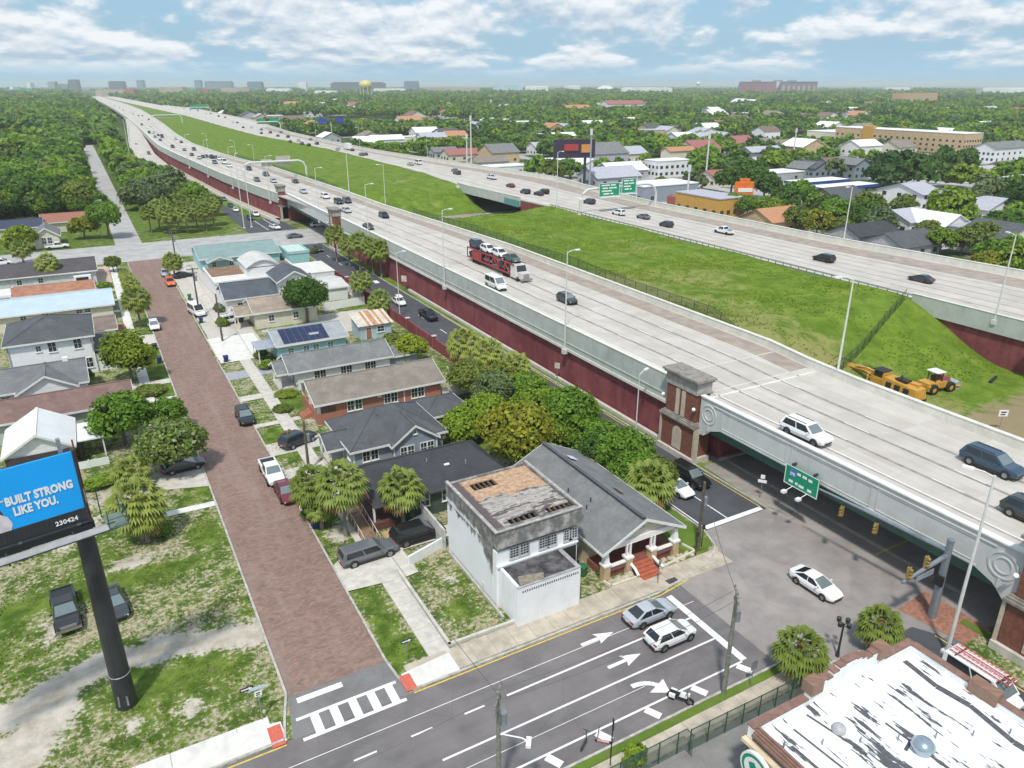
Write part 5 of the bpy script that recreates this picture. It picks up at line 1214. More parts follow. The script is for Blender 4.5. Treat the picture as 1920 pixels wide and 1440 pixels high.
# hedges and shrubs
def hedge(label, x0, y0, x1, y1, h, leaf='mid'): bush((x0 + x1) / 2, (y0 + y1) / 2, abs(x1 - x0) / 2 * 1.12, h, leaf, label, ry=abs(y1 - y0) / 2 * 1.2, name='hedge', cat='hedge')
hedge('clipped bright green hedge behind the billboard', -6.4, 85.6, -1.9, 88.6, 1.1, 'bright')
hedge('dark clipped hedge at the front of the long dark-roofed house', -1.6, 184, 1.4, 187, 1.4, 'mid')
hedge('green hedge on the driveway side of the brown-roofed house', .8, 112, 5.2, 115.8, 1.2, 'olive')
hedge('low green hedge along the grey-roofed house garden', 32.5, 113.5, 43, 116, 1.8, 'olive')
for px, py, r, h, lf, l in ((165, 715, 1.1, 2.2, 'olive', 'small shrub by the white gable house'), (590, 970, 1.5, 1.6, 'mid', 'green undergrowth bush at the foot of the tallest street palm'), (300, 1000, 1.3, 1.2, 'mid', 'low bush beside the vacant lot palms'), (545, 832, 1.5, 1.8, 'brown', 'reddish brown bush beside the dark driveway sport utility'), (418, 612, 1.3, 1.8, 'bright', 'bright bush by the white car of the tan-roofed house'), (412, 585, 1.2, 1.8, 'olive', 'olive bush above the bright bush'), (505, 690, 1.6, 1.4, 'bright', 'bright green garden bush before the grey-roofed house'), (490, 672, 1.2, 1.8, 'olive', 'garden bush below the teal house'), (537, 740, 1.9, .5, 'lime', 'patch of lush low planting before the brick house'), (1190, 1432, 1.0, 1.6, 'bright', 'bright leafy shrub at the fence by the lower pavement'), (1130, 1078, .7, .7, 'olive', 'small shrub in the rock garden of the porch bungalow'), (690, 610, 1.8, 1.3, 'yellow', 'yellow and red shrubs behind the striped shed'), (735, 640, 1.8, 1.4, 'olive', 'shrubs beside the dark court by the low red wall'), (430, 565, .8, 1.2, 'dark', 'dark shrub in the far porch yard'), (40, 1045, 1.0, 1.0, 'brown', 'brown dry bush under the billboard'), (590, 475, 1.3, 1.5, 'olive', 'shrub below the slim brick pylon'), (250, 905, 1.2, 1.0, 'brown', 'dry bush at the foot of the low brownish palm'), (530, 770, 1.5, .8, 'olive', 'flower bed before the brick house steps'), (100, 985, 1.0, .9, 'bright', 'weedy bush behind the billboard catwalk')):
    bush(*P_(px, py), r, h, lf, l)
# rough grass blades standing up from the lots and the mound
def tufts(name, n, fx, hgt, mat_, seed):
    g = np.random.default_rng(seed); P = fx(g, n); n = len(P); a = g.uniform(0, 6.28, (n, 3)); V = []
    for k in range(3):
        d = np.stack([np.cos(a[:, k]), np.sin(a[:, k])], 1); w = hgt * g.uniform(.5, 1.2, n); h = hgt * g.uniform(.5, 1.3, n); q = np.zeros((n, 4, 3))
        q[:, 0, :2] = P[:, :2] - d * w[:, None]; q[:, 1, :2] = P[:, :2] + d * w[:, None]; q[:, 2, :2] = P[:, :2] + d * w[:, None] * 1.3 + g.normal(size=(n, 2)) * hgt * .4; q[:, 3, :2] = P[:, :2] - d * w[:, None] * .4
        q[:, :, 2] = P[:, 2:3]; q[:, 2:, 2] += h[:, None]; V.append(q)
    V = np.concatenate(V).reshape(-1, 3); tag(ob(name, np_mesh(name, V, np.arange(len(V)).reshape(-1, 4), mat_)), kind='stuff')
def lot_pts(g, n):
    p = np.stack([g.uniform(-34, 25, n), g.uniform(42, 92, n), np.zeros(n)], 1); c = np.sin(p[:, 0] * .9 + np.sin(p[:, 1] * .5) * 2) + np.sin(p[:, 1] * .8 - p[:, 0] * .3) + g.normal(size=n) * .7
    iy, ix = np.clip((p[:, 1] - 18).astype(int), 0, ny - 1), np.clip((p[:, 0] + 70).astype(int), 0, nx - 1)
    ok = (c > .3) & (zr[iy, ix] < .3) & ((p[:, 0] < 5.6) | ((p[:, 0] > 19.3) & (p[:, 0] < 24.2) & (p[:, 1] < 55) & (p[:, 1] > 44.5)) | ((p[:, 0] > 14.4) & (p[:, 0] < 16.8) & ((p[:, 1] < 54) | (p[:, 1] > 61)))) & ((p[:, 1] > 44.2)) & ((p[:, 1] < 76) | (p[:, 0] > 6))
    return p[ok]
def hill_pts(g, n):
    p = np.stack([g.uniform(80, 121, n), g.uniform(58, 205, n), np.zeros(n)], 1); c = np.sin(p[:, 0] * .35 + p[:, 1] * .11) + np.sin(p[:, 1] * .23) + g.normal(size=n)
    p = p[c > .6]; p[:, 2] = [mz(a, b_) for a, b_ in p[:, :2]]; return p
tufts('grass_tufts', 20000, lot_pts, .085, LEAVES['bright'], 3)
tufts('dry_grass_tufts', 9000, lot_pts, .09, leaf_mat('straw', (.30, .27, .15), (.48, .44, .29)), 4)
tufts('hill_grass_tufts', 16000, hill_pts, .15, LEAVES['lime'], 5)
# ------------------------------------------------------------------ houses
WFRAME = M('window_frame_white', (.74, .74, .72), .5, .04, obj=True); PANE = glossy('window_pane', (.035, .045, .05), .06, 0, 0, .8)
PANEG = glossy('window_pane_green', (.10, .22, .19), .1, 0, 0, .8)
WM = {}
def window(root, face, x, y, z, w, h, pane=None, bars=(1, 1), frame=None):
    """a framed window standing proud of a wall; face is the outward side"""
    pane = pane or PANE; frame = frame or WFRAME; key = (round(w, 2), round(h, 2), pane.name, bars, frame.name)
    if key not in WM:
        f = MB(); t = .09
        for a in ((-w / 2 - t, 0 - t, w / 2 + t, 0), (-w / 2 - t, h, w / 2 + t, h + t), (-w / 2 - t, 0, -w / 2, h), (w / 2, 0, w / 2 + t, h)): f.box(a[0], -.07, a[1], a[2], .0, a[3])
        f.box(-w / 2 - .14, -.14, -t - .06, w / 2 + .14, 0, -t)
        for k in range(bars[0]): q = -w / 2 + w * (k + 1) / (bars[0] + 1); f.box(q - .025, -.05, 0, q + .025, -.01, h)
        for k in range(bars[1]): q = h * (k + 1) / (bars[1] + 1); f.box(-w / 2, -.045, q - .025, w / 2, -.012, q + .025)
        WM[key] = (MB().face([(-w / 2, -.015, 0), (w / 2, -.015, 0), (w / 2, -.015, h), (-w / 2, -.015, h)]).mesh('window', pane), f.mesh('window_frame', frame))
    rz = {'-y': 0, '+x': PI / 2, '+y': PI, '-x': -PI / 2}[face]
    o = ob('window', WM[key][0], root, (x, y, z), rz); ob('window_frame', WM[key][1], o); return o
def wins(root, face, c, spans, z, w, h, **k):
    for a in spans:
        if face in ('-y', '+y'): window(root, face, a, c, z, w, h, **k)
        else: window(root, face, c, a, z, w, h, **k)
def door(root, face, x, y, z=.3, w=.95, h=2.05, mat=None):
    m = mat or M('door_paint', (.30, .17, .12), .5, .1, obj=True)
    rz = {'-y': 0, '+x': PI / 2, '+y': PI, '-x': -PI / 2}[face]
    o = MB().box(-w / 2, -.05, 0, w / 2, 0, h).build('door', m, root, (x, y, z), rz)
    MB().box(-w / 2 - .1, -.07, 0, -w / 2, 0, h + .1).box(w / 2, -.07, 0, w / 2 + .1, 0, h + .1).box(-w / 2, -.07, h, w / 2, 0, h + .1).build('door_frame', WFRAME, o)
    MB().box(w / 2 - .15, -.1, .95, w / 2 - .08, -.05, 1.05).build('handle', STEEL, o); return o
def wallbox(root, x0, y0, x1, y1, z0, z1, mat, name='wall'): return MB().box(x0, y0, z0, x1, y1, z1).build(name, mat, root)
def gable(root, x0, y0, x1, y1, z, rise, axis, mat, wall, oh=.45, fascia=None, th=.16):
    """roof over wall rectangle; ridge along axis"""
    fm = fascia or M('fascia_white', (.72, .72, .70), .6, .05)
    X0, X1, Y0, Y1 = x0 - oh, x1 + oh, y0 - oh, y1 + oh
    mb, fb = MB(), MB()
    if axis == 'x':
        c = (y0 + y1) / 2; zl = z - rise * oh / ((y1 - y0) / 2); zr_ = z + rise
        mb.slab([(X0, Y0, zl), (X1, Y0, zl), (X1, c, zr_), (X0, c, zr_)], th).slab([(X0, c, zr_), (X1, c, zr_), (X1, Y1, zl), (X0, Y1, zl)], th)
        mb.box(X0 - .01, c - .14, zr_ - .02, X1 + .01, c + .14, zr_ + .03)
        fb.box(X0, Y0 - .06, zl - .26, X1, Y0 - .005, zl + .0).box(X0, Y1 + .005, zl - .26, X1, Y1 + .06, zl)
        for X in (X0 - .05, X1 + .002):
            fb.hexa([(X, Y0, zl - .27), (X + .05, Y0, zl - .27), (X + .05, c, zr_ - .27), (X, c, zr_ - .27)], [(X, Y0, zl + .02), (X + .05, Y0, zl + .02), (X + .05, c, zr_ + .02), (X, c, zr_ + .02)])
            fb.hexa([(X, c, zr_ - .27), (X + .05, c, zr_ - .27), (X + .05, Y1, zl - .27), (X, Y1, zl - .27)], [(X, c, zr_ + .02), (X + .05, c, zr_ + .02), (X + .05, Y1, zl + .02), (X, Y1, zl + .02)])
        for X in (x0, x1 - .12): MB().extrude([(y0, z - .02), (y1, z - .02), (c, zr_ - th - .02)], 'x', X, X + .12).build('gable_wall', wall, root)
    else:
        c = (x0 + x1) / 2; zl = z - rise * oh / ((x1 - x0) / 2); zr_ = z + rise
        mb.slab([(X0, Y0, zl), (c, Y0, zr_), (c, Y1, zr_), (X0, Y1, zl)], th).slab([(c, Y0, zr_), (X1, Y0, zl), (X1, Y1, zl), (c, Y1, zr_)], th)
        mb.box(c - .14, Y0 - .01, zr_ - .02, c + .14, Y1 + .01, zr_ + .03)
        fb.box(X0 - .06, Y0, zl - .26, X0 - .005, Y1, zl).box(X1 + .005, Y0, zl - .26, X1 + .06, Y1, zl)
        for Yv in (Y0 - .05, Y1 + .002):
            fb.hexa([(X0, Yv, zl - .27), (c, Yv, zr_ - .27), (c, Yv + .05, zr_ - .27), (X0, Yv + .05, zl - .27)], [(X0, Yv, zl + .02), (c, Yv, zr_ + .02), (c, Yv + .05, zr_ + .02), (X0, Yv + .05, zl + .02)])
            fb.hexa([(c, Yv, zr_ - .27), (X1, Yv, zl - .27), (X1, Yv + .05, zl - .27), (c, Yv + .05, zr_ - .27)], [(c, Yv, zr_ + .02), (X1, Yv, zl + .02), (X1, Yv + .05, zl + .02), (c, Yv + .05, zr_ + .02)])
        for Yv in (y0, y1 - .12): MB().extrude([(x0, z - .02), (x1, z - .02), (c, zr_ - th - .02)], 'y', Yv, Yv + .12).build('gable_wall', wall, root)
    r = mb.build('roof', mat, root); fb.build('fascia', fm, root); return r
def hip(root, x0, y0, x1, y1, z, rise, mat, oh=.5, th=.16, ridge=None, fascia=None):
    X0, X1, Y0, Y1 = x0 - oh, x1 + oh, y0 - oh, y1 + oh; w, d = X1 - X0, Y1 - Y0
    zl = z - .15; zt = z + rise; mb = MB()
    if w >= d:
        i = d / 2 if ridge is None else ridge; c = (Y0 + Y1) / 2; a, b_ = (X0 + i, c, zt), (X1 - i, c, zt)
        fs = [[(X0, Y0, zl), (X1, Y0, zl), b_, a], [(X1, Y1, zl), (X0, Y1, zl), a, b_], [(X1, Y0, zl), (X1, Y1, zl), b_], [(X0, Y1, zl), (X0, Y0, zl), a]]
    else:
        i = w / 2 if ridge is None else ridge; c = (X0 + X1) / 2; a, b_ = (c, Y0 + i, zt), (c, Y1 - i, zt)
        fs = [[(X0, Y1, zl), (X0, Y0, zl), a, b_], [(X1, Y0, zl), (X1, Y1, zl), b_, a], [(X0, Y0, zl), (X1, Y0, zl), a], [(X1, Y1, zl), (X0, Y1, zl), b_]]
    for f in fs: mb.slab(f, th)
    mb.path([a, b_], .09, 5)
    for k, e in (((X0, Y0, zl), a), ((X0, Y1, zl), a if w >= d else b_), ((X1, Y0, zl), b_ if w >= d else a), ((X1, Y1, zl), b_)): mb.path([k, e], .08, 5)
    r = mb.build('roof', mat, root)
    MB().box(X0 - .05, Y0 - .05, zl - .26, X1 + .05, Y0, zl - .0).box(X0 - .05, Y1, zl - .26, X1 + .05, Y1 + .05, zl).box(X0 - .05, Y0, zl - .26, X0, Y1, zl).box(X1, Y0, zl - .26, X1 + .05, Y1, zl).build('fascia', fascia or M('fascia_white', (.72, .72, .70), .6, .05), root)
    return r
def house(name, label, cat='house'): return thing(name, label, cat, (0, 0, 0))
def vents(root, pts, mat=None):
    for x, y, z in pts: MB().tube((x, y, z - .1), (x, y, z + .35), .07, n=7).build('roof_vent', mat or STEEL, root)
SH_DK, SH_CH, SH_GR, SH_TN, SH_BR, SH_BL = shingle('shingle_black', (.048, .05, .058)), shingle('shingle_charcoal', (.09, .095, .105)), shingle('shingle_grey', (.19, .195, .20)), shingle('shingle_tan', (.235, .205, .175)), shingle('shingle_brown', (.20, .125, .11)), shingle('shingle_slate', (.085, .10, .12))
SIDE_W = M('siding_white', (.76, .77, .77), .6, .04, .8, streak=.1); SIDE_BG = M('siding_blue_grey', (.27, .31, .36), .7, .06, 1); SIDE_T = M('siding_teal', (.32, .55, .58), .65, .06, 1); SIDE_CR = M('stucco_cream', (.66, .62, .50), .8, .05, 1, streak=.12); SIDE_G = M('siding_pale_green', (.46, .52, .46), .7, .06, 1)
def brickwall_mat(name, c1, c2, mo):
    m, t, b = mk(name); N = NT(t); p = N.pos()
    br = N.n('ShaderNodeTexBrick'); q = N.n('ShaderNodeSeparateXYZ'); N.l(p, q.inputs[0]); cb = N.n('ShaderNodeCombineXYZ')
    N.l(N.math('ADD', q.outputs[0], q.outputs[1]), cb.inputs[0]); N.l(q.outputs[2], cb.inputs[1]); N.l(cb.outputs[0], br.inputs['Vector'])
    br.inputs['Scale'].default_value = 1; br.inputs['Brick Width'].default_value = .24; br.inputs['Row Height'].default_value = .08; br.inputs['Mortar Size'].default_value = .008
    for i, c in (('Color1', c1), ('Color2', c2), ('Mortar', mo)): br.inputs[i].default_value = (*c, 1)
    N.l(br.outputs[0], b.inputs['Base Color']); b.inputs['Roughness'].default_value = .85; return m
BRICK_O = brickwall_mat('orange_brick', (.42, .15, .09), (.33, .10, .065), (.35, .25, .2)); BRICK_D = brickwall_mat('dark_brick', (.20, .08, .06), (.14, .06, .05), (.2, .15, .13))

# --- the burnt-out white building
def burnt_roof():
    m, t, b = mk('burnt_flat_roof'); N = NT(t); p = N.pos((1, 1, 0)); st = N.pos((.28, 1.3, 0))
    n1, n2, n3 = N.noise(p, .32, 6, .65, .8), N.noise(st, .9, 6, .7, .6), N.noise(p, 2.2, 5, .7)
    col = N.mix(N.ramp(n2, .36, .58), (.20, .18, .165), (.56, .53, .48))
    col = N.mix(N.ramp(N.math('ADD', n2, N.math('MULTIPLY', n3, .25)), .60, .70), col, (.10, .075, .08))
    q = N.n('ShaderNodeSeparateXYZ'); N.l(p, q.inputs[0])
    ru = N.math('ADD', N.ramp(q.outputs[1], 50.8, 54.0), N.math('MULTIPLY', N.math('SUBTRACT', n1, .5), 1.9))
    col = N.mix(N.ramp(ru, .42, .62), col, N.mix(N.ramp(n3, .35, .7), (.38, .20, .10), (.52, .41, .30)))
    ed = N.math('ADD', N.ramp(q.outputs[0], 26.6, 25.2), N.math('MULTIPLY', N.math('SUBTRACT', n3, .5), 1.2))
    col = N.mix(N.ramp(ed, .45, .7), col, (.11, .085, .09))
    N.l(col, b.inputs['Base Color']); b.inputs['Roughness'].default_value = .9; return m
def scorched(name, base, z0, k=1.0):
    m, t, b = mk(name); N = NT(t); p = N.pos(); q = N.n('ShaderNodeSeparateXYZ'); N.l(p, q.inputs[0])
    n1 = N.noise(N.pos((1.1, 1.1, .25)), 1.0, 6, .7); n2 = N.noise(p, .5, 5, .6)
    col = N.mix(N.ramp(n2, .3, .7), tuple(c * .93 for c in base), base)
    s = N.math('ADD', N.math('ADD', N.math('SUBTRACT', q.outputs[2], z0), N.math('MULTIPLY', N.ramp(q.outputs[1], 50.5, 46.8), 2.2 * k)), N.math('MULTIPLY', N.math('SUBTRACT', n1, .5), 4.2 * k))
    col = N.mix(N.ramp(s, -.25, .15), col, N.mix(N.ramp(N.noise(p, .9, 6, .7), .4, .75), (.12, .118, .116), (.42, .40, .37)))
    N.l(col, b.inputs['Base Color']); b.inputs['Roughness'].default_value = .8; return m
def burnt_building():
    h = house('derelict_building', 'white two-storey derelict building with a fire-damaged flat roof', 'building')
    wm = scorched('scorched_white_wall', (.78, .80, .82), 5.3); fm = scorched('scorched_parapet', (.74, .75, .76), 6.0, .45); rm = burnt_roof(); wt_ = M('white_paint_clean', (.80, .81, .82), .6, .04, .6, streak=.12)
    x0, x1, y0, y1, zt = 24.6, 33.1, 46.5, 56.6, 7.45
    MB().box(x0, y0 + .9, 0, x1 - .25, y1, 6.35).build('wall', wm, h)
    MB().box(x0 + .02, y0 + .25, 0, x1 - .3, y0 + .9, 5.5).build('front_wall', wt_, h)
    band = MB(); band.hexa([(x0 - .05, y0 - .05, 6.0), (x1 + .3, y0 - .05, 6.0), (x1 + .3, y0 + .85, 6.0), (x0 - .05, y0 + .85, 6.0)], [(x0, y0 + .3, zt), (x1 + .1, y0 + .3, zt), (x1 + .1, y0 + .85, zt), (x0, y0 + .85, zt)])
    band.box(x0 - .06, y0 + .85, 5.6, x0 + .25, y1 + .1, zt).box(x1 - .2, y0 + .85, 6.0, x1 + .1, y1 + .1, zt).box(x0 + .25, y1 - .2, 6.0, x1 - .2, y1 + .1, zt - .15)
    band.build('parapet', fm, h)
    MB().box(x0 - .1, y0 + .15, zt, x1 + .15, y0 + .4, zt + .09).box(x0 - .1, y0 + .4, zt, x0 + .2, y1 + .1, zt + .09).box(x1 - .12, y0 + .4, zt, x1 + .15, y1 + .1, zt + .09).build('parapet_cap', M('bent_flashing', (.40, .38, .36), .5, .2, 2, stain=.3), h)
    # roof with holes over the rafters: strips of decking left between them
    R = MB(); z = zt - .28
    holes = [(26.6, 47.3, 29.4, 48.6), (30.4, 47.25, 32.9, 48.55), (26.4, 54.3, 28.9, 55.6)]
    xs = sorted({x0 + .2, x1 - .15} | {v for q in holes for v in (q[0], q[2])}); ys = sorted({y0 + .4, y1 - .2} | {v for q in holes for v in (q[1], q[3])})
    for a, b_ in zip(xs, xs[1:]):
        for c, d in zip(ys, ys[1:]):
            if not any(q[0] <= a and b_ <= q[2] and q[1] <= c and d <= q[3] for q in holes): R.box(a, c, z - .12, b_, d, z)
    R.build('roof', rm, h)
    rf = M('charred_timber', (.16, .11, .075), .9, .2)
    for q in holes:
        n = 5
        for k in range(n + 1): MB().box(q[0] + (q[2] - q[0]) * k / n - .05, q[1] - .1, z - .36, q[0] + (q[2] - q[0]) * k / n + .05, q[3] + .1, z - .13).build('rafter', rf, h)
    MB().box(x0 + .3, y0 + 1, 3.2, x1 - .4, y1 - .3, 3.3).build('inner_floor', M('soot_and_shade', (.02, .018, .016), .95, .2), h)
    GLD = glossy('dark_louvre', (.05, .055, .06), .2)
    for x in (26.35, 27.35, 29.25, 30.15, 31.75, 32.35): window(h, '-y', x, y0 + .25, 4.55, .72 if x > 31 else .8, 1.0, bars=(2, 3), frame=M('window_frame_grey', (.45, .46, .47), .5), pane=GLD)
    MB().box(x0, y0 + .05, 4.05, x1 - .3, y0 + .25, 4.2).build('string_course', wt_, h)
    # one-storey shopfront
    a0, a1, b0, b1, zz = 24.9, 31.0, 43.5, 46.7, 3.9
    MB().box(a0, b0, 0, a1, b0 + .25, zz).box(a0, b0 + .25, 0, a0 + .25, b1, zz + .05).box(a1 - .25, b0 + .25, 0, a1, b1, zz).build('shopfront_wall', wt_, h)
    MB().box(a0 + .25, b0 + .25, zz - .4, a1 - .25, b1, zz - .14).build('shopfront_roof', M('tar_roof', (.10, .095, .10), .9, .75, .8, stain=.1), h)
    MB().box(a1 - .35, b0 + .2, zz - .04, a1 + .05, b1, zz + .06).box(a0 - .05, b0 - .03, zz, a1 + .05, b0 + .2, zz + .07).build('shopfront_cap', M('grey_flashing', (.36, .35, .37), .6, .15), h)
    MB().slab([(25.3, 43.9, zz - .02), (27.4, 43.6, zz + .16), (27.8, 44.3, zz + .16), (25.7, 45.0, zz - .02)], .06).build('fallen_board', M('weathered_board', (.26, .225, .17), .9, .2, 3), h)
    for k in range(26):
        v = MB().box(-.05, -.015, -.1, .05, .0, .1).mesh('vent_hole', M('vent_dark', (.05, .05, .05), .9)) if k == 0 else v
        ob('vent_hole', v, h, (25.35 + k * .215, b0 - .003, 3.45 + .012 * (k % 3)))
    MB().box(a0 + .05, b0 - .04, 0, a0 + .1, b0, zz).build('downpipe', wt_, h)
    MB().box(a1 - .05, 46.75, 0, x1 - .35, 46.85, 2.6).build('side_wall', wt_, h)
    MB().box(31.3, 46.7, 2.35, 32.7, 46.78, 3.7).build('broken_window', M('soot_and_shade', (.02, .018, .016), .95), h)
    MB().box(x0 - .05, 49, .5, x0, 49.4, 1.0).build('meter_box', SIDE_CR, h)
burnt_building()
def lotwall(label, pts, h, w, mat, name='garden_wall', cat='wall'):
    mb = MB()
    for p, q in zip(pts, pts[1:]):
        d = Vector((q[0] - p[0], q[1] - p[1])); mb.obox((p[0] + q[0]) / 2, (p[1] + q[1]) / 2, 0, h, d.length + (w if len(pts) > 2 else 0), w, math.atan2(d.y, d.x))
    return tag(mb.build(name, mat), label, cat)
lotwall('low crumbling kerb wall round the grass plot beside the derelict building', [(19.0, 55.6), (19.0, 44.3), (24.9, 44.2)], .32, .25, CONC)
lotwall('thin kerb wall between the grass plot and the derelict building', [(24.35, 45), (24.35, 56)], .3, .16, KERB)
lotwall('low white wall in front of the long black sport utility', [(20.2, 56.0), (24.4, 57.4)], 1.05, .2, SIDE_W)
lotwall('low white wall behind the long black sport utility', [(20.3, 60.9), (25.0, 62.6)], 1.0, .2, SIDE_W)
lotwall('sooty white yard wall joining the derelict building at the back', [(24.3, 62.4), (24.3, 56.8)], 2.2, .22, M('sooty_wall', (.50, .49, .48), .85, .15, 1, stain=.6))

# --- porch bungalow at the corner
def bungalow():
    h = house('porch_bungalow', 'corner bungalow with a grey roof, white porch columns and red steps')
    x0, x1, y0, y1, z = 34.9, 43.3, 48.0, 62.0, 3.5
    wallbox(h, x0, y0, x1, y1, 0, z, M('stucco_buff', (.52, .44, .30), .85, .1, 1, stain=.25))
    gable(h, x0, 45.4, x1, y1, z, 2.0, 'y', SH_GR, SIDE_CR, oh=.6)
    MB().slab([(38.6, 44.85, 5.72), (38.95, 44.85, 5.74), (38.95, 62.5, 5.74), (38.6, 62.5, 5.72)], .05).build('ridge_vent', SH_CH, h)
    MB().slab([(39.5, 58.0, 5.55), (40.4, 58.0, 5.12), (40.4, 58.9, 5.12), (39.5, 58.9, 5.55)], .05).build('tarpaulin_patch', M('pale_patch', (.60, .63, .68), .6), h)
    MB().slab([(40.2, 50.2, 5.24), (40.7, 50.2, 5.0), (40.7, 51.6, 5.0), (40.2, 51.6, 5.24)], .04).build('roof_patch', SH_TN, h)
    MB().box(x0, 45.4, 0, x1, y0, .75).build('porch_deck', M('porch_red_paint', (.23, .075, .055), .7, .15, 2), h)
    MB().box(x0 + .1, 45.3, 2.95, x1 - .1, 45.5, 3.5).build('porch_beam', M('trim_white', (.80, .80, .78), .5, .03), h)
    for k, x in enumerate((x0 + .15, 37.6, 40.4, x1 - .2)):
        p = MB().box(x - .33, 45.0, 0, x + .33, 45.7, 1.55).build('porch_pier', M('pier_tan', (.50, .37, .22), .85, .12, 2), h)
        MB().box(x - .42, 44.95, 1.55, x + .42, 45.75, 1.75).build('pier_cap', M('trim_white', (.80, .80, .78), .5, .03), p)
        if k in (0, 3): MB().hexa([(x - .28, 45.1, 1.75), (x + .28, 45.1, 1.75), (x + .28, 45.65, 1.75), (x - .28, 45.65, 1.75)], [(x - .18, 45.2, 3.0), (x + .18, 45.2, 3.0), (x + .18, 45.55, 3.0), (x - .18, 45.55, 3.0)]).build('column', M('trim_white', (.80, .80, .78), .5, .03), p)
        else:
            for s in (-.2, .2): MB().box(x + s - .08, 45.25, 1.75, x + s + .08, 45.45, 3.0).build('column', M('trim_white', (.80, .80, .78), .5, .03), p)
    for a, b_ in ((x0 + .5, 37.3), (40.7, x1 - .5)):
        MB().box(a, 45.2, .75, b_, 45.4, 1.25).build('porch_wall', BRICK_D, h); MB().box(a, 45.12, 1.25, b_, 45.48, 1.38).build('porch_rail', M('trim_white', (.80, .80, .78), .5, .03), h)
    for k in range(5): MB().box(38.0, 45.35 - .4 * (k + 1), 0, 40.1, 45.35 - .4 * k, .72 - .145 * k).build('step', M('step_red', (.40, .11, .06), .75, .12, 2), h)
    for s in (37.75, 40.3): MB().path([(s, 45.1, .95), (s, 44.4, .8), (s - .05 if s < 39 else s + .25, 43.8, .45)], .14, 6).build('step_kerb', M('trim_white', (.80, .80, .78), .5, .03), h)
    door(h, '-y', 38.9, 48.0, .75, mat=M('door_white', (.7, .7, .68), .5)); wins(h, '-y', 48.0, (36.4, 41.6), 1.4, 1.3, 1.3); wins(h, '-x', x0, (50, 53, 56), 1.4, .9, 1.2)
    window(h, '-y', 39.1, 45.35, 4.35, .35, .4)
    vents(h, [(36.4, 50.5, 4.4), (37.2, 51.0, 4.7), (36.6, 54, 4.4)], M('vent_dark', (.05, .05, .05), .9))
bungalow()
lotwall('pale edging wall round the rock garden beside the red steps', [(34.7, 44.95), (34.9, 44.1), (37.9, 44.05)], .25, .15, SIDE_CR)
lotwall('pale edging wall of the rock garden on the road side of the steps', [(40.4, 44.05), (45.2, 44.6), (44.6, 47.3)], .25, .15, SIDE_CR)
ROCK = M('garden_rock', (.47, .42, .32), .9, .2, 3, obj=True)
rk = [MB() for _ in range(3)]
for i, m_ in enumerate(rk): m_.lathe([(.02, 0), (.3, .02), (.34, .16), (.2, .3), (.02, .33)], (0, 0, 0), 7)
rkm = [m_.mesh('garden_rock', ROCK) for m_ in rk]
rg = MB()
for k in range(72):
    x = rnd.uniform(35.1, 37.6) if k % 2 else rnd.uniform(40.6, 44.6); y = rnd.uniform(44.2, 45.0)
    s = rnd.uniform(.14, .3); rg.lathe([(.02, 0), (s, .02), (s * 1.05, s * .5), (s * .6, s * .9), (.02, s)], (x, y, 0), 6)
tag(rg.build('rock_garden', ROCK), kind='stuff')

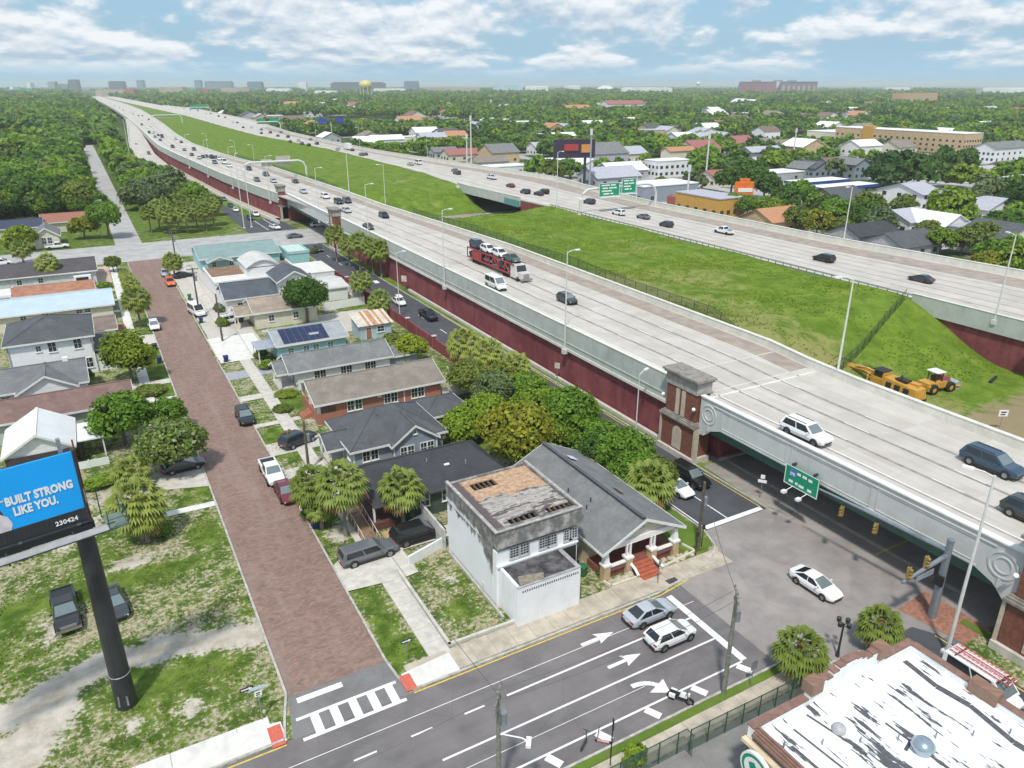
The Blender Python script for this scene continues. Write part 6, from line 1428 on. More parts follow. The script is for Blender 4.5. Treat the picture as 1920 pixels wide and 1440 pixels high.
# --- dark-roofed house with ramp
def house_ramp():
    h = house('dark_roof_house', 'long house with a black shingle roof, red porch and timber ramp')
    x0, x1, y0, y1, z = 20.0, 34.0, 63.3, 71.0, 3.3
    wallbox(h, x0 + 1.6, y0, x1, y1, 0, z, M('siding_dark_green', (.06, .09, .065), .7, .1, 1))
    hip_r = MB(); zt = 5.3; c = 67.6
    hip_r.slab([(x0 - .6, y0 - .6, 3.1), (x1 + .6, y0 - .6, 3.1), (x1 - 2.2, c, zt), (x0 - .6, c, zt)], .18).slab([(x1 + .6, y1 + .6, 3.1), (x0 - .6, y1 + .6, 3.1), (x0 - .6, c, zt), (x1 - 2.2, c, zt)], .18).slab([(x1 + .6, y0 - .6, 3.1), (x1 + .6, y1 + .6, 3.1), (x1 - 2.2, c, zt)], .18).box(x0 - .6, c - .14, zt - .02, x1 - 2.2, c + .14, zt + .04)
    hip_r.build('roof', SH_DK, h)
    MB().box(x0 - .6, y0 - .66, 2.85, x1 + .6, y0 - .61, 3.1).box(x0 - .65, y0 - .6, 2.85, x0 - .6, y1 + .6, 3.1).build('fascia', M('fascia_dark', (.10, .10, .10), .6), h)
    MB().box(x0 - .9, y0 - .2, 0, x0 + 1.6, y1, .8).build('porch_deck', M('porch_red_dark', (.13, .05, .045), .7, .15, 2), h)
    f = M('timber_tan', (.46, .33, .18), .85, .15, 3)
    MB().hexa([(x0 - 2.3, 60.6, .02), (x0 - .9, 60.4, .02), (x0 - .9, 66.2, .02), (x0 - 2.3, 66.4, .02)], [(x0 - 2.3, 60.6, .1), (x0 - .9, 60.4, .1), (x0 - .9, 66.2, .8), (x0 - 2.3, 66.4, .8)]).build('ramp', M('ramp_boards', (.24, .15, .10), .85, .2, 3), h)
    MB().box(x0 - 2.3, 66.4, 0, x0 - .9, 68.2, .82).build('landing', f, h)
    r = MB()
    for x in (x0 - 2.35, x0 - .85):
        r.tube((x, 60.6, .9), (x, 66.3, 1.7), .04)
        for k in range(6): r.tube((x, 60.7 + k * 1.1, .1 + k * .14), (x, 60.7 + k * 1.1, .95 + k * .15), .035)
    r.build('handrail', M('handrail_pale', (.62, .55, .48), .6), h)
    MB().box(x0 - .2, 60.9, .0, x0 + 1.8, 62.6, .1).build('timber_landing', f, h)
    for y in (y0 + .2, y1 - .4): MB().box(x0 - .5, y, .8, x0 - .3, y + .2, 3.0).build('porch_post', WFRAME, h)
    wins(h, '-y', y0, (25, 27.5, 30.3, 32.6), 1.3, .95, 1.3); door(h, '-x', x0 + 1.6, 67, .8)
    vents(h, [(30.5, 64.8, 4.2), (26.5, 66, 4.8)]); MB().slab([(28.2, 65.2, 4.27), (28.8, 65.2, 4.27), (28.8, 65.45, 4.36), (28.2, 65.45, 4.36)], .04).build('skylight', WHC, h)
house_ramp()
# --- grey-blue house with cross gable
def house_blue():
    h = house('grey_blue_house', 'grey blue siding house with a charcoal cross-gabled roof and white trim')
    x0, x1, y0, y1, z = 21.3, 32.4, 75.2, 84.2, 3.5
    wallbox(h, x0, y0, x1, y1, 0, z, SIDE_BG)
    hip(h, x0, y0, x1, y1, z, 2.6, SH_CH, oh=.5)
    gx0, gx1 = 25.8, 31.2
    wallbox(h, gx0, y0 - 1.0, gx1, y0 + .5, 0, z, SIDE_BG)
    gable(h, gx0, y0 - 1.0, gx1, y0 + 4.0, z, 1.9, 'y', SH_CH, SIDE_BG, oh=.35)
    wins(h, '-y', y0 - 1.0, (27.0, 27.9, 29.5, 30.4), 1.5, .72, 1.25); window(h, '-y', 28.5, y0 - 1.0, 4.2, .35, .5); wins(h, '-y', y0, (22.8, 23.8), 1.6, .8, 1.2)
    MB().box(gx0 - .06, y0 - 1.06, 0, gx0 + .12, y0 - .98, z).box(gx1 - .12, y0 - 1.06, 0, gx1 + .06, y0 - .98, z).box(x0 - .06, y0 - .06, 0, x0 + .12, y0 + .02, z).build('corner_board', WFRAME, h)
    MB().box(x0 - 2.0, y0 + 1.6, 0, x0, y1 - 1.8, .5).build('porch_deck', CONC, h)
    gable(h, x0 - 2.2, y0 + 2.4, x0 + .5, y1 - 2.4, 3.0, 1.1, 'x', SH_CH, SIDE_W, oh=.3)
    for y in (y0 + 2.4, y1 - 2.5): MB().box(x0 - 2.1, y, .5, x0 - 1.9, y + .2, 3.0).build('porch_post', WFRAME, h)
    for k in range(3): MB().box(x0 - 2.35 - .3 * k, 79, 0, x0 - 2.05 - .3 * k, 80.4, .42 - .14 * k).build('step', CONC, h)
    door(h, '-x', x0, 79.7, .5); wins(h, '-x', x0, (77, 82), 1.5, .9, 1.2); vents(h, [(25.5, 78.5, 5.2)], M('vent_dark', (.05, .05, .05), .9))
    wallbox(h, 32.5, 80.5, 38.5, 86.0, 0, 3.0, SIDE_BG, 'rear_wall'); hip(h, 32.5, 80.5, 38.5, 86.0, 3.0, 1.3, SH_CH, oh=.4)
house_blue()
# --- brick house
def house_brick():
    h = house('brick_house', 'orange brick house under a long brown grey gabled roof')
    x0, x1, y0, y1, z = 21.6, 39.2, 91.0, 99.2, 3.3
    wallbox(h, x0 + 2.4, y0, x1, y1, 0, z, BRICK_O)
    gable(h, x0, y0, x1, y1, z, 1.7, 'x', SH_TN, SIDE_CR, oh=.55)
    MB().box(x0 - .1, y0, 0, x0 + 2.4, y1, .8).build('porch_deck', BRICK_O, h)
    MB().box(x0 - .1, y0, .8, x0 + .1, y1, 1.5).box(x0 + .1, y0, .8, x0 + 2.4, y0 + .2, 1.5).build('porch_wall', BRICK_O, h)
    for y in (y0 + .1, y1 - .5, (y0 + y1) / 2): MB().box(x0 - .05, y, 1.5, x0 + .35, y + .4, 3.2).build('porch_post', WFRAME, h)
    for k in range(4): MB().box(x0 - .4 - .35 * k, 94, 0, x0 - .05 - .35 * k, 96, .68 - .17 * k).build('step', BRICK_O, h)
    wins(h, '-y', y0, (26.0, 27.1, 31.2, 32.2, 35.2, 36.2), 1.2, .85, 1.5); MB().box(33.6, y0 - .06, 0, 33.75, y0 + .0, z - .2).build('downpipe', WFRAME, h)
    MB().box(29.8, y0 - .12, 2.3, 30.4, y0, 2.9).build('wall_fan', WFRAME, h); vents(h, [(30, 94, 4.6)])
house_brick()
def house_grey():
    h = house('grey_roof_house', 'white house under a wide grey gabled roof next to the brick house')
    x0, x1, y0, y1, z = 21.5, 36.6, 104.4, 110.8, 3.3
    wallbox(h, x0 + .8, y0, x1, y1, 0, z, SIDE_W)
    gable(h, x0, y0, x1, y1, z, 1.5, 'x', SH_GR, SIDE_W, oh=.5)
    gable(h, x0 - 1.8, y0 + .6, x0 + 2, y1 - 1.2, 3.0, 1.1, 'x', SH_GR, SIDE_BG, oh=.3)
    for y in (y0 + .6, y1 - 1.5): MB().box(x0 - 1.7, y, 0, x0 - 1.45, y + .25, 3.0).build('porch_post', WFRAME, h)
    MB().box(x0 - 1.8, y0 + .6, 0, x0 + .8, y1 - 1.2, .5).build('porch_deck', CONC, h)
    wins(h, '-y', y0, (25.2, 26.1, 29.2, 30.1, 33.0, 33.9), 1.2, .75, 1.4); door(h, '-x', x0 + .8, 107, .5)
    wallbox(h, x1, y0 + 1, x1 + 5, y1 - .8, 0, 2.6, SIDE_BG, 'rear_wall'); hip(h, x1, y0 + 1, x1 + 5, y1 - .8, 2.6, .7, SH_GR, oh=.3)
house_grey()
def solar_house():
    h = house('teal_house', 'teal house with a large solar panel array on its roof')
    x0, x1, y0, y1, z = 22.6, 33.6, 117.2, 126.0, 3.3
    wallbox(h, x0, y0, x1, y1, 0, z, SIDE_T)
    gable(h, x0, y0, x1, y1, z, 1.2, 'x', M('metal_roof_grey', (.32, .34, .35), .5, .08, 1, stain=.2), SIDE_T, oh=.5)
    sl = 1.2 / ((y1 - y0) / 2); zq = lambda y: z + (y - y0) * sl + .06
    for i in range(7):
        for j in range(3):
            a, b_ = x0 + .9 + i * 1.06, y0 - .2 + j * 1.45
            p = MB().slab([(a, b_, zq(b_)), (a + 1.02, b_, zq(b_)), (a + 1.02, b_ + 1.4, zq(b_ + 1.4)), (a, b_ + 1.4, zq(b_ + 1.4))], .04).build('solar_panel', glossy('solar_cell', (.012, .02, .07), .3, 0, .1, .5), h)
    MB().slab([(28.0, 118.4, zq(118.4) + .05), (29.6, 118.4, zq(118.4) + .05), (29.6, 119.0, zq(119) + .05), (28, 119, zq(119) + .05)], .04).build('roof_hatch', STEEL, h)
    wins(h, '-y', y0, (24.5, 27, 28.6, 31), 1.5, .9, .9, pane=PANEG)
    wallbox(h, x0 - 3.2, y0 + 1, x0 - .2, y1 - 3, 2.5, 2.62, M('blue_grey_awning', (.34, .37, .43), .6), 'porch_roof')
    for y in (y0 + 1.2, y1 - 3.2): MB().box(x0 - 3.0, y, 0, x0 - 2.85, y + .15, 2.5).build('porch_post', WFRAME, h)
solar_house()
def striped_shed():
    h = house('striped_shed', 'pale blue shed under a rust-streaked corrugated roof', 'shed')
    x0, x1, y0, y1 = 37.8, 43.6, 122.4, 127.2
    wallbox(h, x0, y0, x1, y1, 0, 2.6, M('siding_pale_blue', (.42, .52, .60), .7))
    for k in range(14):
        w = (x1 - x0 + .8) / 14; a = x0 - .4 + k * w
        MB().slab([(a, y0 - .4, 2.6), (a + w - .03, y0 - .4, 2.6), (a + w - .03, y1 + .4, 3.7), (a, y1 + .4, 3.7)], .06).build('roof_sheet', M('sheet_rust', (.50, .25, .13), .6, .2, 1.5, stain=.2) if k in (4, 6, 7, 9, 12) else M('sheet_pale', (.62, .56, .47), .5, .1, 1, stain=.25), h)
    door(h, '-y', 39.4, y0, .1); wins(h, '-y', y0, (41.6,), 1.1, 1.2, 1.0)
striped_shed()
def simple(name, label, x0, y0, x1, y1, z, rise, axis, roof, wall, faces=(), oh=.5, cat='house', hipped=False, flat=False, win=None, wh=1.1):
    h = house(name, label, cat)
    wallbox(h, x0, y0, x1, y1, 0, z, wall)
    if flat:
        MB().box(x0 - .15, y0 - .15, z, x1 + .15, y1 + .15, z + .25).build('roof', roof, h)
        MB().box(x0 - .15, y0 - .15, z + .25, x1 + .15, y0 + .1, z + .6).box(x0 - .15, y0 + .1, z + .25, x0 + .1, y1 + .15, z + .6).box(x1 - .1, y0 + .1, z + .25, x1 + .15, y1 + .15, z + .6).build('parapet', wall, h)
    elif hipped: hip(h, x0, y0, x1, y1, z, rise, roof, oh=oh)
    else: gable(h, x0, y0, x1, y1, z, rise, axis, roof, wall, oh=oh)
    for face, c, spans, zz in faces: wins(h, face, c, spans, zz, win or .9, wh)
    return h
t_ = simple('tan_roof_house', 'cream house under a tan roof beside the big dark tree', 23.2, 138.0, 34.5, 146.6, 3.3, 1.5, 'x', shingle('shingle_sand', (.33, .27, .215)), SIDE_CR, (('-y', 138.0, (26, 30.5), 1.2),))
gable(t_, 20.2, 139.5, 23.4, 143.6, 2.8, 1.1, 'x', shingle('shingle_sand', (.33, .27, .215)), SIDE_CR, oh=.3)
for y in (139.6, 143.3): MB().box(20.2, y, 0, 20.45, y + .25, 2.8).build('porch_post', SIDE_CR, t_)
g_ = simple('slate_roof_house', 'slate blue roofed house with a white dormer gable and two skylights', 20.2, 149.6, 37.5, 158.5, 3.5, 2.0, 'x', SH_BL, SIDE_W, (('-y', 149.6, (22.6, 24.2), 1.2),))
wallbox(g_, 30.2, 148.6, 36.6, 157, 3, 6.0, SIDE_W, 'dormer_wall'); gable(g_, 30.2, 148.6, 36.6, 157.5, 6.0, 1.7, 'y', SH_BL, SIDE_W, oh=.5); wins(g_, '-y', 148.6, (32.4, 34.3), 4.5, 1.2, 1.3, bars=(1, 2))
for x in (22.2, 26.6): MB().slab([(x, 151.2, 4.12), (x + 3, 151.2, 4.12), (x + 3, 152.4, 4.62), (x, 152.4, 4.62)], .05).build('skylight', glossy('skylight_glass', (.03, .05, .055), .15), g_)
w_ = simple('brown_flat_house', 'house with brown and white flat roofs and a big white barrel dormer', 20.0, 161.2, 38.0, 176.5, 3.6, 1, 'x', M('roof_membrane_white', (.66, .64, .60), .7, .06, .6, stain=.15), SIDE_W, (('-y', 161.2, (23, 27), 1.3),), flat=True)
MB().box(20.2, 167.5, 3.86, 38.0, 176.2, 3.95).build('brown_roof', M('roof_brown', (.24, .145, .09), .9, .15, .5, stain=.3), w_)
wallbox(w_, 27.0, 163.0, 33.6, 172.5, 3.85, 6.0, SIDE_W, 'dormer_wall')
P = [(26.7 + 7.2 * k / 8, 6.0 + 1.5 * math.sin(math.pi * k / 8)) for k in range(9)]
rb = MB()
for (a, za), (b_, zb2) in zip(P, P[1:]): rb.slab([(a, 162.6, za), (b_, 162.6, zb2), (b_, 173, zb2), (a, 173, za)], .15)
rb.build('dormer_roof', M('roof_grey_white', (.55, .54, .52), .7, .08, .6), w_); MB().extrude([(p[0], p[1] - .15) for p in P], 'y', 163.0, 163.15).build('gable_wall', SIDE_W, w_)
wallbox(w_, 38.3, 163, 45.5, 174, 0, 3.2, SIDE_W, 'annex_wall'); MB().box(38.2, 162.9, 3.2, 45.7, 174.1, 3.4).build('annex_roof', M('roof_membrane_white', (.66, .64, .60), .7), w_)
k_ = simple('green_roof_house', 'long house with a blue green metal roof by the top cross street', 21.2, 189.6, 39.5, 205.5, 3.5, 1.6, 'x', M('metal_roof_green', (.22, .31, .30), .5, .08, .6, stain=.15), SIDE_T, (('-y', 189.6, (24, 28, 32, 36), 1.2),))
gable(k_, 22.5, 186.8, 27.5, 191, 3.2, 1.0, 'y', M('metal_roof_green', (.22, .31, .30), .5), SIDE_W, oh=.4)
simple('mint_annex', 'small mint green flat house by the frontage road', 41.0, 186, 46, 196, 3.2, 1, 'x', M('roof_mint', (.50, .62, .56), .7), SIDE_T, flat=True)
simple('white_garage', 'white garage with a pale roof behind the slate-roofed house', 38.6, 150.5, 44.5, 160.5, 2.8, .7, 'x', M('roof_grey_white', (.55, .54, .52), .7), SIDE_W, oh=.25, cat='garage')
simple('white_shed', 'small white peaked shed inside the white fence', 44.2, 145.6, 46.0, 147.4, 2.1, .8, 'y', M('shed_tan', (.42, .33, .26), .8), SIDE_W, oh=.2, cat='shed')
# left of the brick street
a_ = simple('white_gable_house', 'white gabled house behind the billboard with a small front porch', -13.2, 93.6, -6.8, 101.5, 3.2, 1.9, 'y', M('metal_roof_white', (.74, .75, .76), .45, .04, .5), SIDE_W, ())
wallbox(a_, -6.6, 94.8, -3.4, 100.5, 2.5, 2.65, M('metal_roof_white', (.74, .75, .76), .45), 'porch_roof')
for y in (95, 100.2): MB().box(-3.6, y, 0, -3.45, y + .15, 2.5).build('porch_post', WFRAME, a_)
MB().box(-6.2, 95.2, 0, -5.9, 98.0, 2.3).build('porch_screen', M('dark_screen', (.06, .045, .05), .7), a_)
MB().box(-13.4, 93.3, 0, -6.9, 93.45, 2.6).build('carport_screen', M('dark_screen', (.06, .045, .05), .7), a_)
b_l = simple('brown_roof_house', 'long pale green house under a wide brown roof', -26, 104.4, .3, 111.6, 3.2, 1.5, 'x', SH_BR, SIDE_G, (('-y', 104.4, (-18, -13, -8, -3), 1.3), ('+x', .3, (106, 109), 1.2)))
c_l = simple('white_villa', 'white house with a grey cross-gabled roof between the brown roof and the two-storey house', -30, 115.4, -4.8, 123.5, 3.3, 1.9, 'x', shingle('shingle_grey_light', (.17, .175, .185)), SIDE_W, (('-y', 115.4, (-14.5, -25), 1.3), ('+x', -4.8, (117, 121), 1.2)))
wallbox(c_l, -12.8, 114.0, -6.0, 117, 0, 3.3, SIDE_W, 'wing_wall'); gable(c_l, -12.8, 114.0, -6.0, 119.5, 3.3, 1.9, 'y', shingle('shingle_grey_light', (.17, .175, .185)), SIDE_W, oh=.4); wins(c_l, '-y', 114.0, (-11, -7.8), 1.2, 1.0, 1.1)
MB().box(-7.2, 119.2, 4.0, -6.5, 119.9, 5.6).build('chimney', SIDE_W, c_l)
d_l = simple('two_storey_house', 'white two-storey house with a charcoal hip roof', -14.4, 127.6, -3.2, 139.5, 6.3, 2.2, 'x', SH_CH, M('siding_bright_white', (.82, .83, .84), .6, .03), (('-y', 127.6, (-5.2, -8.6), 4.3), ('-y', 127.6, (-4.2, -13.6), 1.0)), hipped=True, win=1.0, wh=1.5)
window(d_l, '-y', -10.4, 127.6, 4.6, .6, .8); wins(d_l, '-y', 127.6, (-8.6, -9.8), 1.9, .6, .5); wins(d_l, '+x', -3.2, (130, 134, 137), 4.2, 1.0, 1.4)
wallbox(d_l, -3.2, 127.9, -.6, 136.5, 0, 2.9, SIDE_W, 'porch_wall'); MB().slab([(-3.2, 127.5, 3.6), (-.2, 127.5, 3.0), (-.2, 137, 3.0), (-3.2, 137, 3.6)], .15).build('porch_roof', SH_CH, d_l)
MB().box(-3.4, 127.5, 3.6, -3.25, 127.6, 6.1).box(-14.35, 127.45, 0, -14.2, 127.58, 6.1).build('downpipe', M('pipe_grey', (.35, .36, .37), .5), d_l); vents(d_l, [(-9.2, 131, 7.2), (-8.2, 131, 7.2)], WFRAME)
e_l = simple('red_brick_cottage', 'small brown-roofed cottage with red brick steps behind the broad palm', -3.4, 142, .2, 151, 2.8, .9, 'x', shingle('shingle_brown_grey', (.22, .165, .14)), SIDE_CR, ())
MB().box(.6, 147, 0, 2.0, 152, .5).build('brick_steps', M('pavers_red', (.36, .15, .10), .85, .15, 2), e_l)
f_l = simple('blue_metal_house', 'long cream house under a pale blue metal roof', -34, 158.0, .6, 171.0, 3.2, 1.3, 'x', M('metal_roof_blue', (.46, .56, .68), .4, .05, .5), SIDE_CR, (('-y', 158.0, (-14, -10.5, -5, -3.6), 2.0), ('+x', .6, (162, 166), 1.2)), wh=.7)
g_l = simple('rust_roof_house', 'long narrow house under a rusty red brown roof', -16, 172.8, -2.2, 180.5, 3.2, .9, 'x', M('roof_rust', (.36, .165, .10), .8, .15, .8, stain=.3), SIDE_W, ())
i_l = simple('white_flat_shed', 'white flat-roofed shed beside the rusty red brown roof', -25, 172.8, -16.5, 180, 3.0, 1, 'x', M('roof_membrane_white', (.66, .64, .60), .7), SIDE_W, flat=True, cat='shed')
h_l = simple('dark_long_house', 'long pale grey house under a dark brown roof by the top cross street', -34, 190.8, -1.2, 204.5, 3.3, 1.6, 'x', shingle('shingle_dark_brown', (.085, .075, .08)), M('stucco_grey', (.56, .58, .60), .8), (('-y', 190.8, (-16, -12, -21), 1.4),))
MB().box(-5.6, 189.2, 0, -2.2, 190.7, 2.4).build('porch_wall', SIDE_W, h_l); MB().box(-5.2, 189.1, 1.1, -2.8, 189.25, 2.1).build('porch_opening', M('soot_and_shade', (.02, .018, .016), .95), h_l)  # solid near-black panel paints the shade inside the porch opening
simple('cream_cottage', 'small cream house with a grey roof across the top cross street', -14.5, 241.5, -8.5, 252, 3.6, 2.0, 'y', SH_GR, SIDE_CR, (('-y', 241.5, (-12.2, -10.8), 1.3),), win=1.0, wh=1.6)
simple('solar_roof_house', 'low house with a dark solar roof behind the rounded lime tree', -33, 262, -13, 273, 3.2, 1.6, 'x', M('solar_dark', (.03, .032, .07), .3), SIDE_CR, ())
simple('red_roof_house', 'low house with a brick red roof beneath the huge dark oak', -13, 268, .5, 279, 3.2, 1.8, 'x', M('roof_brick_red', (.30, .13, .09), .85, .1), SIDE_CR, ())
simple('tile_roof_house', 'house with an orange tiled roof at the picture edge beyond the top cross street', -52, 262, -36, 274, 3.2, 1.8, 'x', M('roof_orange_tile', (.45, .22, .12), .85, .1), SIDE_W, ())
simple('white_block_house', 'plain white house half hidden at the picture edge across the top street', -38, 241, -27, 252, 3.4, 1, 'x', M('roof_membrane_white', (.66, .64, .60), .7), SIDE_W, flat=True)
# low red wall and fences of the block
FW = thing('low_red_wall', 'low dark red wall with pale caps along the frontage road', 'wall', (0, 0, 0))
for a, b_ in ((100.5, 112), (112, 124), (124, 134.5), (137.5, 148), (148, 160), (160, 172)):
    MB().box(47.2, a + .15, 0, 47.5, b_ - .15, 2.0).build('wall_panel', REDW, FW)
    pc = MB().box(47.05, a - .25, 0, 47.65, a + .15, 2.25).build('pillar', M('red_block', (.30, .07, .06), .85, .1), FW); MB().box(46.95, a - .35, 2.25, 47.75, a + .25, 2.42).build('cap', M('cap_pink', (.62, .50, .46), .85), pc)
def picket(label, pts, h=1.7):
    f = thing('panel_fence', label, 'fence', (0, 0, 0))
    for p, q in zip(pts, pts[1:]):
        d = Vector((q[0] - p[0], q[1] - p[1])); n = max(1, round(d.length / 2.2))
        for k in range(n):
            a = Vector(p) + d * (k / n); b_ = Vector(p) + d * ((k + 1) / n); c = (a + b_) / 2
            MB().obox(c.x, c.y, .05, h, d.length / n - .12, .05, math.atan2(d.y, d.x)).build('fence_panel', M('vinyl_white', (.80, .80, .79), .5, .03), f)
            MB().box(a.x - .06, a.y - .06, 0, a.x + .06, a.y + .06, h + .12).build('post', M('vinyl_white', (.80, .80, .79), .5, .03), f)
    return f
picket('tall white vinyl fence round the garden by the low red wall', [(37.4, 143.6), (46.0, 144.4), (46.3, 150), (46.3, 160)])
picket('white vinyl fence behind the brick house under the thicket', [(39.6, 91.2), (43.8, 91.6), (43.8, 99)])
picket('low white fence before the white gable house porch', [(-14, 92.4), (-3.2, 92.4)], 1.0)
# ------------------------------------------------------------------ street furniture
WPOLE = M('pole_pale', (.62, .63, .60), .5, .06, 2); WOOD = M('weathered_pole_wood', (.20, .20, .165), .9, .2, 3, streak=.3); WOODB = M('brown_pole_wood', (.12, .095, .075), .9, .2, 3); DKM = M('dark_metal', (.03, .032, .035), .5, .1); GSIGN = M('sign_green', (.0, .26, .13), .45, .04); WHT = M('sign_white', (.80, .80, .79), .45, .02); GALV = M('galvanised_grey', (.25, .28, .31), .45, .1, 2, metal=.3)
LP = {}
def lamp_post(x, y, z0, h, arm, label, r=.13, base=True, group='tall motorway light poles'):
    key = (round(h), r, arm)
    t = thing('light_pole', label, 'light pole', (x, y, z0), 0, group)
    MB().tube((0, 0, 0), (0, 0, h), r, r * .55, 8).build('pole', WPOLE, t)
    if base: MB().box(-.35, -.35, -.5, .35, .35, .25).build('base', WPOLE, t)
    dx, dy = math.cos(arm), math.sin(arm)
    MB().path([(0, 0, h - .15), (dx * .7, dy * .7, h + .1), (dx * 1.5, dy * 1.5, h + .12)], .06, 6).build('arm', WPOLE, t)
    l = MB().obox(dx * 1.7, dy * 1.7, h + .02, h + .2, .75, .34, arm).build('lamp_head', WHT, t)
    return t
for k, (y, l) in enumerate(((87.5, 'light pole on the parapet nearest the tall brick pylon'), (130.4, 'light pole on the parapet beside the car carrier'), (174.5, 'light pole on the parapet by the roadside palms'), (217, 'light pole on the second bridge parapet'), (262, 'light pole just beyond the second bridge'), (308, 'second light pole beyond the second bridge'), (352, 'third light pole beyond the second bridge'), (396, 'fourth light pole beyond the second bridge'))):
    lamp_post(NL(y) - .75, y, 5.4, 14.7, 0, l)
for x, y, z, h, a, l in ((54.9, 66.4, 0, 9.3, .4, 'white street light between the thicket and the red wall'), (49.0, 132.3, 0, 12.6, .2, 'street light at the striped shed by the frontage road'), (53.2, 24.3, 0, 16.0, 2.0, 'tall white light pole at the bottom corner of the near bridge'), (NR(56) + .3, 55.5, 7.4, 13.4, 2.4, 'light pole on the cream barrier beside the road grader'), (FL(62) - .3, 61.7, 7.2, 13.6, 1.2, 'light pole on the far carriageway above the red wedge wall'), (FR(113) + .4, 113.2, 6.5, 14.0, PI, 'light pole on the outer barrier over the dark roofs'), (FR(180) + .4, 190, 6.5, 14, PI, 'light pole on the outer barrier behind the arched sign gantry'), (FL(192) - .6, 191.6, 6.2, 17.5, 0, 'light pole on the far carriageway where the second side road passes under'),
    (NR(245) + .6, 245, 8, 14.3, PI, 'light pole at the far side of the second bridge'), (NR(214) + .6, 212, 8, 12.6, PI, 'light pole at the grass end of the second bridge'), (NR(392) + .6, 392, 8, 9, PI, 'short grey light pole on the grass before the far gantry'), (NR(372) + .6, 360, 8, 9, PI, 'short grey light pole by the arch gantry'), (NR(456) + .6, 456, 8, 9, PI, 'short grey light pole far back along the grass'), (41.7, 247.1, 0, 22.4, 1.0, 'very tall white mast in front of the arch gantry'), (44.1, 247.9, 0, 20.0, 1.2, 'white mast just behind the very tall mast'), (23.8, 450.2, 0, 25.5, 1.0, 'tall thin mast in the trees by the off ramp'), (35.2, 640, 0, 25, 1.0, 'farther thin mast beside the off ramp'), (2.0, 252, 0, 10.5, .6, 'street light at the top cross street by the small cream house'), (140, 330, 8, 12, PI, 'light pole on the far carriageway among the distant roofs'), (138, 420, 8, 12, PI, 'light pole on the far outer barrier by the blue sign board'), (141, 520, 8, 12, PI, 'light pole on the far outer barrier near the far arch gantry'), (146, 640, 8, 12, PI, 'light pole on the far outer barrier next to last'), (156, 790, 8, 12, PI, 'last light pole along the far outer barrier')):
    lamp_post(x, y, z, h, a, l, .16 if h > 13 else .1, h > 12)
# utility poles and wires
UP = {}
def util(x, y, h, label, mat=None, cross=True, arm=0, lamp=False):
    t = thing('utility_pole', label, 'utility pole', (x, y, 0)); m = mat or WOOD
    MB().tube((0, 0, 0), (0, 0, h), .19, .12, 8).build('pole', m, t)
    if cross:
        for k in (.35, 1.1): MB().obox(0, 0, h - k, h - k + .13, 2.2 if k < 1 else 1.6, .11, arm).build('crossarm', m, t)
        for s in (-.95, -.4, .4, .95): MB().lathe([(.05, 0), (.06, .12), (.02, .18)], (s * math.cos(arm), s * math.sin(arm), h - .22), 6).build('insulator', GALV, t)
    MB().tube((.34, 0, h - 2.6), (.34, 0, h - 1.7), .22, n=8).build('transformer', GALV, t)
    if lamp: MB().path([(0, 0, h - 3.2), (.9, -1.2, h - 2.9), (1.1, -1.5, h - 2.95)], .045, 5).obox(1.15, -1.6, h - 3.1, h - 2.9, .3, .7, -.6).build('lamp_arm', WHT, t)
    return (x, y, h)
u1 = util(34.6, 29.75, 9.2, 'grey green timber utility pole on the grass strip by the motorcycle', arm=.9)
u2 = util(15.7, 29.75, 9.2, 'timber utility pole with a cobra-head lamp at the bottom edge', arm=.9, lamp=True)
u3 = util(16.9, 78.7, 6.6, 'timber pole on the verge behind the white pickup', cross=False, mat=WOODB)
u4 = util(16.4, 133.7, 8.6, 'dark leaning timber pole at the end of the white concrete yard', cross=False, mat=WOODB)
u5 = util(15.2, 152, 9.6, 'dark timber pole beside the white van', mat=WOODB)
u6 = util(45.8, 44.9, 7.4, 'brown timber pole at the corner lawn by the stop line', cross=False, mat=WOODB)
u7 = util(16.3, 196, 9.5, 'timber pole at the top corner palm', mat=WOODB)
def wire(label, p, q, sag=.8, off=0):
    P = [(p[0] + (q[0] - p[0]) * k / 10, p[1] + (q[1] - p[1]) * k / 10 + off, p[2] - .2 + (q[2] - p[2]) * k / 10 - sag * 4 * (k / 10) * (1 - k / 10)) for k in range(11)]
    tag(MB().path(P, .022, 4).build('power_line', M('wire_grey', (.10, .10, .10), .6)), label, 'cable')
wire('upper cable between the two poles of the cross street', u1, u2, .6, .4); wire('second cable between the two poles of the cross street', u1, u2, .7, -.4)
wire('cable from the bottom edge pole towards the picture edge', u2, (-14, 29.7, 9), .8); wire('cable from the bottom edge pole to the verge pole', u2, u3, 1.2); wire('cable from the verge pole to the leaning pole', u3, u4, 1.2); wire('cable from the leaning pole to the pole by the white van', u4, u5, .4); wire('cable between the two farthest poles of the brick street', u5, u7, .8); wire('cable from the cross street pole to the corner lawn pole', u1, u6, .5)

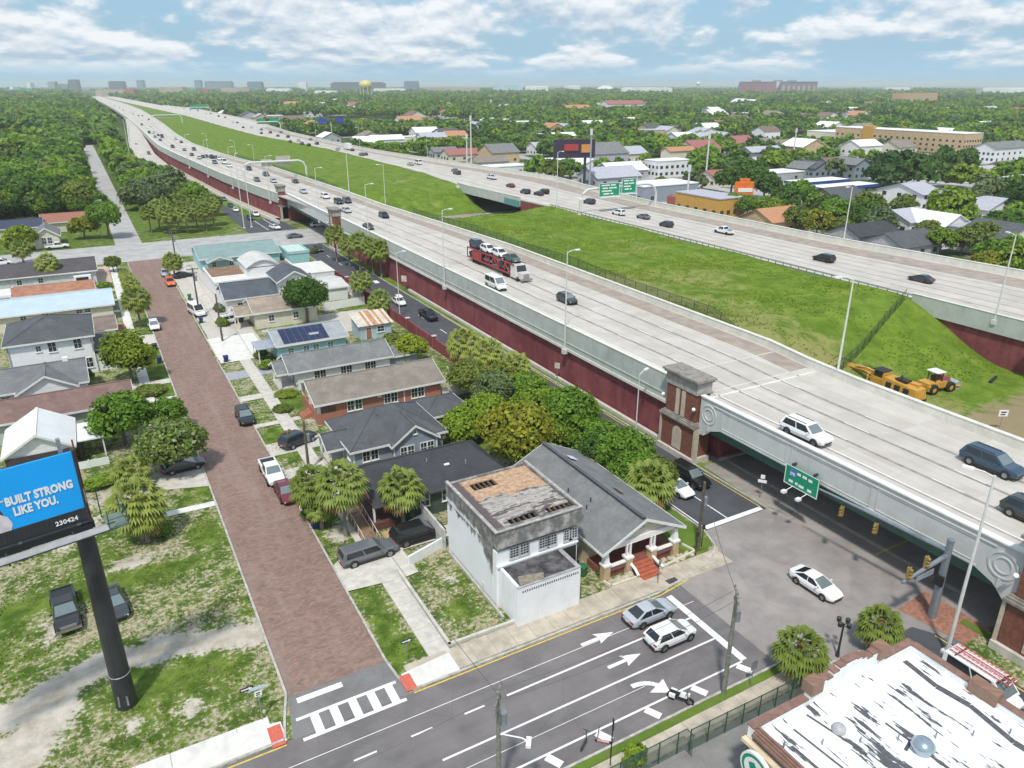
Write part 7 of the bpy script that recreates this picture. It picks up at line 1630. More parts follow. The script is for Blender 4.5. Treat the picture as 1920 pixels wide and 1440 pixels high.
# billboard
def text(body, size, mat, parent, loc, rot, bold=.0, align='LEFT', ext=.01, sx=1.0):
    c = bpy.data.curves.new('lettering', 'FONT'); c.body = body; c.size = size; c.extrude = ext; c.offset = bold; c.align_x = align; c.materials.append(mat); c.resolution_u = 2
    q = bpy.data.objects.new('lettering', c); o = bpy.data.objects.new('lettering', bpy.data.meshes.new_from_object(q)); bpy.data.objects.remove(q); COL.objects.link(o); o.parent = parent; o.location = loc; o.rotation_euler = rot; o.scale = (sx, 1, 1); return o
def billboard():
    t = thing('billboard', 'blue billboard with white capital lettering on a thick black post', 'billboard', (-4.1, 50.3, 0))
    MB().path([(0, 0, 0), (0, 0, 15.9)], [.72, .53], 16).build('post', M('post_black', (.028, .03, .034), .45, .15, 1), t)
    MB().lathe([(.71, 0), (.74, .02), (.74, .06), (.71, .08)], (0, 0, 2.9), 16).build('post_band', GALV, t)
    MB().face([(-.5, -.56, .4), (.2, -.74, .4), (.2, -.72, 1.25), (-.45, -.58, 1.35)]).build('paint_patch', M('patch_grey', (.20, .22, .25), .5), t)
    a = math.radians(11.6); e = bpy.data.objects.new('face_assembly', None)
    ox, oy = .5, -1.75                                  # right end of the face
    rz = a
    def part(name, mb, mat): return mb.build(name, mat, t, (ox, oy, 0), rz)
    BLUE = M('billboard_blue', (.004, .36, .88), .4, .03, .3); z0, z1, L = 17.35, 21.25, 14.6
    part('poster', MB().box(-L, 0, z0, 0, .12, z1), BLUE)
    part('apron', MB().box(-L, -.05, z0 - .78, 0, .1, z0 - .02), M('apron_black', (.025, .025, .028), .6, .1))
    rb = MB()
    for k in range(0, 58): rb.box(-L + .25 * k, -.08, z0 - .76, -L + .25 * k + .05, -.05, z0 - .06)
    r_ = part('apron_rib', rb, M('apron_black', (.025, .025, .028), .6, .1)); r_['kind'] = 'stuff'
    part('frame', MB().box(-L, .12, z0 - 1.0, 0, .45, z0 - .7).box(-L, .12, z1 - .4, 0, .45, z1 - .1).box(0, -.05, z0 - 1, .14, .5, z1 + .05), DKM)
    for k in range(5): part('upright', MB().box(-.6 - 3.2 * k, .2, z0 - 1.2, -.4 - 3.2 * k, .5, z1 + .9), GALV)
    part('catwalk', MB().box(-L, -1.25, z0 - 1.45, .9, -.45, z0 - 1.38), M('catwalk_grey', (.36, .36, .37), .6, .1))
    part('catwalk_rail', MB().tube((-L, -1.3, z0 - 1.42), (1.4, -1.3, z0 - 1.42), .04).tube((-L, -.42, z0 - 1.42), (1.4, -.42, z0 - 1.42), .04), DKM)
    for k in range(4): part('catwalk_bracket', MB().box(-1.0 - 3.6 * k, -1.3, z0 - 1.6, -.9 - 3.6 * k, .2, z0 - 1.48), DKM)
    cg = MB()
    for (x, y, za, zb) in ((.9, -1.25, 15.9, 17.2), (2.0, -1.25, 15.9, 17.2), (2.0, .8, 15.9, 17.2), (.9, .8, 15.9, 18)): cg.tube((x, y, za), (x, y, zb), .035)
    for z in (16.0, 16.6, 17.2): cg.tube((.9, -1.25, z), (2.0, -1.25, z), .03).tube((2.0, -1.25, z), (2.0, .8, z), .03)
    part('ladder_cage', cg, M('cage_green', (.05, .08, .065), .5))
    part('cage_floor', MB().box(.9, -1.25, 15.86, 2.0, .8, 15.9), M('cage_mesh', (.14, .19, .16), .6))
    part('end_sheet', MB().box(.16, .1, 17.6, .2, .45, 18.5), WHT)
    part('red_upright', MB().tube((.25, .5, 16), (.25, .5, 21.8), .05), M('rail_red', (.25, .03, .03), .5))
    part('torsion_arm', MB().box(-6, .5, 15.5, .4, 1.3, 16.0), DKM); MB().hexa([(-.6, -1.4, 15.4), (.6, -1.4, 15.4), (.6, .6, 15.4), (-.6, .6, 15.4)], [(-.6, -1.4, 15.9), (.6, -1.4, 15.9), (.6, .6, 15.9), (-.6, .6, 15.9)]).build('post_head', DKM, t)
    R_ = Matrix.Rotation(rz, 4, 'Z')
    def put_text(s, size, x, z, b=.018, m=WHT):
        p = R_ @ Vector((x, -.03, z)); text(s, size, m, t, (ox + p.x, oy + p.y, z), (PI / 2, 0, rz), b, sx=.70)
    put_text('BUILT STRONG', .74, -3.9, 18.95, .034); put_text('LIKE YOU.', .74, -3.62, 18.2, .034)
    p = R_ @ Vector((0, -.07, 0)); text('230424', .42, WHT, t, (ox + (R_ @ Vector((-1.75, -.1, 0))).x, oy + (R_ @ Vector((-1.75, -.1, 0))).y  , 16.72), (PI / 2, 0, rz), .008)
    part('printed_line', MB().box(-4.7, -.02, 19.28, -3.95, -.005, 19.38), M('print_cream', (.75, .68, .42), .5))
    part('printed_hair', MB().face([(-6.25, -.012, 18.2), (-4.15, -.012, 18.15), (-4.15, -.012, 18.6), (-4.40, -.012, 19.2), (-4.85, -.012, 19.6), (-6.25, -.012, 20.0)]), M('print_dark', (.06, .045, .04), .5))
    part('printed_sleeve', MB().face([(-6.25, -.016, z0), (-3.95, -.016, z0), (-3.80, -.016, 17.75), (-3.95, -.016, 18.25), (-4.35, -.016, 18.6), (-6.25, -.016, 18.7)]), M('print_pale', (.66, .60, .64), .5))
billboard()

# sign boards
def bars(t, x, y, z, rows, w, face=0):
    for r_, segs in enumerate(rows):
        for a, b_ in segs: MB().box(x + a * w, y, z - r_ * .62 - .15, x + b_ * w, y + .02, z - r_ * .62 + .15).build('sign_line', WHT, t)
def gantry_far():
    t = thing('sign_gantry', 'white arch gantry with two green boards over the far carriageway', 'sign gantry', (0, 180, 0))
    x0, x1, zt = 123.0, 150.4, 14.2
    P = [(x0, 0, 6.5), (x0, 0, 11.4), (x0 + .7, 0, 13.0), (x0 + 2.2, 0, 14.0), (x0 + 4, 0, zt), (x1 - 4, 0, zt + .3), (x1 - 2.2, 0, zt), (x1 - .7, 0, 13.1), (x1, 0, 11.4), (x1, 0, 6.5)]
    MB().path(P, .36, 8).build('arch', WPOLE, t); MB().box(x0 - .7, -.7, 6.0, x0 + .7, .7, 7.4).build('base', WPOLE, t)
    for a, b_, z0, z1 in ((128.9, 136.0, 11.9, 15.6), (136.9, 142.0, 12.4, 16.5)):
        s = MB().box(a, -.75, z0, b_, -.62, z1).build('sign_board', GSIGN, t)
        f = MB().box(a - .06, -.77, z0 - .06, b_ + .06, -.74, z0 + .06).box(a - .06, -.77, z1 - .06, b_ + .06, -.74, z1 + .06).box(a - .06, -.77, z0, a + .06, -.74, z1).box(b_ - .06, -.77, z0, b_ + .06, -.74, z1).build('sign_border', WHT, s)
        rows = [[(.1, .5), (.56, .8)], [(.15, .42), (.48, .86)], [(.12, .62)], [(.2, .5), (.56, .7)]]
        for r_, segs in enumerate(rows):
            for u, v in segs: MB().box(a + u * (b_ - a), -.77, z1 - .75 - r_ * .8, a + v * (b_ - a), -.745, z1 - .4 - r_ * .8).build('sign_line', WHT, s)
        MB().box(a, -1.9, z0 - .25, b_, -.8, z0 - .15).build('walkway', WPOLE, t)
gantry_far()
def gantry_back(label, x0, x1, y, zb, zt, boards, left_base=0):
    t = thing('sign_gantry', label, 'sign gantry', (0, y, 0))
    P = [(x0, 0, left_base), (x0, 0, zt - 2.6), (x0 + .8, 0, zt - .8), (x0 + 2.6, 0, zt), (x1 - 2.6, 0, zt), (x1 - .8, 0, zt - .8), (x1, 0, zt - 2.6), (x1, 0, zb)]
    MB().path(P, .38, 8).build('arch', WPOLE, t)
    for a, b_, z0, z1, m in boards: MB().box(a, .5, z0, b_, .62, z1).build('sign_board', m, t)
SB = M('sign_back', (.45, .43, .38), .6)
gantry_back('white arch gantry seen from behind over the near carriageway', 53.0, 76.4, 300, 8.0, 14.9, ((59.9, 63.8, 13.2, 15.8, SB), (65.4, 70.9, 13.2, 16.8, SB)))
gantry_back('distant cream arch gantry at the end of the green median', 66, 92, 800, 8, 15.5, ((70, 84, 13.2, 14.6, SB),), 8)
gantry_back('distant gantry with two small green boards on the far carriageway', 127, 146, 640, 7, 14.5, ((128, 135, 13.0, 17.0, GSIGN), (138, 145.5, 13.0, 17.4, GSIGN)), 7)
gantry_back('farthest gantry with green boards before the skyline', 126, 156, 1050, 7, 15.5, ((132, 150, 13.5, 18.5, GSIGN),), 7)
def blue_board():
    p = at(623, 262, 0); t = thing('sign_board', 'two blue sign boards on a single post beyond the far carriageway', 'sign', (p[0], p[1], 0))
    MB().tube((0, 0, 0), (0, 0, 14), .3).build('pole', WPOLE, t)
    for x in (-8.5, 5.5): MB().obox(x + 2, 0, 12.5, 16.5, 6.5, .3, -.3).build('panel', M('sign_blue', (.03, .05, .33), .5), t)
    MB().obox(0, 0, 12.6, 13.4, 16, .3, -.3).build('beam', DKM, t)
blue_board()
def hanging_sign():
    t = thing('hanging_sign', 'green road sign with a blue shield hung on the near bridge side', 'sign', (57.05, 43.0, 0))
    MB().box(-.06, -2.05, 4.3, .06, 2.05, 6.45).build('board', GSIGN, t)
    b = MB()
    for a in ((-2.05, 4.3, 2.05, 4.38), (-2.05, 6.37, 2.05, 6.45), (-2.05, 4.38, -1.97, 6.37), (1.97, 4.38, 2.05, 6.37)): b.box(-.08, a[0], a[1], -.06, a[2], a[3])
    b.build('border', WHT, t)
    sh = MB(); sh.face([(-.085, 1.45 - q[0], 5.25 + q[1]) for q in ((0, .95), (.25, 1.02), (.4, .95), (.55, 1.02), (.8, .95), (.86, .5), (.7, .15), (.4, 0), (.1, .15), (-.06, .5))][::-1]); sh.build('shield', M('shield_blue', (.08, .18, .42), .5), t)
    text('275', .42, WHT, t, (-.1, 1.42, 5.5), (PI / 2, 0, -PI / 2), .01)
    for y, z, w in ((.35, 5.9, .42), (-.35, 5.9, .5), (-1.05, 5.85, .45), (1.2, 4.8, .5), (.5, 4.8, .3), (-.1, 4.75, .6), (-1.1, 4.75, .5)): MB().box(-.085, y - w / 2, z - .13, -.06, y + w / 2, z + .13).build('sign_line', WHT, t)
    for y in (.9, -.9):
        l = MB().box(-1.5, y - .2, 3.95, -1.0, y + .2, 4.2).build('sign_lamp', WHT, t); MB().tube((-1.2, y, 4.1), (0, y, 4.35), .04).build('lamp_arm', WHT, l)
    for y in (1.3, -1.3): MB().box(-.05, y - .08, 6.45, .5, y + .08, 6.7).build('bracket', DKM, t)
hanging_sign()
YS = M('signal_yellow', (.30, .20, .05), .5, .15); SIGB = M('signal_black', (.02, .02, .02), .5)
def signal(label, x, y, z, rz):
    t = thing('traffic_signal', label, 'traffic light', (x, y, z), rz, 'traffic lights on the mast arms')
    MB().box(-.2, -.14, -.6, .2, .14, .6).build('housing', YS, t)
    for k, c in enumerate(((.35, .04, .03), (.35, .25, .03), (.05, .3, .2))):
        MB().tube((0, -.13, .38 - .38 * k), (0, -.38, .36 - .38 * k), .15, .15, 10).build('visor', YS if k != 1 else YS, t)
        MB().disc((0, -.15, .38 - .38 * k), .13, 'y', 10).build('lens', M(('lens_red', 'lens_amber', 'lens_green')[k], c, .3), t)
    MB().tube((0, 0, .6), (0, 0, 1.0), .04).build('hanger', SIGB, t); t.scale = (.8, .8, .85)
def mast():
    t = thing('signal_mast', 'thick grey signal mast with two arms at the near bridge corner', 'signal mast', (56.3, 27.6, 0))
    MB().path([(0, 0, 0), (0, 0, 7.5)], [.36, .26], 12).build('mast', GALV, t); MB().lathe([(.3, 0), (.3, .2), (.05, .25)], (0, 0, 7.5), 12).build('mast_cap', GALV, t)
    MB().path([(0, 0, 6.6), (-.4, 6, 6.6), (-.7, 12.2, 6.45)], [.22, .16, .09], 8).build('mast_arm', GALV, t)
    MB().path([(0, 0, 6.2), (-3, -.1, 6.0), (-5.9, -.15, 5.7)], [.22, .17, .12], 8).build('mast_arm', GALV, t)
    MB().obox(-2.6, 0, 4.9, 5.4, 2.2, .06, 0).build('street_sign', M('sign_grey', (.30, .34, .37), .4), t)
    MB().box(-.5, -.35, 3.4, -.2, .35, 4.3).build('signal_box', SIGB, t)
mast()
signal('yellow traffic light second from the mast along the long arm', 55.7, 37.2, 5.4, PI / 2 + PI); signal('yellow traffic light nearest the mast along the long arm', 55.9, 33.8, 5.4, PI / 2 + PI)
signal('traffic light on the tip of the short mast arm', 50.9, 27.4, 6.5, 0); signal('traffic light halfway along the short mast arm', 53.2, 27.5, 6.7, 0)
def post_sign(label, x, y, h, boards, rz=0, cat='sign', pm=None):
    t = thing('road_sign', label, cat, (x, y, 0), rz)
    MB().tube((0, 0, 0), (0, 0, h), .04, n=6).build('post', pm or GALV, t)
    for (w, hh, z, m, ex) in boards:
        b = MB().box(-w / 2, -.07, z, w / 2, -.045, z + hh).build('board', m, t)
        if ex == 'arrow':
            zc = z + hh / 2; MB().box(-w * .4, -.08, zc - .05, w * .2, -.072, zc + .05).face([(w * .15, -.078, zc - .13), (w * .42, -.078, zc), (w * .15, -.078, zc + .13)]).build('arrow', WHT, b)
        if ex == 'lines': MB().box(-w * .3, -.08, z + hh * .55, w * .3, -.072, z + hh * .75).box(-w * .3, -.08, z + hh * .2, w * .2, -.072, z + hh * .38).build('sign_line', SIGB, b)
    return t
SBL = M('sign_black', (.03, .035, .05), .5)
post_sign('black board with a white arrow on the vacant lot corner', 3.6, 44.9, 2.6, ((.95, .34, 2.2, SBL, 'arrow'),))
post_sign('blue street name board over a small white plate at the crosswalk corner', 4.2, 43.9, 3.2, ((1.1, .26, 2.9, M('sign_pale_blue', (.55, .66, .74), .4), None), (.5, .45, 2.3, WHT, 'lines')))
post_sign('black arrow board on the verge beside the small plot pavement', 15.5, 44.6, 2.0, ((.95, .34, 1.65, SBL, 'arrow'),))
post_sign('white sign with black marks on the grass past the near bridge', 98.5, 46.0, 3.0, ((1.2, .9, 2.1, WHT, 'lines'),), -.5)
post_sign('small cream back of a sign against the long red wall, by the parapet light pole', 57.6, 89.0, 3.0, ((.8, .9, 2.1, M('sign_cream', (.62, .52, .44), .5), None),), -.9)
post_sign('square cream sign back by the frontage road below the red wall', 57.4, 151, 3.4, ((1.3, 1.3, 2.0, M('sign_cream', (.62, .52, .44), .5), None),), -.9)
post_sign('white sign post standing under the near bridge by the footway', 58.3, 48.8, 3.0, ((.9, .35, 2.0, WHT, None), (.45, .45, 2.5, WHT, None)), -.9)
post_sign('grey signal cabinet post by the parapet fence of the lower pavement', 36.9, 29.3, 2.6, ((.6, .8, 1.7, GALV, None),))
post_sign('slim plain post on the tan pavement before the red steps', 38.8, 42.4, 2.6, ((.3, .4, 2.15, GALV, None),))
post_sign('slim dark pole on the lower pavement beside the kick scooters', 23.5, 28.7, 4.2, ((.12, .9, 3.2, SIGB, None),), pm=SIGB)
for x, y, l in ((46.3, 44.9, 'black push-button post on the corner lawn, nearer the stop line'), (44.9, 44.2, 'black push-button post on the corner lawn, nearer the porch bungalow')):
    post_sign(l, x, y, 2.6, ((.32, .5, 2.1, SIGB, None),), -.5, 'signal post', SIGB)
def ornate():
    t = thing('ornamental_lamp', 'black ornamental street lamp with four heads between the corner palms', 'street lamp', (45.3, 28.3, 0))
    MB().path([(0, 0, 0), (0, 0, .8), (0, 0, 3.2)], [.16, .09, .07], 8).build('pole', DKM, t)
    for a in (0, 1.57, 3.14, 4.71): MB().path([(0, 0, 3.0), (.4 * math.cos(a), .4 * math.sin(a), 3.1)], .04, 5).lathe([(.06, 0), (.17, .08), (.19, .4), (.03, .55)], (.45 * math.cos(a), .45 * math.sin(a), 3.05), 8).build('lamp_head', DKM, t)
ornate()
# bins
def bin_(x, y, c, label, rz=0.0, lid=None):
    t = thing('wheeled_bin', label, 'bin', (x, y, .02), rz); m = M('bin_' + c, dict(blue=(.012, .035, .14), black=(.02, .022, .025), green=(.04, .16, .07))[c], .5, .1, obj=True)
    MB().hexa([(-.24, -.28, .06), (.24, -.28, .06), (.24, .28, .06), (-.24, .28, .06)], [(-.33, -.38, 1.05), (.33, -.38, 1.05), (.33, .38, 1.05), (-.33, .38, 1.05)]).build('body', m, t)
    MB().hexa([(-.36, -.42, 1.06), (.36, -.42, 1.06), (.36, .42, 1.06), (-.36, .42, 1.06)], [(-.3, -.36, 1.16), (.3, -.36, 1.16), (.3, .4, 1.16), (-.3, .4, 1.16)]).build('lid', M('lid_' + lid, (.5, .52, .54), .5) if lid else m, t)
    for s in (-.26, .26): MB().tube((s, .3, .12), (s + .06, .3, .12), .12, n=10).build('wheel', TYRE, t)
for a in ((14.35, 70.6, 'black', 'black wheeled bin with a pale lid behind the dark red sedan', 1.5, 'pale'), (14.3, 66.7, 'blue', 'blue wheeled bin at the kerb by the undergrowth', 1.4), (5.6, 127.1, 'blue', 'dark blue bin at the kerb opposite the two-storey house', 1.5), (15.1, 122.3, 'blue', 'blue bin on the far pale driveway', 1.6), (14.8, 147.2, 'blue', 'blue bin beside the white van', 1.5), (15.2, 166, 'green', 'green bin on the far white yard', 1.5), (15.0, 161.5, 'black', 'black bin on the far white yard', 1.5), (5.6, 188, 'black', 'black bin at the kerb of the top verge', 1.5), (5.6, 134.5, 'black', 'small black bin at the lush verge', 1.5), (33.6, 46.8, 'green', 'big green wheeled bin beside the porch bungalow', .3), (33.3, 47.8, 'black', 'black wheeled bin behind the big green bin', .3)): bin_(*a)
# motorcycle, scooters
def motorcycle():
    t = thing('motorcycle', 'white and black motorcycle parked in the hatched strip by the kerb', 'motorcycle', (31.3, 30.75, 0), -1.0)
    for x in (-.7, .7): w = MB().tube((x, -.07, .32), (x, .07, .32), .32, n=14).build('wheel', TYRE, t); MB().tube((x, -.08, .32), (x, .08, .32), .17, n=10).build('rim', RIM, w)
    MB().box(-.5, -.13, .35, .4, .13, .6).build('engine', DKM, t); MB().hexa([(-.1, -.16, .6), (.5, -.16, .62), (.5, .16, .62), (-.1, .16, .6)], [(0, -.12, .9), (.42, -.1, .95), (.42, .1, .95), (0, .12, .9)]).build('tank', PAINTS['white'], t)
    MB().hexa([(-.8, -.12, .68), (-.08, -.15, .66), (-.08, .15, .66), (-.8, .12, .68)], [(-.85, -.1, .8), (-.1, -.12, .76), (-.1, .12, .76), (-.85, .1, .8)]).build('seat', SIGB, t)
    MB().tube((.7, -.1, .32), (.48, -.08, .95), .03).tube((.7, .1, .32), (.48, .08, .95), .03).build('fork', RIM, t); MB().tube((.42, -.36, 1.02), (.42, .36, 1.02), .025).build('handlebar', DKM, t)
    MB().box(.52, -.1, .8, .66, .1, 1.0).build('headlight', LAMPC, t); MB().tube((-.7, .16, .35), (.1, .16, .3), .05).build('exhaust', RIM, t)
    for s in (-.26, .26): MB().box(-.8, s - .1, .45, -.35, s + .1, .72).build('pannier', PAINTS['white'], t)
motorcycle()
def kick(label, x, y, rz, c):
    t = thing('kick_scooter', label, 'scooter', (x, y, .02), rz)
    MB().box(-.45, -.09, .12, .4, .09, .18).build('deck', c, t); MB().tube((.42, 0, .15), (.32, 0, 1.15), .035).build('stem', c, t); MB().tube((.32, -.25, 1.15), (.32, .25, 1.15), .025).build('handlebar', SIGB, t)
    for x_ in (-.48, .46): MB().tube((x_, -.03, .11), (x_, .03, .11), .11, n=10).build('wheel', TYRE, t)
kick('dark kick scooter standing alone in the hatched strip', 22.9, 30.9, .6, DKM); kick('pinkish kick scooter by the kerb near the slim dark pole', 24.2, 30.5, 2.4, M('scooter_pink', (.55, .30, .28), .5))
tag(MB().box(-.55, -.3, .1, .55, .3, .125).build('drain_grate', M('grate_dark', (.06, .06, .065), .7, .3, 8), None, (40.2, 42.1, 0)), 'dark drain grate in the tan pavement near the stop line', 'grate')
chain('green chain link fence beside the lower pavement', [(12, 27.3, 0), (20, 27.3, 0), (28.7, 27.3, 0), (28.7, 26.6, 0)], 1.9, 1.6, mesh_mat('green_mesh', (.06, .11, .08), .5), M('fence_green', (.02, .07, .045), .5))
chain('green chain link fence along the white-roofed building', [(28.9, 27.1, 0), (34, 27.0, 0), (40.5, 26.9, 0)], 1.9, 1.6, mesh_mat('green_mesh2', (.06, .11, .08), .5), M('fence_green', (.02, .07, .045), .5))
# white-roofed brick building at the bottom
def patched_roof():
    m, t, b = mk('patched_white_roof'); N = NT(t)
    s1 = N.noise(N.pos((2.6, .30, 1)), 1.0, 5, .62, .3); s2 = N.noise(N.pos((.5, .5, 1)), .55, 3, .5); s3 = N.noise(N.pos((3.2, 2.0, 1)), 1.0, 3, .6)
    k = N.math('ADD', s1, N.math('ADD', N.math('MULTIPLY', N.math('SUBTRACT', s2, .5), .42), N.math('MULTIPLY', N.math('SUBTRACT', s3, .5), .22)))
    q = N.n('ShaderNodeSeparateXYZ'); N.l(N.pos(), q.inputs[0])
    k = N.math('SUBTRACT', k, N.math('MULTIPLY', N.ramp(q.outputs[0], 39.5, 42.5), .05)); k = N.math('SUBTRACT', k, N.math('MULTIPLY', N.ramp(q.outputs[1], 20.5, 22.8), .08))
    gs = N.mix(N.math('MULTIPLY', N.ramp(N.noise(N.pos(), .28, 6, .7, .8), .5, .75), .4), (1, 1, 1), (.62, .62, .60))
    col = N.mix(N.ramp(k, .545, .57), N.mix(N.noise(N.pos(), .5, 5, .6), (.76, .77, .78), (.86, .87, .88)), N.mix(N.noise(N.pos(), 5, 3), (.055, .057, .065), (.13, .13, .14)))
    N.l(N.mix(1.0, col, gs, 'MULTIPLY'), b.inputs['Base Color']); b.inputs['Roughness'].default_value = .55; return m
def corner_building():
    t = thing('corner_building', 'brick building with a patched white flat roof and a round sign', 'building', (0, 0, 0))
    x0, x1, y0, y1, z = 29.2, 44.6, 0, 22.9, 5.6
    BM = brickwall_mat('brown_brick', (.27, .15, .10), (.20, .11, .08), (.3, .25, .2)); COPE = M('coping_brown', (.235, .135, .105), .8, .15, 2, stain=.2); TAN = M('stucco_ochre', (.50, .33, .14), .85, .12, 1, stain=.3); TR = M('cornice_cream', (.66, .55, .38), .8, .08)
    MB().box(x0, y0, 0, x1, y1, z - .4).build('wall', BM, t)
    MB().box(x0 + .4, y0, z - .4, x1 - .4, y1 - .4, z - .02).build('roof', patched_roof(), t)
    inner = M('parapet_inner_white', (.78, .79, .80), .6, .05)
    segs = [(29.2, 34.0, 6.0), (34.0, 34.9, 6.5), (34.9, 35.5, 7.0)] + [(35.5 + .55 * k, 36.05 + .55 * k, 6.75 + .75 * math.sin(PI * (k + .5) / 8)) for k in range(8)] + [(39.9, 40.5, 7.0), (40.5, 41.4, 6.5), (41.4, 44.6, 6.0)]
    for a, b_, h in segs:
        p = MB().box(a, y1 - .38, z - .4, b_, y1, h).build('parapet', inner, t); MB().box(a, y1 - .42, h, b_, y1 + .12, h + .1).build('coping', COPE, p)
    for a, b_ in ((34.0, 34.9), (40.5, 41.4)): MB().box(a - .05, y1 - .6, 6.4, b_ + .05, y1 + .25, 7.25).build('pier_block', BM, t)
    MB().box(x1 - .38, y0, z - .4, x1, y1 - .38, 6.0).build('parapet', inner, t); MB().box(x1 - .42, y0, 6.0, x1 + .1, y1 - .42, 6.1).build('coping', COPE, t)
    for k in range(4): MB().box(x0 - .1 + .14 * k, y0, 5.55 + .12 * k, x0 + .06 + .14 * k, y1 - .4, 5.72 + .12 * k).build('coping_course', COPE, t)
    MB().box(x1 - .6, 16.6, 5.6, x1 + .2, 18.4, 6.5).build('pier_block', BM, t)
    MB().box(x0 - .35, y0, 4.9, x0 - .0, y1 + .1, 5.15).build('cornice', TR, t)
    for k in range(6): MB().box(x0 - .06, 20.0 - 3.4 * k, 1.0, x0, 22.3 - 3.4 * k, 4.4).build('wall_panel', TAN, t)
    s = MB().tube((x0 - .75, 21.4, 4.2), (x0 - .5, 21.4, 4.2), 1.15, n=28).build('round_sign', WHT, t)
    for rr, m_, d in ((1.02, GSIGN, .01), (.82, WHT, .02)): MB().disc((x0 - .75 - d, 21.4, 4.2), rr, 'x', 28).build('sign_disc', m_, s)
    MB().face([(x0 - .78, 21.4 + a, 4.2 + b_) for a, b_ in ((.5, .3), (.1, .55), (-.2, .2), (-.55, -.5), (-.1, -.62), (.3, -.2))]).build('sign_emblem', GSIGN, s)
    MB().lathe([(.02, .95), (.35, .9), (.62, .65), (.68, .4), (.5, .12), (.5, 0)][::-1], (37.0, 16.8, z - .02), 18).build('ventilator', glossy('vent_steel', (.40, .47, .52), .25, .7), t, smooth=True)
    MB().lathe([(.42, 0), (.42, .25), (.3, .42), (.04, .5)], (34.0, 20.2, z - .02), 14).build('roof_dome', M('dome_grey', (.42, .42, .44), .6), t, smooth=True)
    D = M('bitumen_strip', (.10, .10, .11), .8, .2, 3)
    P = [(42.9, 22.0), (42.6, 19.5), (42.9, 17.5), (42.4, 14.5), (42.7, 11.0), (42.5, 6)]
    for k, (a, b_) in enumerate(zip(P, P[1:])): strip(MB(), a, b_, .42 + .08 * (k % 2), z - .008 + .002 * k).build('bitumen_strip', D, t)
    for k, (a, b_, w) in enumerate((((37.0, 19.2), (37.2, 15.2), .16), ((37.2, 17.6), (36.2, 17.3), .2), ((30.6, 20.8), (30.8, 15.5), .22), ((31.7, 21.6), (32.2, 15.2), .15), ((33.3, 22.0), (34.0, 18.2), .16))): strip(MB(), a, b_, w, z - .006 + .0015 * k).build('bitumen_strip', D, t)
    for k in range(7): MB().tube((30.2 + 2.1 * k, 21.0 - (k * 37 % 9), z - .02), (30.2 + 2.1 * k, 21.0 - (k * 37 % 9), z + .4), .05, n=6).build('pipe_stub', GALV, t)
corner_building()
v_ = car('van', 'white', 'white work van carrying a red ladder rack beside the white-roofed building', (51.3, 20.5, .02), TOWARD)
def ladders():
    t = thing('ladder', 'red and white ladders lying on the roof of the white work van', 'ladder', (51.3, 20.5, 2.45), TOWARD); m = M('ladder_red', (.62, .10, .09), .5, .1, obj=True)
    for y in (-.62, .1):
        for s in (0, .42): MB().box(-2.5, y + s, 0, 1.9, y + s + .06, .07).build('rail', m, t)
        for k in range(14): MB().box(-2.4 + k * .32, y, .02, -2.36 + k * .32, y + .46, .06).build('rung', WHT, t)
    for x in (-2.0, 1.2): MB().box(x, -.8, -.1, x + .06, .8, 0).build('rack_bar', DKM, t)
ladders()
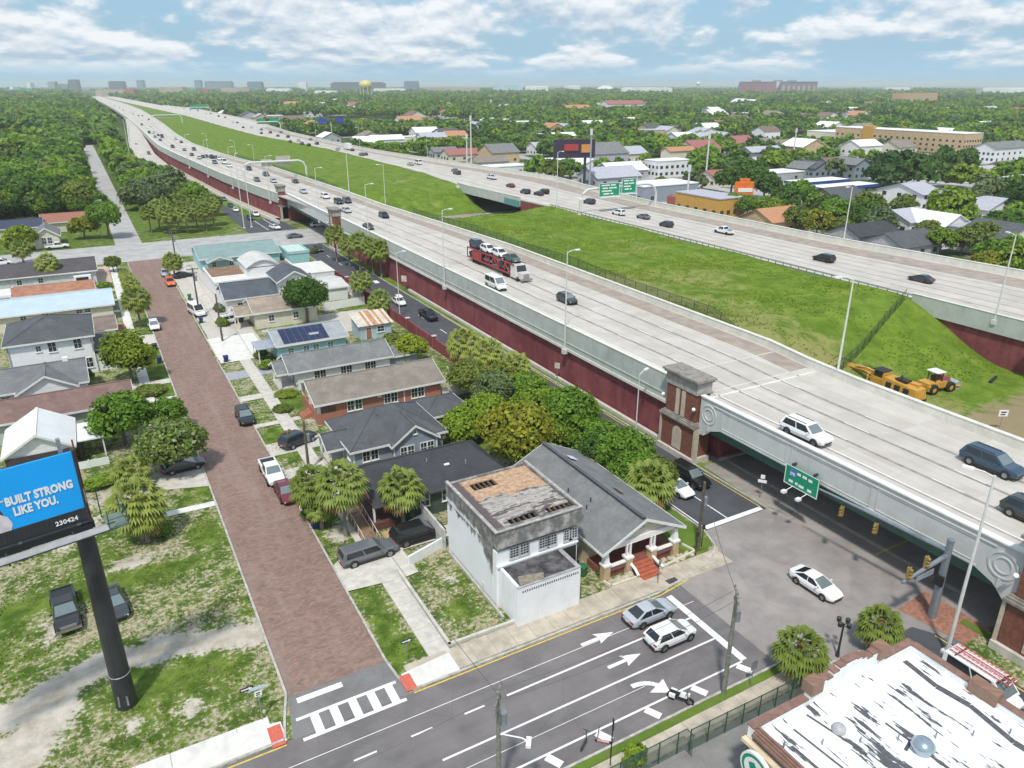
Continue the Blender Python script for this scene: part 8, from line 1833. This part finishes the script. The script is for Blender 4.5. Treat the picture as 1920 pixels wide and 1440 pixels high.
# ------------------------------------------------------------------ the district beyond the motorway
LAND = []                                   # (picture x, y, short name): what labels refer to
FOOT = []                                   # footprints kept clear of trees
NC = dict(white=SIDE_W, cream=SIDE_CR, grey=M('stucco_mid_grey', (.40, .41, .43), .8), blue=SIDE_BG, ochre=M('stucco_orange_ochre', (.56, .32, .07), .8, .1), tan=M('stucco_tan', (.55, .40, .24), .8, .08, .5), red=M('painted_red', (.36, .10, .09), .8), lav=M('roof_lavender', (.42, .42, .48), .6), wr=M('roof_bright_white', (.78, .78, .78), .55, .04), dk=SH_DK, ch=SH_CH, br=SH_BR, tn=SH_TN, gr=SH_GR, or_=M('roof_orange_tile', (.45, .22, .12), .85, .1), rd=M('roof_red_metal', (.33, .12, .11), .7))
PW = {}
def town(x, y, ws, wt, h, roof, wall, label, axis='x', flat=False, rise=None, cat='house', name='town_house', nwin=3, rows=1, short=None):
    t = thing(name, label, cat, (x, y, 0))
    MB().box(0, 0, 0, ws, wt, h).build('wall', NC[wall], t)
    if flat: MB().box(-.2, -.2, h, ws + .2, wt + .2, h + .35).box(.3, .3, h + .35, .4, .4, h + .36).build('roof', NC[roof], t)
    else:
        r = rise or min(ws, wt) * .24; o = .5; mb = MB()
        if axis == 'x': mb.slab([(-o, -o, h - .1), (ws + o, -o, h - .1), (ws + o, wt / 2, h + r), (-o, wt / 2, h + r)], .2).slab([(-o, wt / 2, h + r), (ws + o, wt / 2, h + r), (ws + o, wt + o, h - .1), (-o, wt + o, h - .1)], .2)
        else: mb.slab([(-o, -o, h - .1), (ws / 2, -o, h + r), (ws / 2, wt + o, h + r), (-o, wt + o, h - .1)], .2).slab([(ws / 2, -o, h + r), (ws + o, -o, h - .1), (ws + o, wt + o, h - .1), (ws / 2, wt + o, h + r)], .2)
        mb.build('roof', NC[roof], t)
        for e in ((0, ws - .15) if axis == 'x' else (0, wt - .15)):
            MB().extrude([(0, h - .02), (wt if axis == 'x' else ws, h - .02), ((wt if axis == 'x' else ws) / 2, h + r - .25)], axis, e, e + .15).build('gable_wall', NC[wall], t)
    for r_ in range(rows):
        zz = 1.1 + r_ * 3.1
        for L, f in ((ws, '-y'), (wt, '-x')):
            n = max(1, min(nwin, int(L / 2.6)))
            for k in range(n):
                w = min(1.6, L / n * .5); key = (round(w, 1), h > 9)
                if key not in PW: PW[key] = MB().box(-w / 2, -.06, 0, w / 2, .05, 1.35).mesh('window', PANE)
                a = L * (k + .5) / n
                ob('window', PW[key], t, (a, 0, zz) if f == '-y' else (0, a, zz), 0 if f == '-y' else -PI / 2)
    FOOT.append((x - 2, y - 2, x + ws + 2, y + wt + 2))
    px, py = pic(x + ws / 2, y + wt / 2, h)
    if short: LAND.append((px, py, short))
    return t
def tw(px, py, *a, **k): p = at(px, py); return town(p[0], p[1], *a, **k)
for sh in ([(165, 196), (232, 196), (232, 211), (165, 211)], [(168, 240), (225, 240), (228, 300), (170, 300)], [(240, 150), (330, 150), (330, 207), (240, 207)], [(255, 262), (330, 262), (330, 300), (255, 300)]):
    sheet('car_park', sh, .03, asphalt('car_park_asphalt', (.25, .25, .25), (1, 1, 1), .2, .2))
for x0, y0, x1, y1 in ((156, 300, 700, 309), (236, 42, 244, 700), (340, 42, 348, 700), (160, 120, 700, 127), (450, 42, 458, 700)): sheet('town_street', rect(x0, y0, x1, y1), .04 + x0 * 1e-5, A_grey)
tw(1205, 382, 27, 15, 6, 'wr', 'blue', 'flat blue grey commercial block with a bright white roof behind the arched gantry', flat=True, cat='building', name='shop_block', short='blue grey commercial block')
tw(1234, 334, 20, 11, 7.6, 'wr', 'white', 'white two-storey motel-like block with a row of dark windows', flat=True, rows=2, nwin=6, cat='building', name='motel_block', short='white two-storey block')
tw(1255, 312, 18, 8, 8, 'or_', 'cream', 'orange tiled roof peeping over the white two-storey block', cat='building')
tw(1120, 352, 24, 16, 4, 'lav', 'grey', 'wide lavender metal roof beside the tall grey monopole', short='lavender metal roof')
tw(1145, 338, 22, 14, 4, 'wr', 'grey', 'white metal roof just behind the lavender roof', name='shed', cat='building')
tw(1085, 312, 34, 22, 6, 'gr', 'grey', 'big dark grey hip-like roof beside the dark billboard', cat='building', short='big grey roof')
tw(1172, 306, 16, 15, 5, 'lav', 'cream', 'pale gabled roof among trees above the big grey roof')
tw(1296, 277, 18, 15, 6, 'lav', 'grey', 'large purple grey gabled house standing alone in the trees', axis='y', short='purple grey gabled house')
tw(792, 274, 20, 12, 6, 'lav', 'white', 'pale blue white two-storey house near the far carriageway trees', rows=2, short='pale two-storey house')
tw(868, 243, 62, 22, 8, 'wr', 'white', 'long white industrial building high above the far carriageway', flat=True, cat='building', short='long white industrial building')
tw(908, 236, 40, 20, 7, 'wr', 'white', 'second white industrial building beside the long one', flat=True, cat='building')
tw(1140, 214, 70, 22, 14, 'rd', 'white', 'church-like hall with a brown red roof and white gable end', cat='building', short='brown red hall')
tw(1065, 218, 40, 20, 10, 'or_', 'cream', 'beige building with an orange roof in the wooded distance', cat='building', short='orange-roofed beige building')
tw(968, 248, 24, 18, 9, 'wr', 'cream', 'white apartment block rising out of the trees', flat=True, rows=2, cat='building', short='white apartment block')
tw(906, 332, 25, 11, 4.2, 'wr', 'white', 'white flat shop with dark doorways along the far carriageway', flat=True, cat='shop', name='roadside_shop', short='white roadside shop')
tw(892, 318, 20, 10, 3.6, 'tn', 'cream', 'tan-roofed house directly behind the white roadside shop', short='tan-roofed house')
tw(842, 304, 20, 12, 4, 'rd', 'cream', 'dark red roofed house by the farther cross bridge', short='dark red roofed house')
tw(815, 298, 16, 10, 4, 'gr', 'grey', 'grey roof beside the dark red roofed house')
tw(700, 276, 24, 12, 5, 'wr', 'white', 'white house at the far carriageway edge near the box truck', short='white house by the box truck')
tw(742, 284, 28, 12, 4, 'lav', 'blue', 'flat blue roofed store near the far carriageway', flat=True, cat='shop')
tw(735, 268, 34, 10, 4, 'wr', 'cream', 'long cream store behind the blue roofed store', flat=True, cat='shop')
tw(572, 250, 22, 16, 7, 'or_', 'cream', 'orange-roofed church-like house close to the far carriageway', axis='y', short='orange-roofed house')
tw(1005, 292, 18, 12, 5, 'lav', 'white', 'white gabled house left of the dark billboard', short='white gabled house')
tw(1010, 272, 16, 12, 5, 'wr', 'white', 'white house behind the white gabled house')
tw(1098, 243, 24, 14, 5, 'wr', 'cream', 'cream roofs in the trees above the dark billboard')
tw(1340, 352, 17, 12, 4, 'rd', 'cream', 'low red-roofed shop next to the flagpoles of the commercial strip', short='low red-roofed shop')
tw(1414, 346, 32, 13, 4, 'wr', 'grey', 'long white flat-roofed store left of the blue fuel canopy', flat=True, cat='shop', short='long white store')
tw(1408, 302, 26, 11, 5, 'lav', 'blue', 'lavender grey long house near the dark tree group', short='lavender long house')
tw(1366, 303, 7, 6, 3, 'wr', 'white', 'tiny white pavilion roof in the trees')
tw(1508, 333, 12, 12, 4, 'gr', 'blue', 'blue grey cottage with twin gables above the fuel canopy', axis='y', short='twin-gabled cottage')
tw(1526, 334, 12, 12, 4.5, 'ch', 'blue', 'dark gabled cottage beside the twin-gabled cottage', axis='y')
tw(1556, 332, 18, 13, 5.5, 'br', 'blue', 'two-storey blue grey house with a brownish roof', rows=2, short='brownish-roofed blue house')
tw(1600, 338, 11, 14, 7, 'gr', 'blue', 'tall narrow blue house with a steep white-trimmed gable', axis='y', rows=2)
tw(1640, 328, 20, 11, 4, 'ch', 'white', 'grey roofed bungalow right of the tall blue house')
tw(1862, 306, 34, 13, 8, 'gr', 'white', 'grey apartment block near the picture edge', rows=2, nwin=6, cat='building', short='grey apartment block')
tw(1830, 345, 20, 12, 4, 'lav', 'white', 'pale roofed house below the grey apartment block')
tw(1905, 372, 22, 14, 4.5, 'lav', 'white', 'pale roof at the picture edge above the hedge trees', short='pale roof at the edge')
tw(1724, 397, 12, 18, 6, 'lav', 'white', 'white two-storey house with a long grey metal roof', rows=2, short='white metal-roofed house')
tw(1702, 442, 12, 13, 4, 'lav', 'white', 'white cottage with a ribbed grey roof beyond the outer barrier', axis='x', short='white ribbed-roof cottage')
tw(1766, 450, 12, 15, 4, 'wr', 'white', 'white-roofed cottage joined to a flat green annex', axis='y', short='white-roofed cottage')
tw(1800, 455, 22, 12, 4, 'lav', 'grey', 'flat lavender roofed annex with a green edge', flat=True)
tw(1607, 468, 17, 10, 3.6, 'dk', 'grey', 'dark slate roof right behind the outer barrier', short='dark slate roof')
tw(1690, 490, 16, 12, 3.4, 'ch', 'grey', 'dark roof with a white porch behind the outer barrier', short='dark roof with white porch')
tw(1885, 330, 16, 11, 4, 'tn', 'cream', 'tan roofed house below the grey apartments')
tw(1230, 296, 15, 11, 4, 'gr', 'cream', 'grey roofed bungalow in trees above the two-storey block')
p = at(1346, 410); t_ = town(p[0], p[1], 12, 22, 6.2, 'lav', 'ochre', 'ochre orange restaurant with tall dark windows at the outer barrier', flat=True, cat='restaurant', name='restaurant', nwin=5, short='ochre restaurant')
MB().box(-.4, 22, 0, 8, 26, 4.6).build('red_wing', NC['red'], t_)
p = at(1390, 398); t_ = thing('pole_sign', 'orange pole sign of the ochre restaurant', 'sign', (p[0], p[1], 0)); MB().tube((0, 0, 0), (0, 0, 6), .4).build('pole', M('sign_purple', (.20, .08, .22), .6), t_); MB().obox(0, 0, 6, 10.5, 6.5, .8, -.5).obox(0, 0, 10.5, 11.6, 3.4, .8, -.5).build('board', M('sign_orange', (.80, .17, .02), .5), t_); MB().obox(.1, -.6, 7.0, 8.4, 5, .1, -.5).build('sign_line', WHT, t_)
BLU = M('canopy_blue', (.02, .05, .30), .45)
for px, py, ws, wt, l in ((1500, 372, 28, 9, 'blue-edged fuel station canopy, farther one'), (1545, 384, 30, 9, 'blue-edged fuel station canopy, nearer one with the bright top')):
    p = at(px, py); t_ = thing('fuel_canopy', l, 'canopy', (p[0], p[1], 0)); FOOT.append((p[0] - 3, p[1] - 3, p[0] + ws + 3, p[1] + wt + 3))
    MB().box(0, 0, 5.0, ws, wt, 6.0, 0, 1).build('canopy_roof', [BLU, NC['wr']], t_)
    for x in (4, ws - 4):
        for y in (2, wt - 2): MB().box(x - .3, y - .3, 0, x + .3, y + .3, 5).build('column', BLU, t_)
LAND.append((1580, 352, 'blue fuel canopies'))
# long tan school
t_ = town(496, 296, 20, 98, 12.5, 'wr', 'tan', 'long tan brick school with a white roof line', flat=True, cat='school', name='school', nwin=22, rows=3, short='long tan school')
MB().box(-1.5, 66, 0, 3, 74, 14.5).build('entrance_tower', NC['ochre'], t_)
town(520, 400, 60, 40, 7, 'wr', 'cream', 'white-roofed hall behind the long tan school', flat=True, cat='building')
p = at(1726, 200); town(p[0] - 60, p[1], 110, 25, 26, 'or_', 'tan', 'distant tan apartment tower block over the woods', flat=True, rows=5, nwin=8, cat='building', name='apartment_block', short='distant tan apartment block')
# dark billboard and mono poles
p = at(1095, 354); t_ = thing('billboard', 'dark billboard with red and orange print on a black post beyond the motorway', 'billboard', (p[0], p[1], 0)); MB().tube((0, 0, 0), (0, 0, 14), .6).build('post', DKM, t_); MB().obox(-5, 1, 13, 20.5, 18, .8, -.35).build('poster', M('poster_dark', (.035, .025, .05), .5), t_); MB().obox(-6.6, 1.0, 16, 18.6, 6, .9, -.35).build('print_red', M('print_red', (.40, .04, .04), .5), t_); MB().obox(-.6, -1.2, 15.2, 18.5, 4, .9, -.35).build('print_orange', M('print_orange', (.62, .26, .06), .5), t_)
LAND.append((1058, 283, 'dark billboard'))
for px, py, h, l in ((1105, 358, 25, 'tall grey monopole by the lavender roof'), (884, 318, 27, 'tall pale green mast beyond the far carriageway'), (876, 318, 18, 'shorter mast beside the tall pale green mast'), (1287, 388, 15, 'dark wooden pole beside the ochre restaurant'), (1322, 345, 22, 'thin mast above the low red-roofed shop'), (1486, 300, 18, 'thin mast above the long white store')):
    p = at(px, py); t_ = thing('mast', l, 'mast', (p[0], p[1], 0)); MB().tube((0, 0, 0), (0, 0, h), .42, .3).build('pole', M('mast_grey', (.30, .35, .40), .6) if 'grey' in l else WPOLE, t_); MB().tube((0, 0, h - 2.5), (0, 0, h), .6, .6).build('antenna', WPOLE, t_)
# random houses of the wooded distance
G_ = np.random.default_rng(5); HS = []
def clear(x, y, pad=0):
    if FL(y) - 4 - pad < x < FR(y) + 5 + pad or NL(y) - (20 if 235 < y < 900 else 9) - pad < x < NR(y) + 4 + pad: return False
    if NL(y) - 4 < x < FR(y) + 5: return False
    if 2 - pad < x < 14 + pad and y < 665 or 210 - pad < y < 239 + pad: return False
    if 24 < y < 58: return False
    if x > 150 and any(a - pad < x < c + pad and b_ - pad < y < d + pad for a, b_, c, d in ((156, 299, 700, 310), (235, 42, 245, 700), (339, 42, 349, 700), (160, 119, 700, 128), (449, 42, 459, 700), (165, 194, 232, 211), (170, 242, 220, 298), (245, 155, 325, 207))): return False
    return not any(a - pad < x < c + pad and b_ - pad < y < d + pad for a, b_, c, d in FOOT)
tries = 0
while len(HS) < 150 and tries < 6000:
    tries += 1
    d = 230 * (1700 / 230) ** (G_.random() ** 1.15); az = G_.uniform(-.36, .62) + YAW
    x, y = d * math.sin(az), d * math.cos(az)
    if x < (FR(y) + 12 if G_.random() < .72 else -450) or not clear(x, y, 7): continue
    if x < 150 and y < 330: continue
    k = 1 + d / 1500; ws, wt = G_.uniform(10, 17) * k, G_.uniform(9, 14) * k
    roof, rn = [('wr', 'white'), ('lav', 'lavender'), ('gr', 'grey'), ('tn', 'tan'), ('ch', 'charcoal'), ('br', 'brown'), ('or_', 'orange'), ('wr', 'white'), ('lav', 'lavender'), ('rd', 'red')][G_.integers(10)]
    wall, wn_ = [('white', 'white'), ('cream', 'cream'), ('grey', 'grey'), ('white', 'white'), ('tan', 'tan')][G_.integers(5)]
    o = town(x, y, ws, wt, G_.uniform(3.2, 5.5) * (1 + d / 3000), roof, wall, None, axis='xy'[G_.integers(2)], flat=G_.random() < .18, nwin=3)
    HS.append((o, f'{wn_} {rn}-roofed house', x, y))

# trees of the distance: the nearest stand alone, the rest is one wood
kinds = ['oak', 'mid', 'oak', 'dark', 'mid', 'bright', 'olive', 'mid', 'oak', 'grey', 'bright', 'mid']
def tmpl(leaf, ncl, per, ls):
    return [crown_arrays(900 + i * 7 + ncl, 1, 1, .8, ncl, per, ls) for i in range(4)]
pts = []
for px, py, r, h, lf in ((1400, 372, 9, 14, 'oak'), (1370, 368, 7, 12, 'oak'), (1430, 378, 7, 11, 'oak'), (1655, 352, 10, 14, 'dark'), (1690, 348, 10, 14, 'dark'), (1720, 352, 9, 13, 'oak'), (1765, 330, 9, 13, 'oak'), (1800, 325, 8, 12, 'oak'), (1778, 432, 9, 12, 'bright'), (1642, 445, 6, 9, 'grey'), (1615, 435, 6, 9, 'oak'), (1560, 430, 6, 9, 'mid'), (1530, 445, 5, 8, 'yellow'), (1492, 440, 5, 8, 'olive'), (1462, 428, 4.5, 7, 'yellow'), (1440, 418, 5, 8, 'bright'), (1400, 408, 4.5, 7, 'mid'), (1372, 402, 4, 7, 'mid'), (1575, 448, 4, 6, 'olive'), (1735, 462, 4, 7, 'olive'), (1760, 480, 4, 7, 'bright'), (1800, 478, 4.5, 7, 'olive'), (1835, 472, 5, 8, 'olive'), (1870, 462, 6, 10, 'oak'), (1905, 455, 7, 11, 'mid'), (1860, 510, 5, 8, 'mid'), (1890, 515, 6, 9, 'mid'), (1915, 530, 6, 9, 'bright'), (1845, 520, 4, 6, 'yellow'), (1845, 405, 8, 12, 'grey'), (1890, 400, 8, 12, 'oak'), (1915, 415, 8, 12, 'dark'), (935, 300, 8, 12, 'oak'), (800, 290, 7, 11, 'oak'), (1690, 410, 5, 8, 'olive'), (1240, 360, 4, 6, 'mid'), (1010, 330, 7, 9, 'mid'), (1040, 335, 7, 9, 'olive'), (1070, 335, 7, 9, 'mid'), (1130, 330, 6, 8, 'mid'), (1160, 330, 6, 8, 'oak'), (1325, 318, 8, 12, 'mid'), (645, 255, 10, 15, 'oak'), (680, 250, 9, 13, 'bright')):
    pts.append((*at(px, py)[:2], r, h, lf))
n_fix = len(pts)
for i in range(60000):
    d = 235 * (5600 / 235) ** G_.random(); az = G_.uniform(-.66, .66) + YAW
    sp = 9.5 if d < 700 else max(9.5, d * .0135)
    x, y = d * math.sin(az), d * math.cos(az)
    if G_.random() > min(1.0, .55 * (230 / d) * 1.0 * (d / sp) ** 2 / 900) or not clear(x, y, 3.5 if d < 900 else 7): continue
    town_ = x > FR(y)
    if town_ and d < 700 and math.sin(x * .021 + 1) + math.sin(y * .027 + x * .009) + G_.normal() * .5 < .35: continue
    if town_ and 700 <= d < 1900 and math.sin(x * .013 + 1) + math.sin(y * .011 + x * .004) < -.75: continue
    if not town_ and (x < 60 and y < 300 or d < 1500 and math.sin(x * .03) + math.sin(y * .023 + x * .01) < -1.25): continue
    r = G_.uniform(3.8, 7.2) * (1 if d < 700 else (.55 + .45 * d / 700)) * (1.12 if not town_ else .95)
    pts.append((x, y, r, r * G_.uniform(1.35, 1.75) if d < 900 else 9 + r * .55, kinds[G_.integers(12)]))
rest = sorted(pts[n_fix:], key=lambda a: math.hypot(a[0], a[1]))
solo = pts[:n_fix] + rest[:170]; mass = rest[170:]
look = dict(oak='dark green', mid='mid green', dark='very dark', bright='bright green', olive='olive', grey='grey green', yellow='yellowing')
size = lambda r: 'big' if r > 7 else 'small' if r < 4.6 else 'middling'
for x, y, r, h, lf in solo:
    tree(x, y, r, h, lf, None, fine=1 if math.hypot(x, y) < 330 else 0, group='trees of the district beyond the motorway')
    TREES[-1] = (TREES[-1][0], f'{size(r)} {look[lf]} tree', x, y, None)
LODS = [(560, tmpl('', 18, 15, .19)), (1150, tmpl('', 9, 9, .30)), (9e9, tmpl('', 5, 5, .5))]
VV, FF, MM = [], [], []; base = 0; lidx = {k: i for i, k in enumerate(('oak', 'mid', 'dark', 'bright', 'olive', 'grey', 'yellow'))}
for x, y, r, h, lf in mass:
    d = math.hypot(x, y); V, F, MI = next(t[1] for t in LODS if d < t[0])[G_.integers(4)]
    a = G_.uniform(0, 6.28); c, s = math.cos(a), math.sin(a); rz = h * .56
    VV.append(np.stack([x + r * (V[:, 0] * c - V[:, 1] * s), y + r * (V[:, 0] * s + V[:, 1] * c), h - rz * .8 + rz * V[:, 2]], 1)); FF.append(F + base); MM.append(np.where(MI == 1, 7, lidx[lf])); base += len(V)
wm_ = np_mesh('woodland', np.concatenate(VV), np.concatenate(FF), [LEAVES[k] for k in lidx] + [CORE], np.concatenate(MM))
tag(ob('woodland', wm_), kind='stuff')

# ------------------------------------------------------------------ skyline
def height_for(x, y, ytop):
    lo, hi = 0, 400
    for _ in range(40):
        m_ = (lo + hi) / 2
        if pic(x, y, m_)[1] > ytop: lo = m_
        else: hi = m_
    return lo
def skyl(px0, px1, ytop, D, mat, label, cat='building', name='distant_tower', depth=40, hat=None):
    a = at(px0, 158 + FPX * CAMH / D * 1.07); b_ = at(px1, 158 + FPX * CAMH / D * 1.07)
    w = math.dist(a, b_); h = height_for(a[0], a[1], ytop)
    t = thing(name, label, cat, ((a[0] + b_[0]) / 2, (a[1] + b_[1]) / 2, 0), -YAW)
    MB().box(-w / 2, 0, 0, w / 2, depth, h * .9).build('body', mat, t)
    MB().box(-w * .46, 2, h * .9, w * .46, depth - 2, h).build('top_storey', hat or mat, t)
    return t
SK = {k: M('skyline_' + k, c, .6, .1, .02) for k, c in dict(dark=(.09, .11, .14), blue=(.14, .20, .29), grey=(.28, .31, .34), white=(.74, .75, .76), teal=(.05, .36, .32), tan=(.42, .34, .28), red=(.42, .07, .08), mauve=(.27, .17, .24), sky=(.42, .58, .70)).items()}
for a in ((8, 20, 168, 3200, 'teal', 'first teal glass hall of the mall at the picture edge'), (27, 41, 167, 3200, 'teal', 'second teal glass hall of the mall'), (46, 62, 166, 3200, 'teal', 'third teal glass hall of the mall'), (20, 27, 163, 3250, 'white', 'white pillar between the first and second teal halls'), (52, 60, 155, 4300, 'white', 'slim white tower behind the teal halls'), (92, 105, 153, 4300, 'grey', 'grey tower left of the darkest skyline tower'), (131, 147, 149, 4200, 'dark', 'darkest tall tower of the skyline'), (112, 128, 157, 4400, 'blue', 'low bluish block between the two skyline towers'), (206, 233, 152, 4000, 'dark', 'wide dark office block behind the motorway end'), (258, 270, 150, 5200, 'blue', 'faint bluish tower right of the wide dark block'), (366, 378, 150, 5200, 'blue', 'faint narrow tower above the tan malls'), (385, 436, 152, 5000, 'blue', 'long low bluish block on the horizon'), (465, 492, 153, 3900, 'blue', 'bluish office block left of the water tower'), (560, 575, 154, 4600, 'white', 'small white tower left of the water tower'), (621, 722, 154, 4100, 'dark', 'long dark office block behind the yellow water tower'), (758, 785, 152, 4000, 'blue', 'square blue office block right of the water tower'), (300, 345, 163, 2900, 'tan', 'tan mall roof beside the red stores'), (236, 254, 168, 2500, 'red', 'red store front near the motorway vanishing point'), (376, 392, 168, 3000, 'red', 'small red store roof'), (180, 235, 168, 2700, 'tan', 'pale long store by the motorway vanishing point'), (415, 470, 165, 3000, 'tan', 'tan long roof under the bluish office block'), (500, 545, 166, 3000, 'white', 'white long roof left of the water tower'), (590, 632, 170, 2700, 'white', 'white warehouse roof before the dark office block'), (800, 900, 164, 3400, 'tan', 'long pale warehouse row right of the blue office block'), (700, 760, 166, 3300, 'white', 'white warehouse by the water tower foot'), (925, 980, 156, 3600, 'sky', 'pale blue hangar with a light roof'), (985, 1028, 161, 3600, 'white', 'white warehouse right of the pale blue hangar'), (1058, 1088, 160, 4200, 'white', 'white roof left of the white dome'), (1165, 1260, 164, 3300, 'white', 'long white stadium stand among the trees'), (1660, 1705, 164, 3800, 'white', 'faint white roof beyond the tan apartment block'), (1840, 2010, 164, 2700, 'white', 'huge white warehouse roof at the picture edge')):
    skyl(a[0], a[1], a[2], a[3], SK[a[4]], a[5])
a = at(1135, 172); t_ = thing('white_dome', 'white dome-like roof on the horizon', 'dome', (a[0], a[1], 0)); MB().lathe([(62, 0), (60, 12), (45, 24), (20, 33), (2, 36)], (0, 0, 0), 18).build('dome_roof', SK['white'], t_)
def stadium():
    a = at(1457, 158 + FPX * CAMH / 3300 * 1.07); t = thing('stadium', 'reddish purple stadium with tall open stands on the horizon', 'stadium', (a[0], a[1], 0), -YAW - .1); m = SK['mauve']
    for s in (-1, 1):
        MB().hexa([(s * 88 - 80, 0, 0), (s * 88 + 80, 0, 0), (s * 88 + 80, 60, 0), (s * 88 - 80, 60, 0)], [(s * 88 - 78, -8, 50), (s * 88 + 78, -8, 50), (s * 88 + 78, 20, 50), (s * 88 - 78, 20, 50)]).build('stand', m, t)
        MB().box(s * 88 - 78, -9, 50, s * 88 + 78, 6, 53).build('rim', SK['red'] if s < 0 else SK['dark'], t)
        for k in range(7): MB().box(s * 88 - 70 + k * 22, -6, 6, s * 88 - 60 + k * 22, -2, 42).build('bay', SK['tan'] if s > 0 else SK['red'], t)
    for x in (-95, 0, 60): MB().box(x - 20, 10, 53, x + 20, 13, 60).build('light_bank', SK['grey'], t)
stadium()
def watertower(px, D, label, body, r, zc, legs):
    a = at(px, 158 + FPX * CAMH / D * 1.07); t = thing('water_tower', label, 'water tower', (a[0], a[1], 0)); MB().lathe([(r * .3, -r * .62), (r * .8, -r * .45), (r, 0), (r * .82, r * .4), (r * .4, r * .62), (r * .05, r * .68)], (0, 0, zc), 18).build('tank', body, t, smooth=True)
    for k in range(legs): w = 6.28 * k / legs; MB().tube((r * .95 * math.cos(w), r * .95 * math.sin(w), 0), (r * .85 * math.cos(w), r * .85 * math.sin(w), zc - r * .2), r * .045, n=5).build('leg', WPOLE, t)
    MB().tube((0, 0, 0), (0, 0, zc - r * .5), r * .1).build('riser', WPOLE, t)
watertower(687, 2300, 'yellow bulb water tower on thin legs above the woods', M('tank_yellow', (.66, .55, .16), .5, .05, .1), 20.5, 40, 8)
watertower(1308, 4200, 'tiny white water tower on the horizon left of the stadium', SK['white'], 13, 46, 5)

# parked cars of the commercial strip
PCK = []
for k in range(58):
    area = ((166, 198, 230, 210), (172, 243, 222, 298), (245, 155, 322, 205), (258, 264, 326, 298))[k % 4]
    x, y = G_.uniform(area[0], area[2]), G_.uniform(area[1], area[3])
    if any(a_ < x < c and b_ < y < d for a_, b_, c, d in FOOT) or any(abs(x - q[2]) < 3 and abs(y - q[3]) < 5.5 for q in PCK): continue
    kd = ('sedan', 'suv', 'pickup', 'hatch')[G_.integers(4)]; pc = ('white', 'silver', 'black', 'grey', 'charcoal', 'white', 'red', 'navy')[G_.integers(8)]
    o = farcar(kd, pc, None, (x, y, .05), PI / 2 * G_.integers(4) + .02, 'cars parked in the commercial strip'); PCK.append((o, f"parked {pc} {dict(sedan='sedan', suv='sport utility', pickup='pickup truck', hatch='hatchback')[kd]}", x, y))

# ------------------------------------------------------------------ labels for things told apart by what they stand next to
LAND += [(560, 340, 'second bridge'), (330, 410, 'palm clump'), (110, 455, 'small cream house'), (1640, 240, 'long tan school roof'), (260, 300, 'off ramp')]
used = {}
def auto(items):
    rows = []
    for o, d, x, y in items:
        px, py = pic(x, y, 4); L = min(LAND, key=lambda q: (q[0] - px) ** 2 + 3 * (q[1] - py) ** 2); dx, dy = px - L[0], py - L[1]
        s = ('to the right of' if dx > 0 else 'to the left of') if abs(dx) > 2.2 * abs(dy) else ('just beyond' if dy < 0 else 'in front of')
        rows.append((d, L[2], s, math.hypot(dx, dy), o))
    for d, l, s, q, o in sorted(rows, key=lambda a: a[3]):
        k = used[(d, l, s)] = used.get((d, l, s), 0) + 1
        o['label'] = (f'{d} nearest {s} the {l}' if k == 1 else f'{d}, {nth(k)} nearest {s} the {l}')
auto(HS); auto([t[:4] for t in TREES if t[4] is None]); auto(PCK)

# ------------------------------------------------------------------ haze over the far city
hm = bpy.data.materials.new('haze_air'); hm.use_nodes = True; ht = hm.node_tree
ht.nodes.remove(ht.nodes['Principled BSDF']); pv = ht.nodes.new('ShaderNodeVolumePrincipled')
pv.inputs['Color'].default_value = (.92, .97, 1.0, 1); pv.inputs['Density'].default_value = HAZE = 1.2e-4; pv.inputs['Anisotropy'].default_value = .2
ht.links.new(pv.outputs[0], ht.nodes['Material Output'].inputs['Volume'])
hb = MB().box(-16500, -400, -1.0, 16500, 16500, 84).build('haze', hm); hb['kind'] = 'stuff'
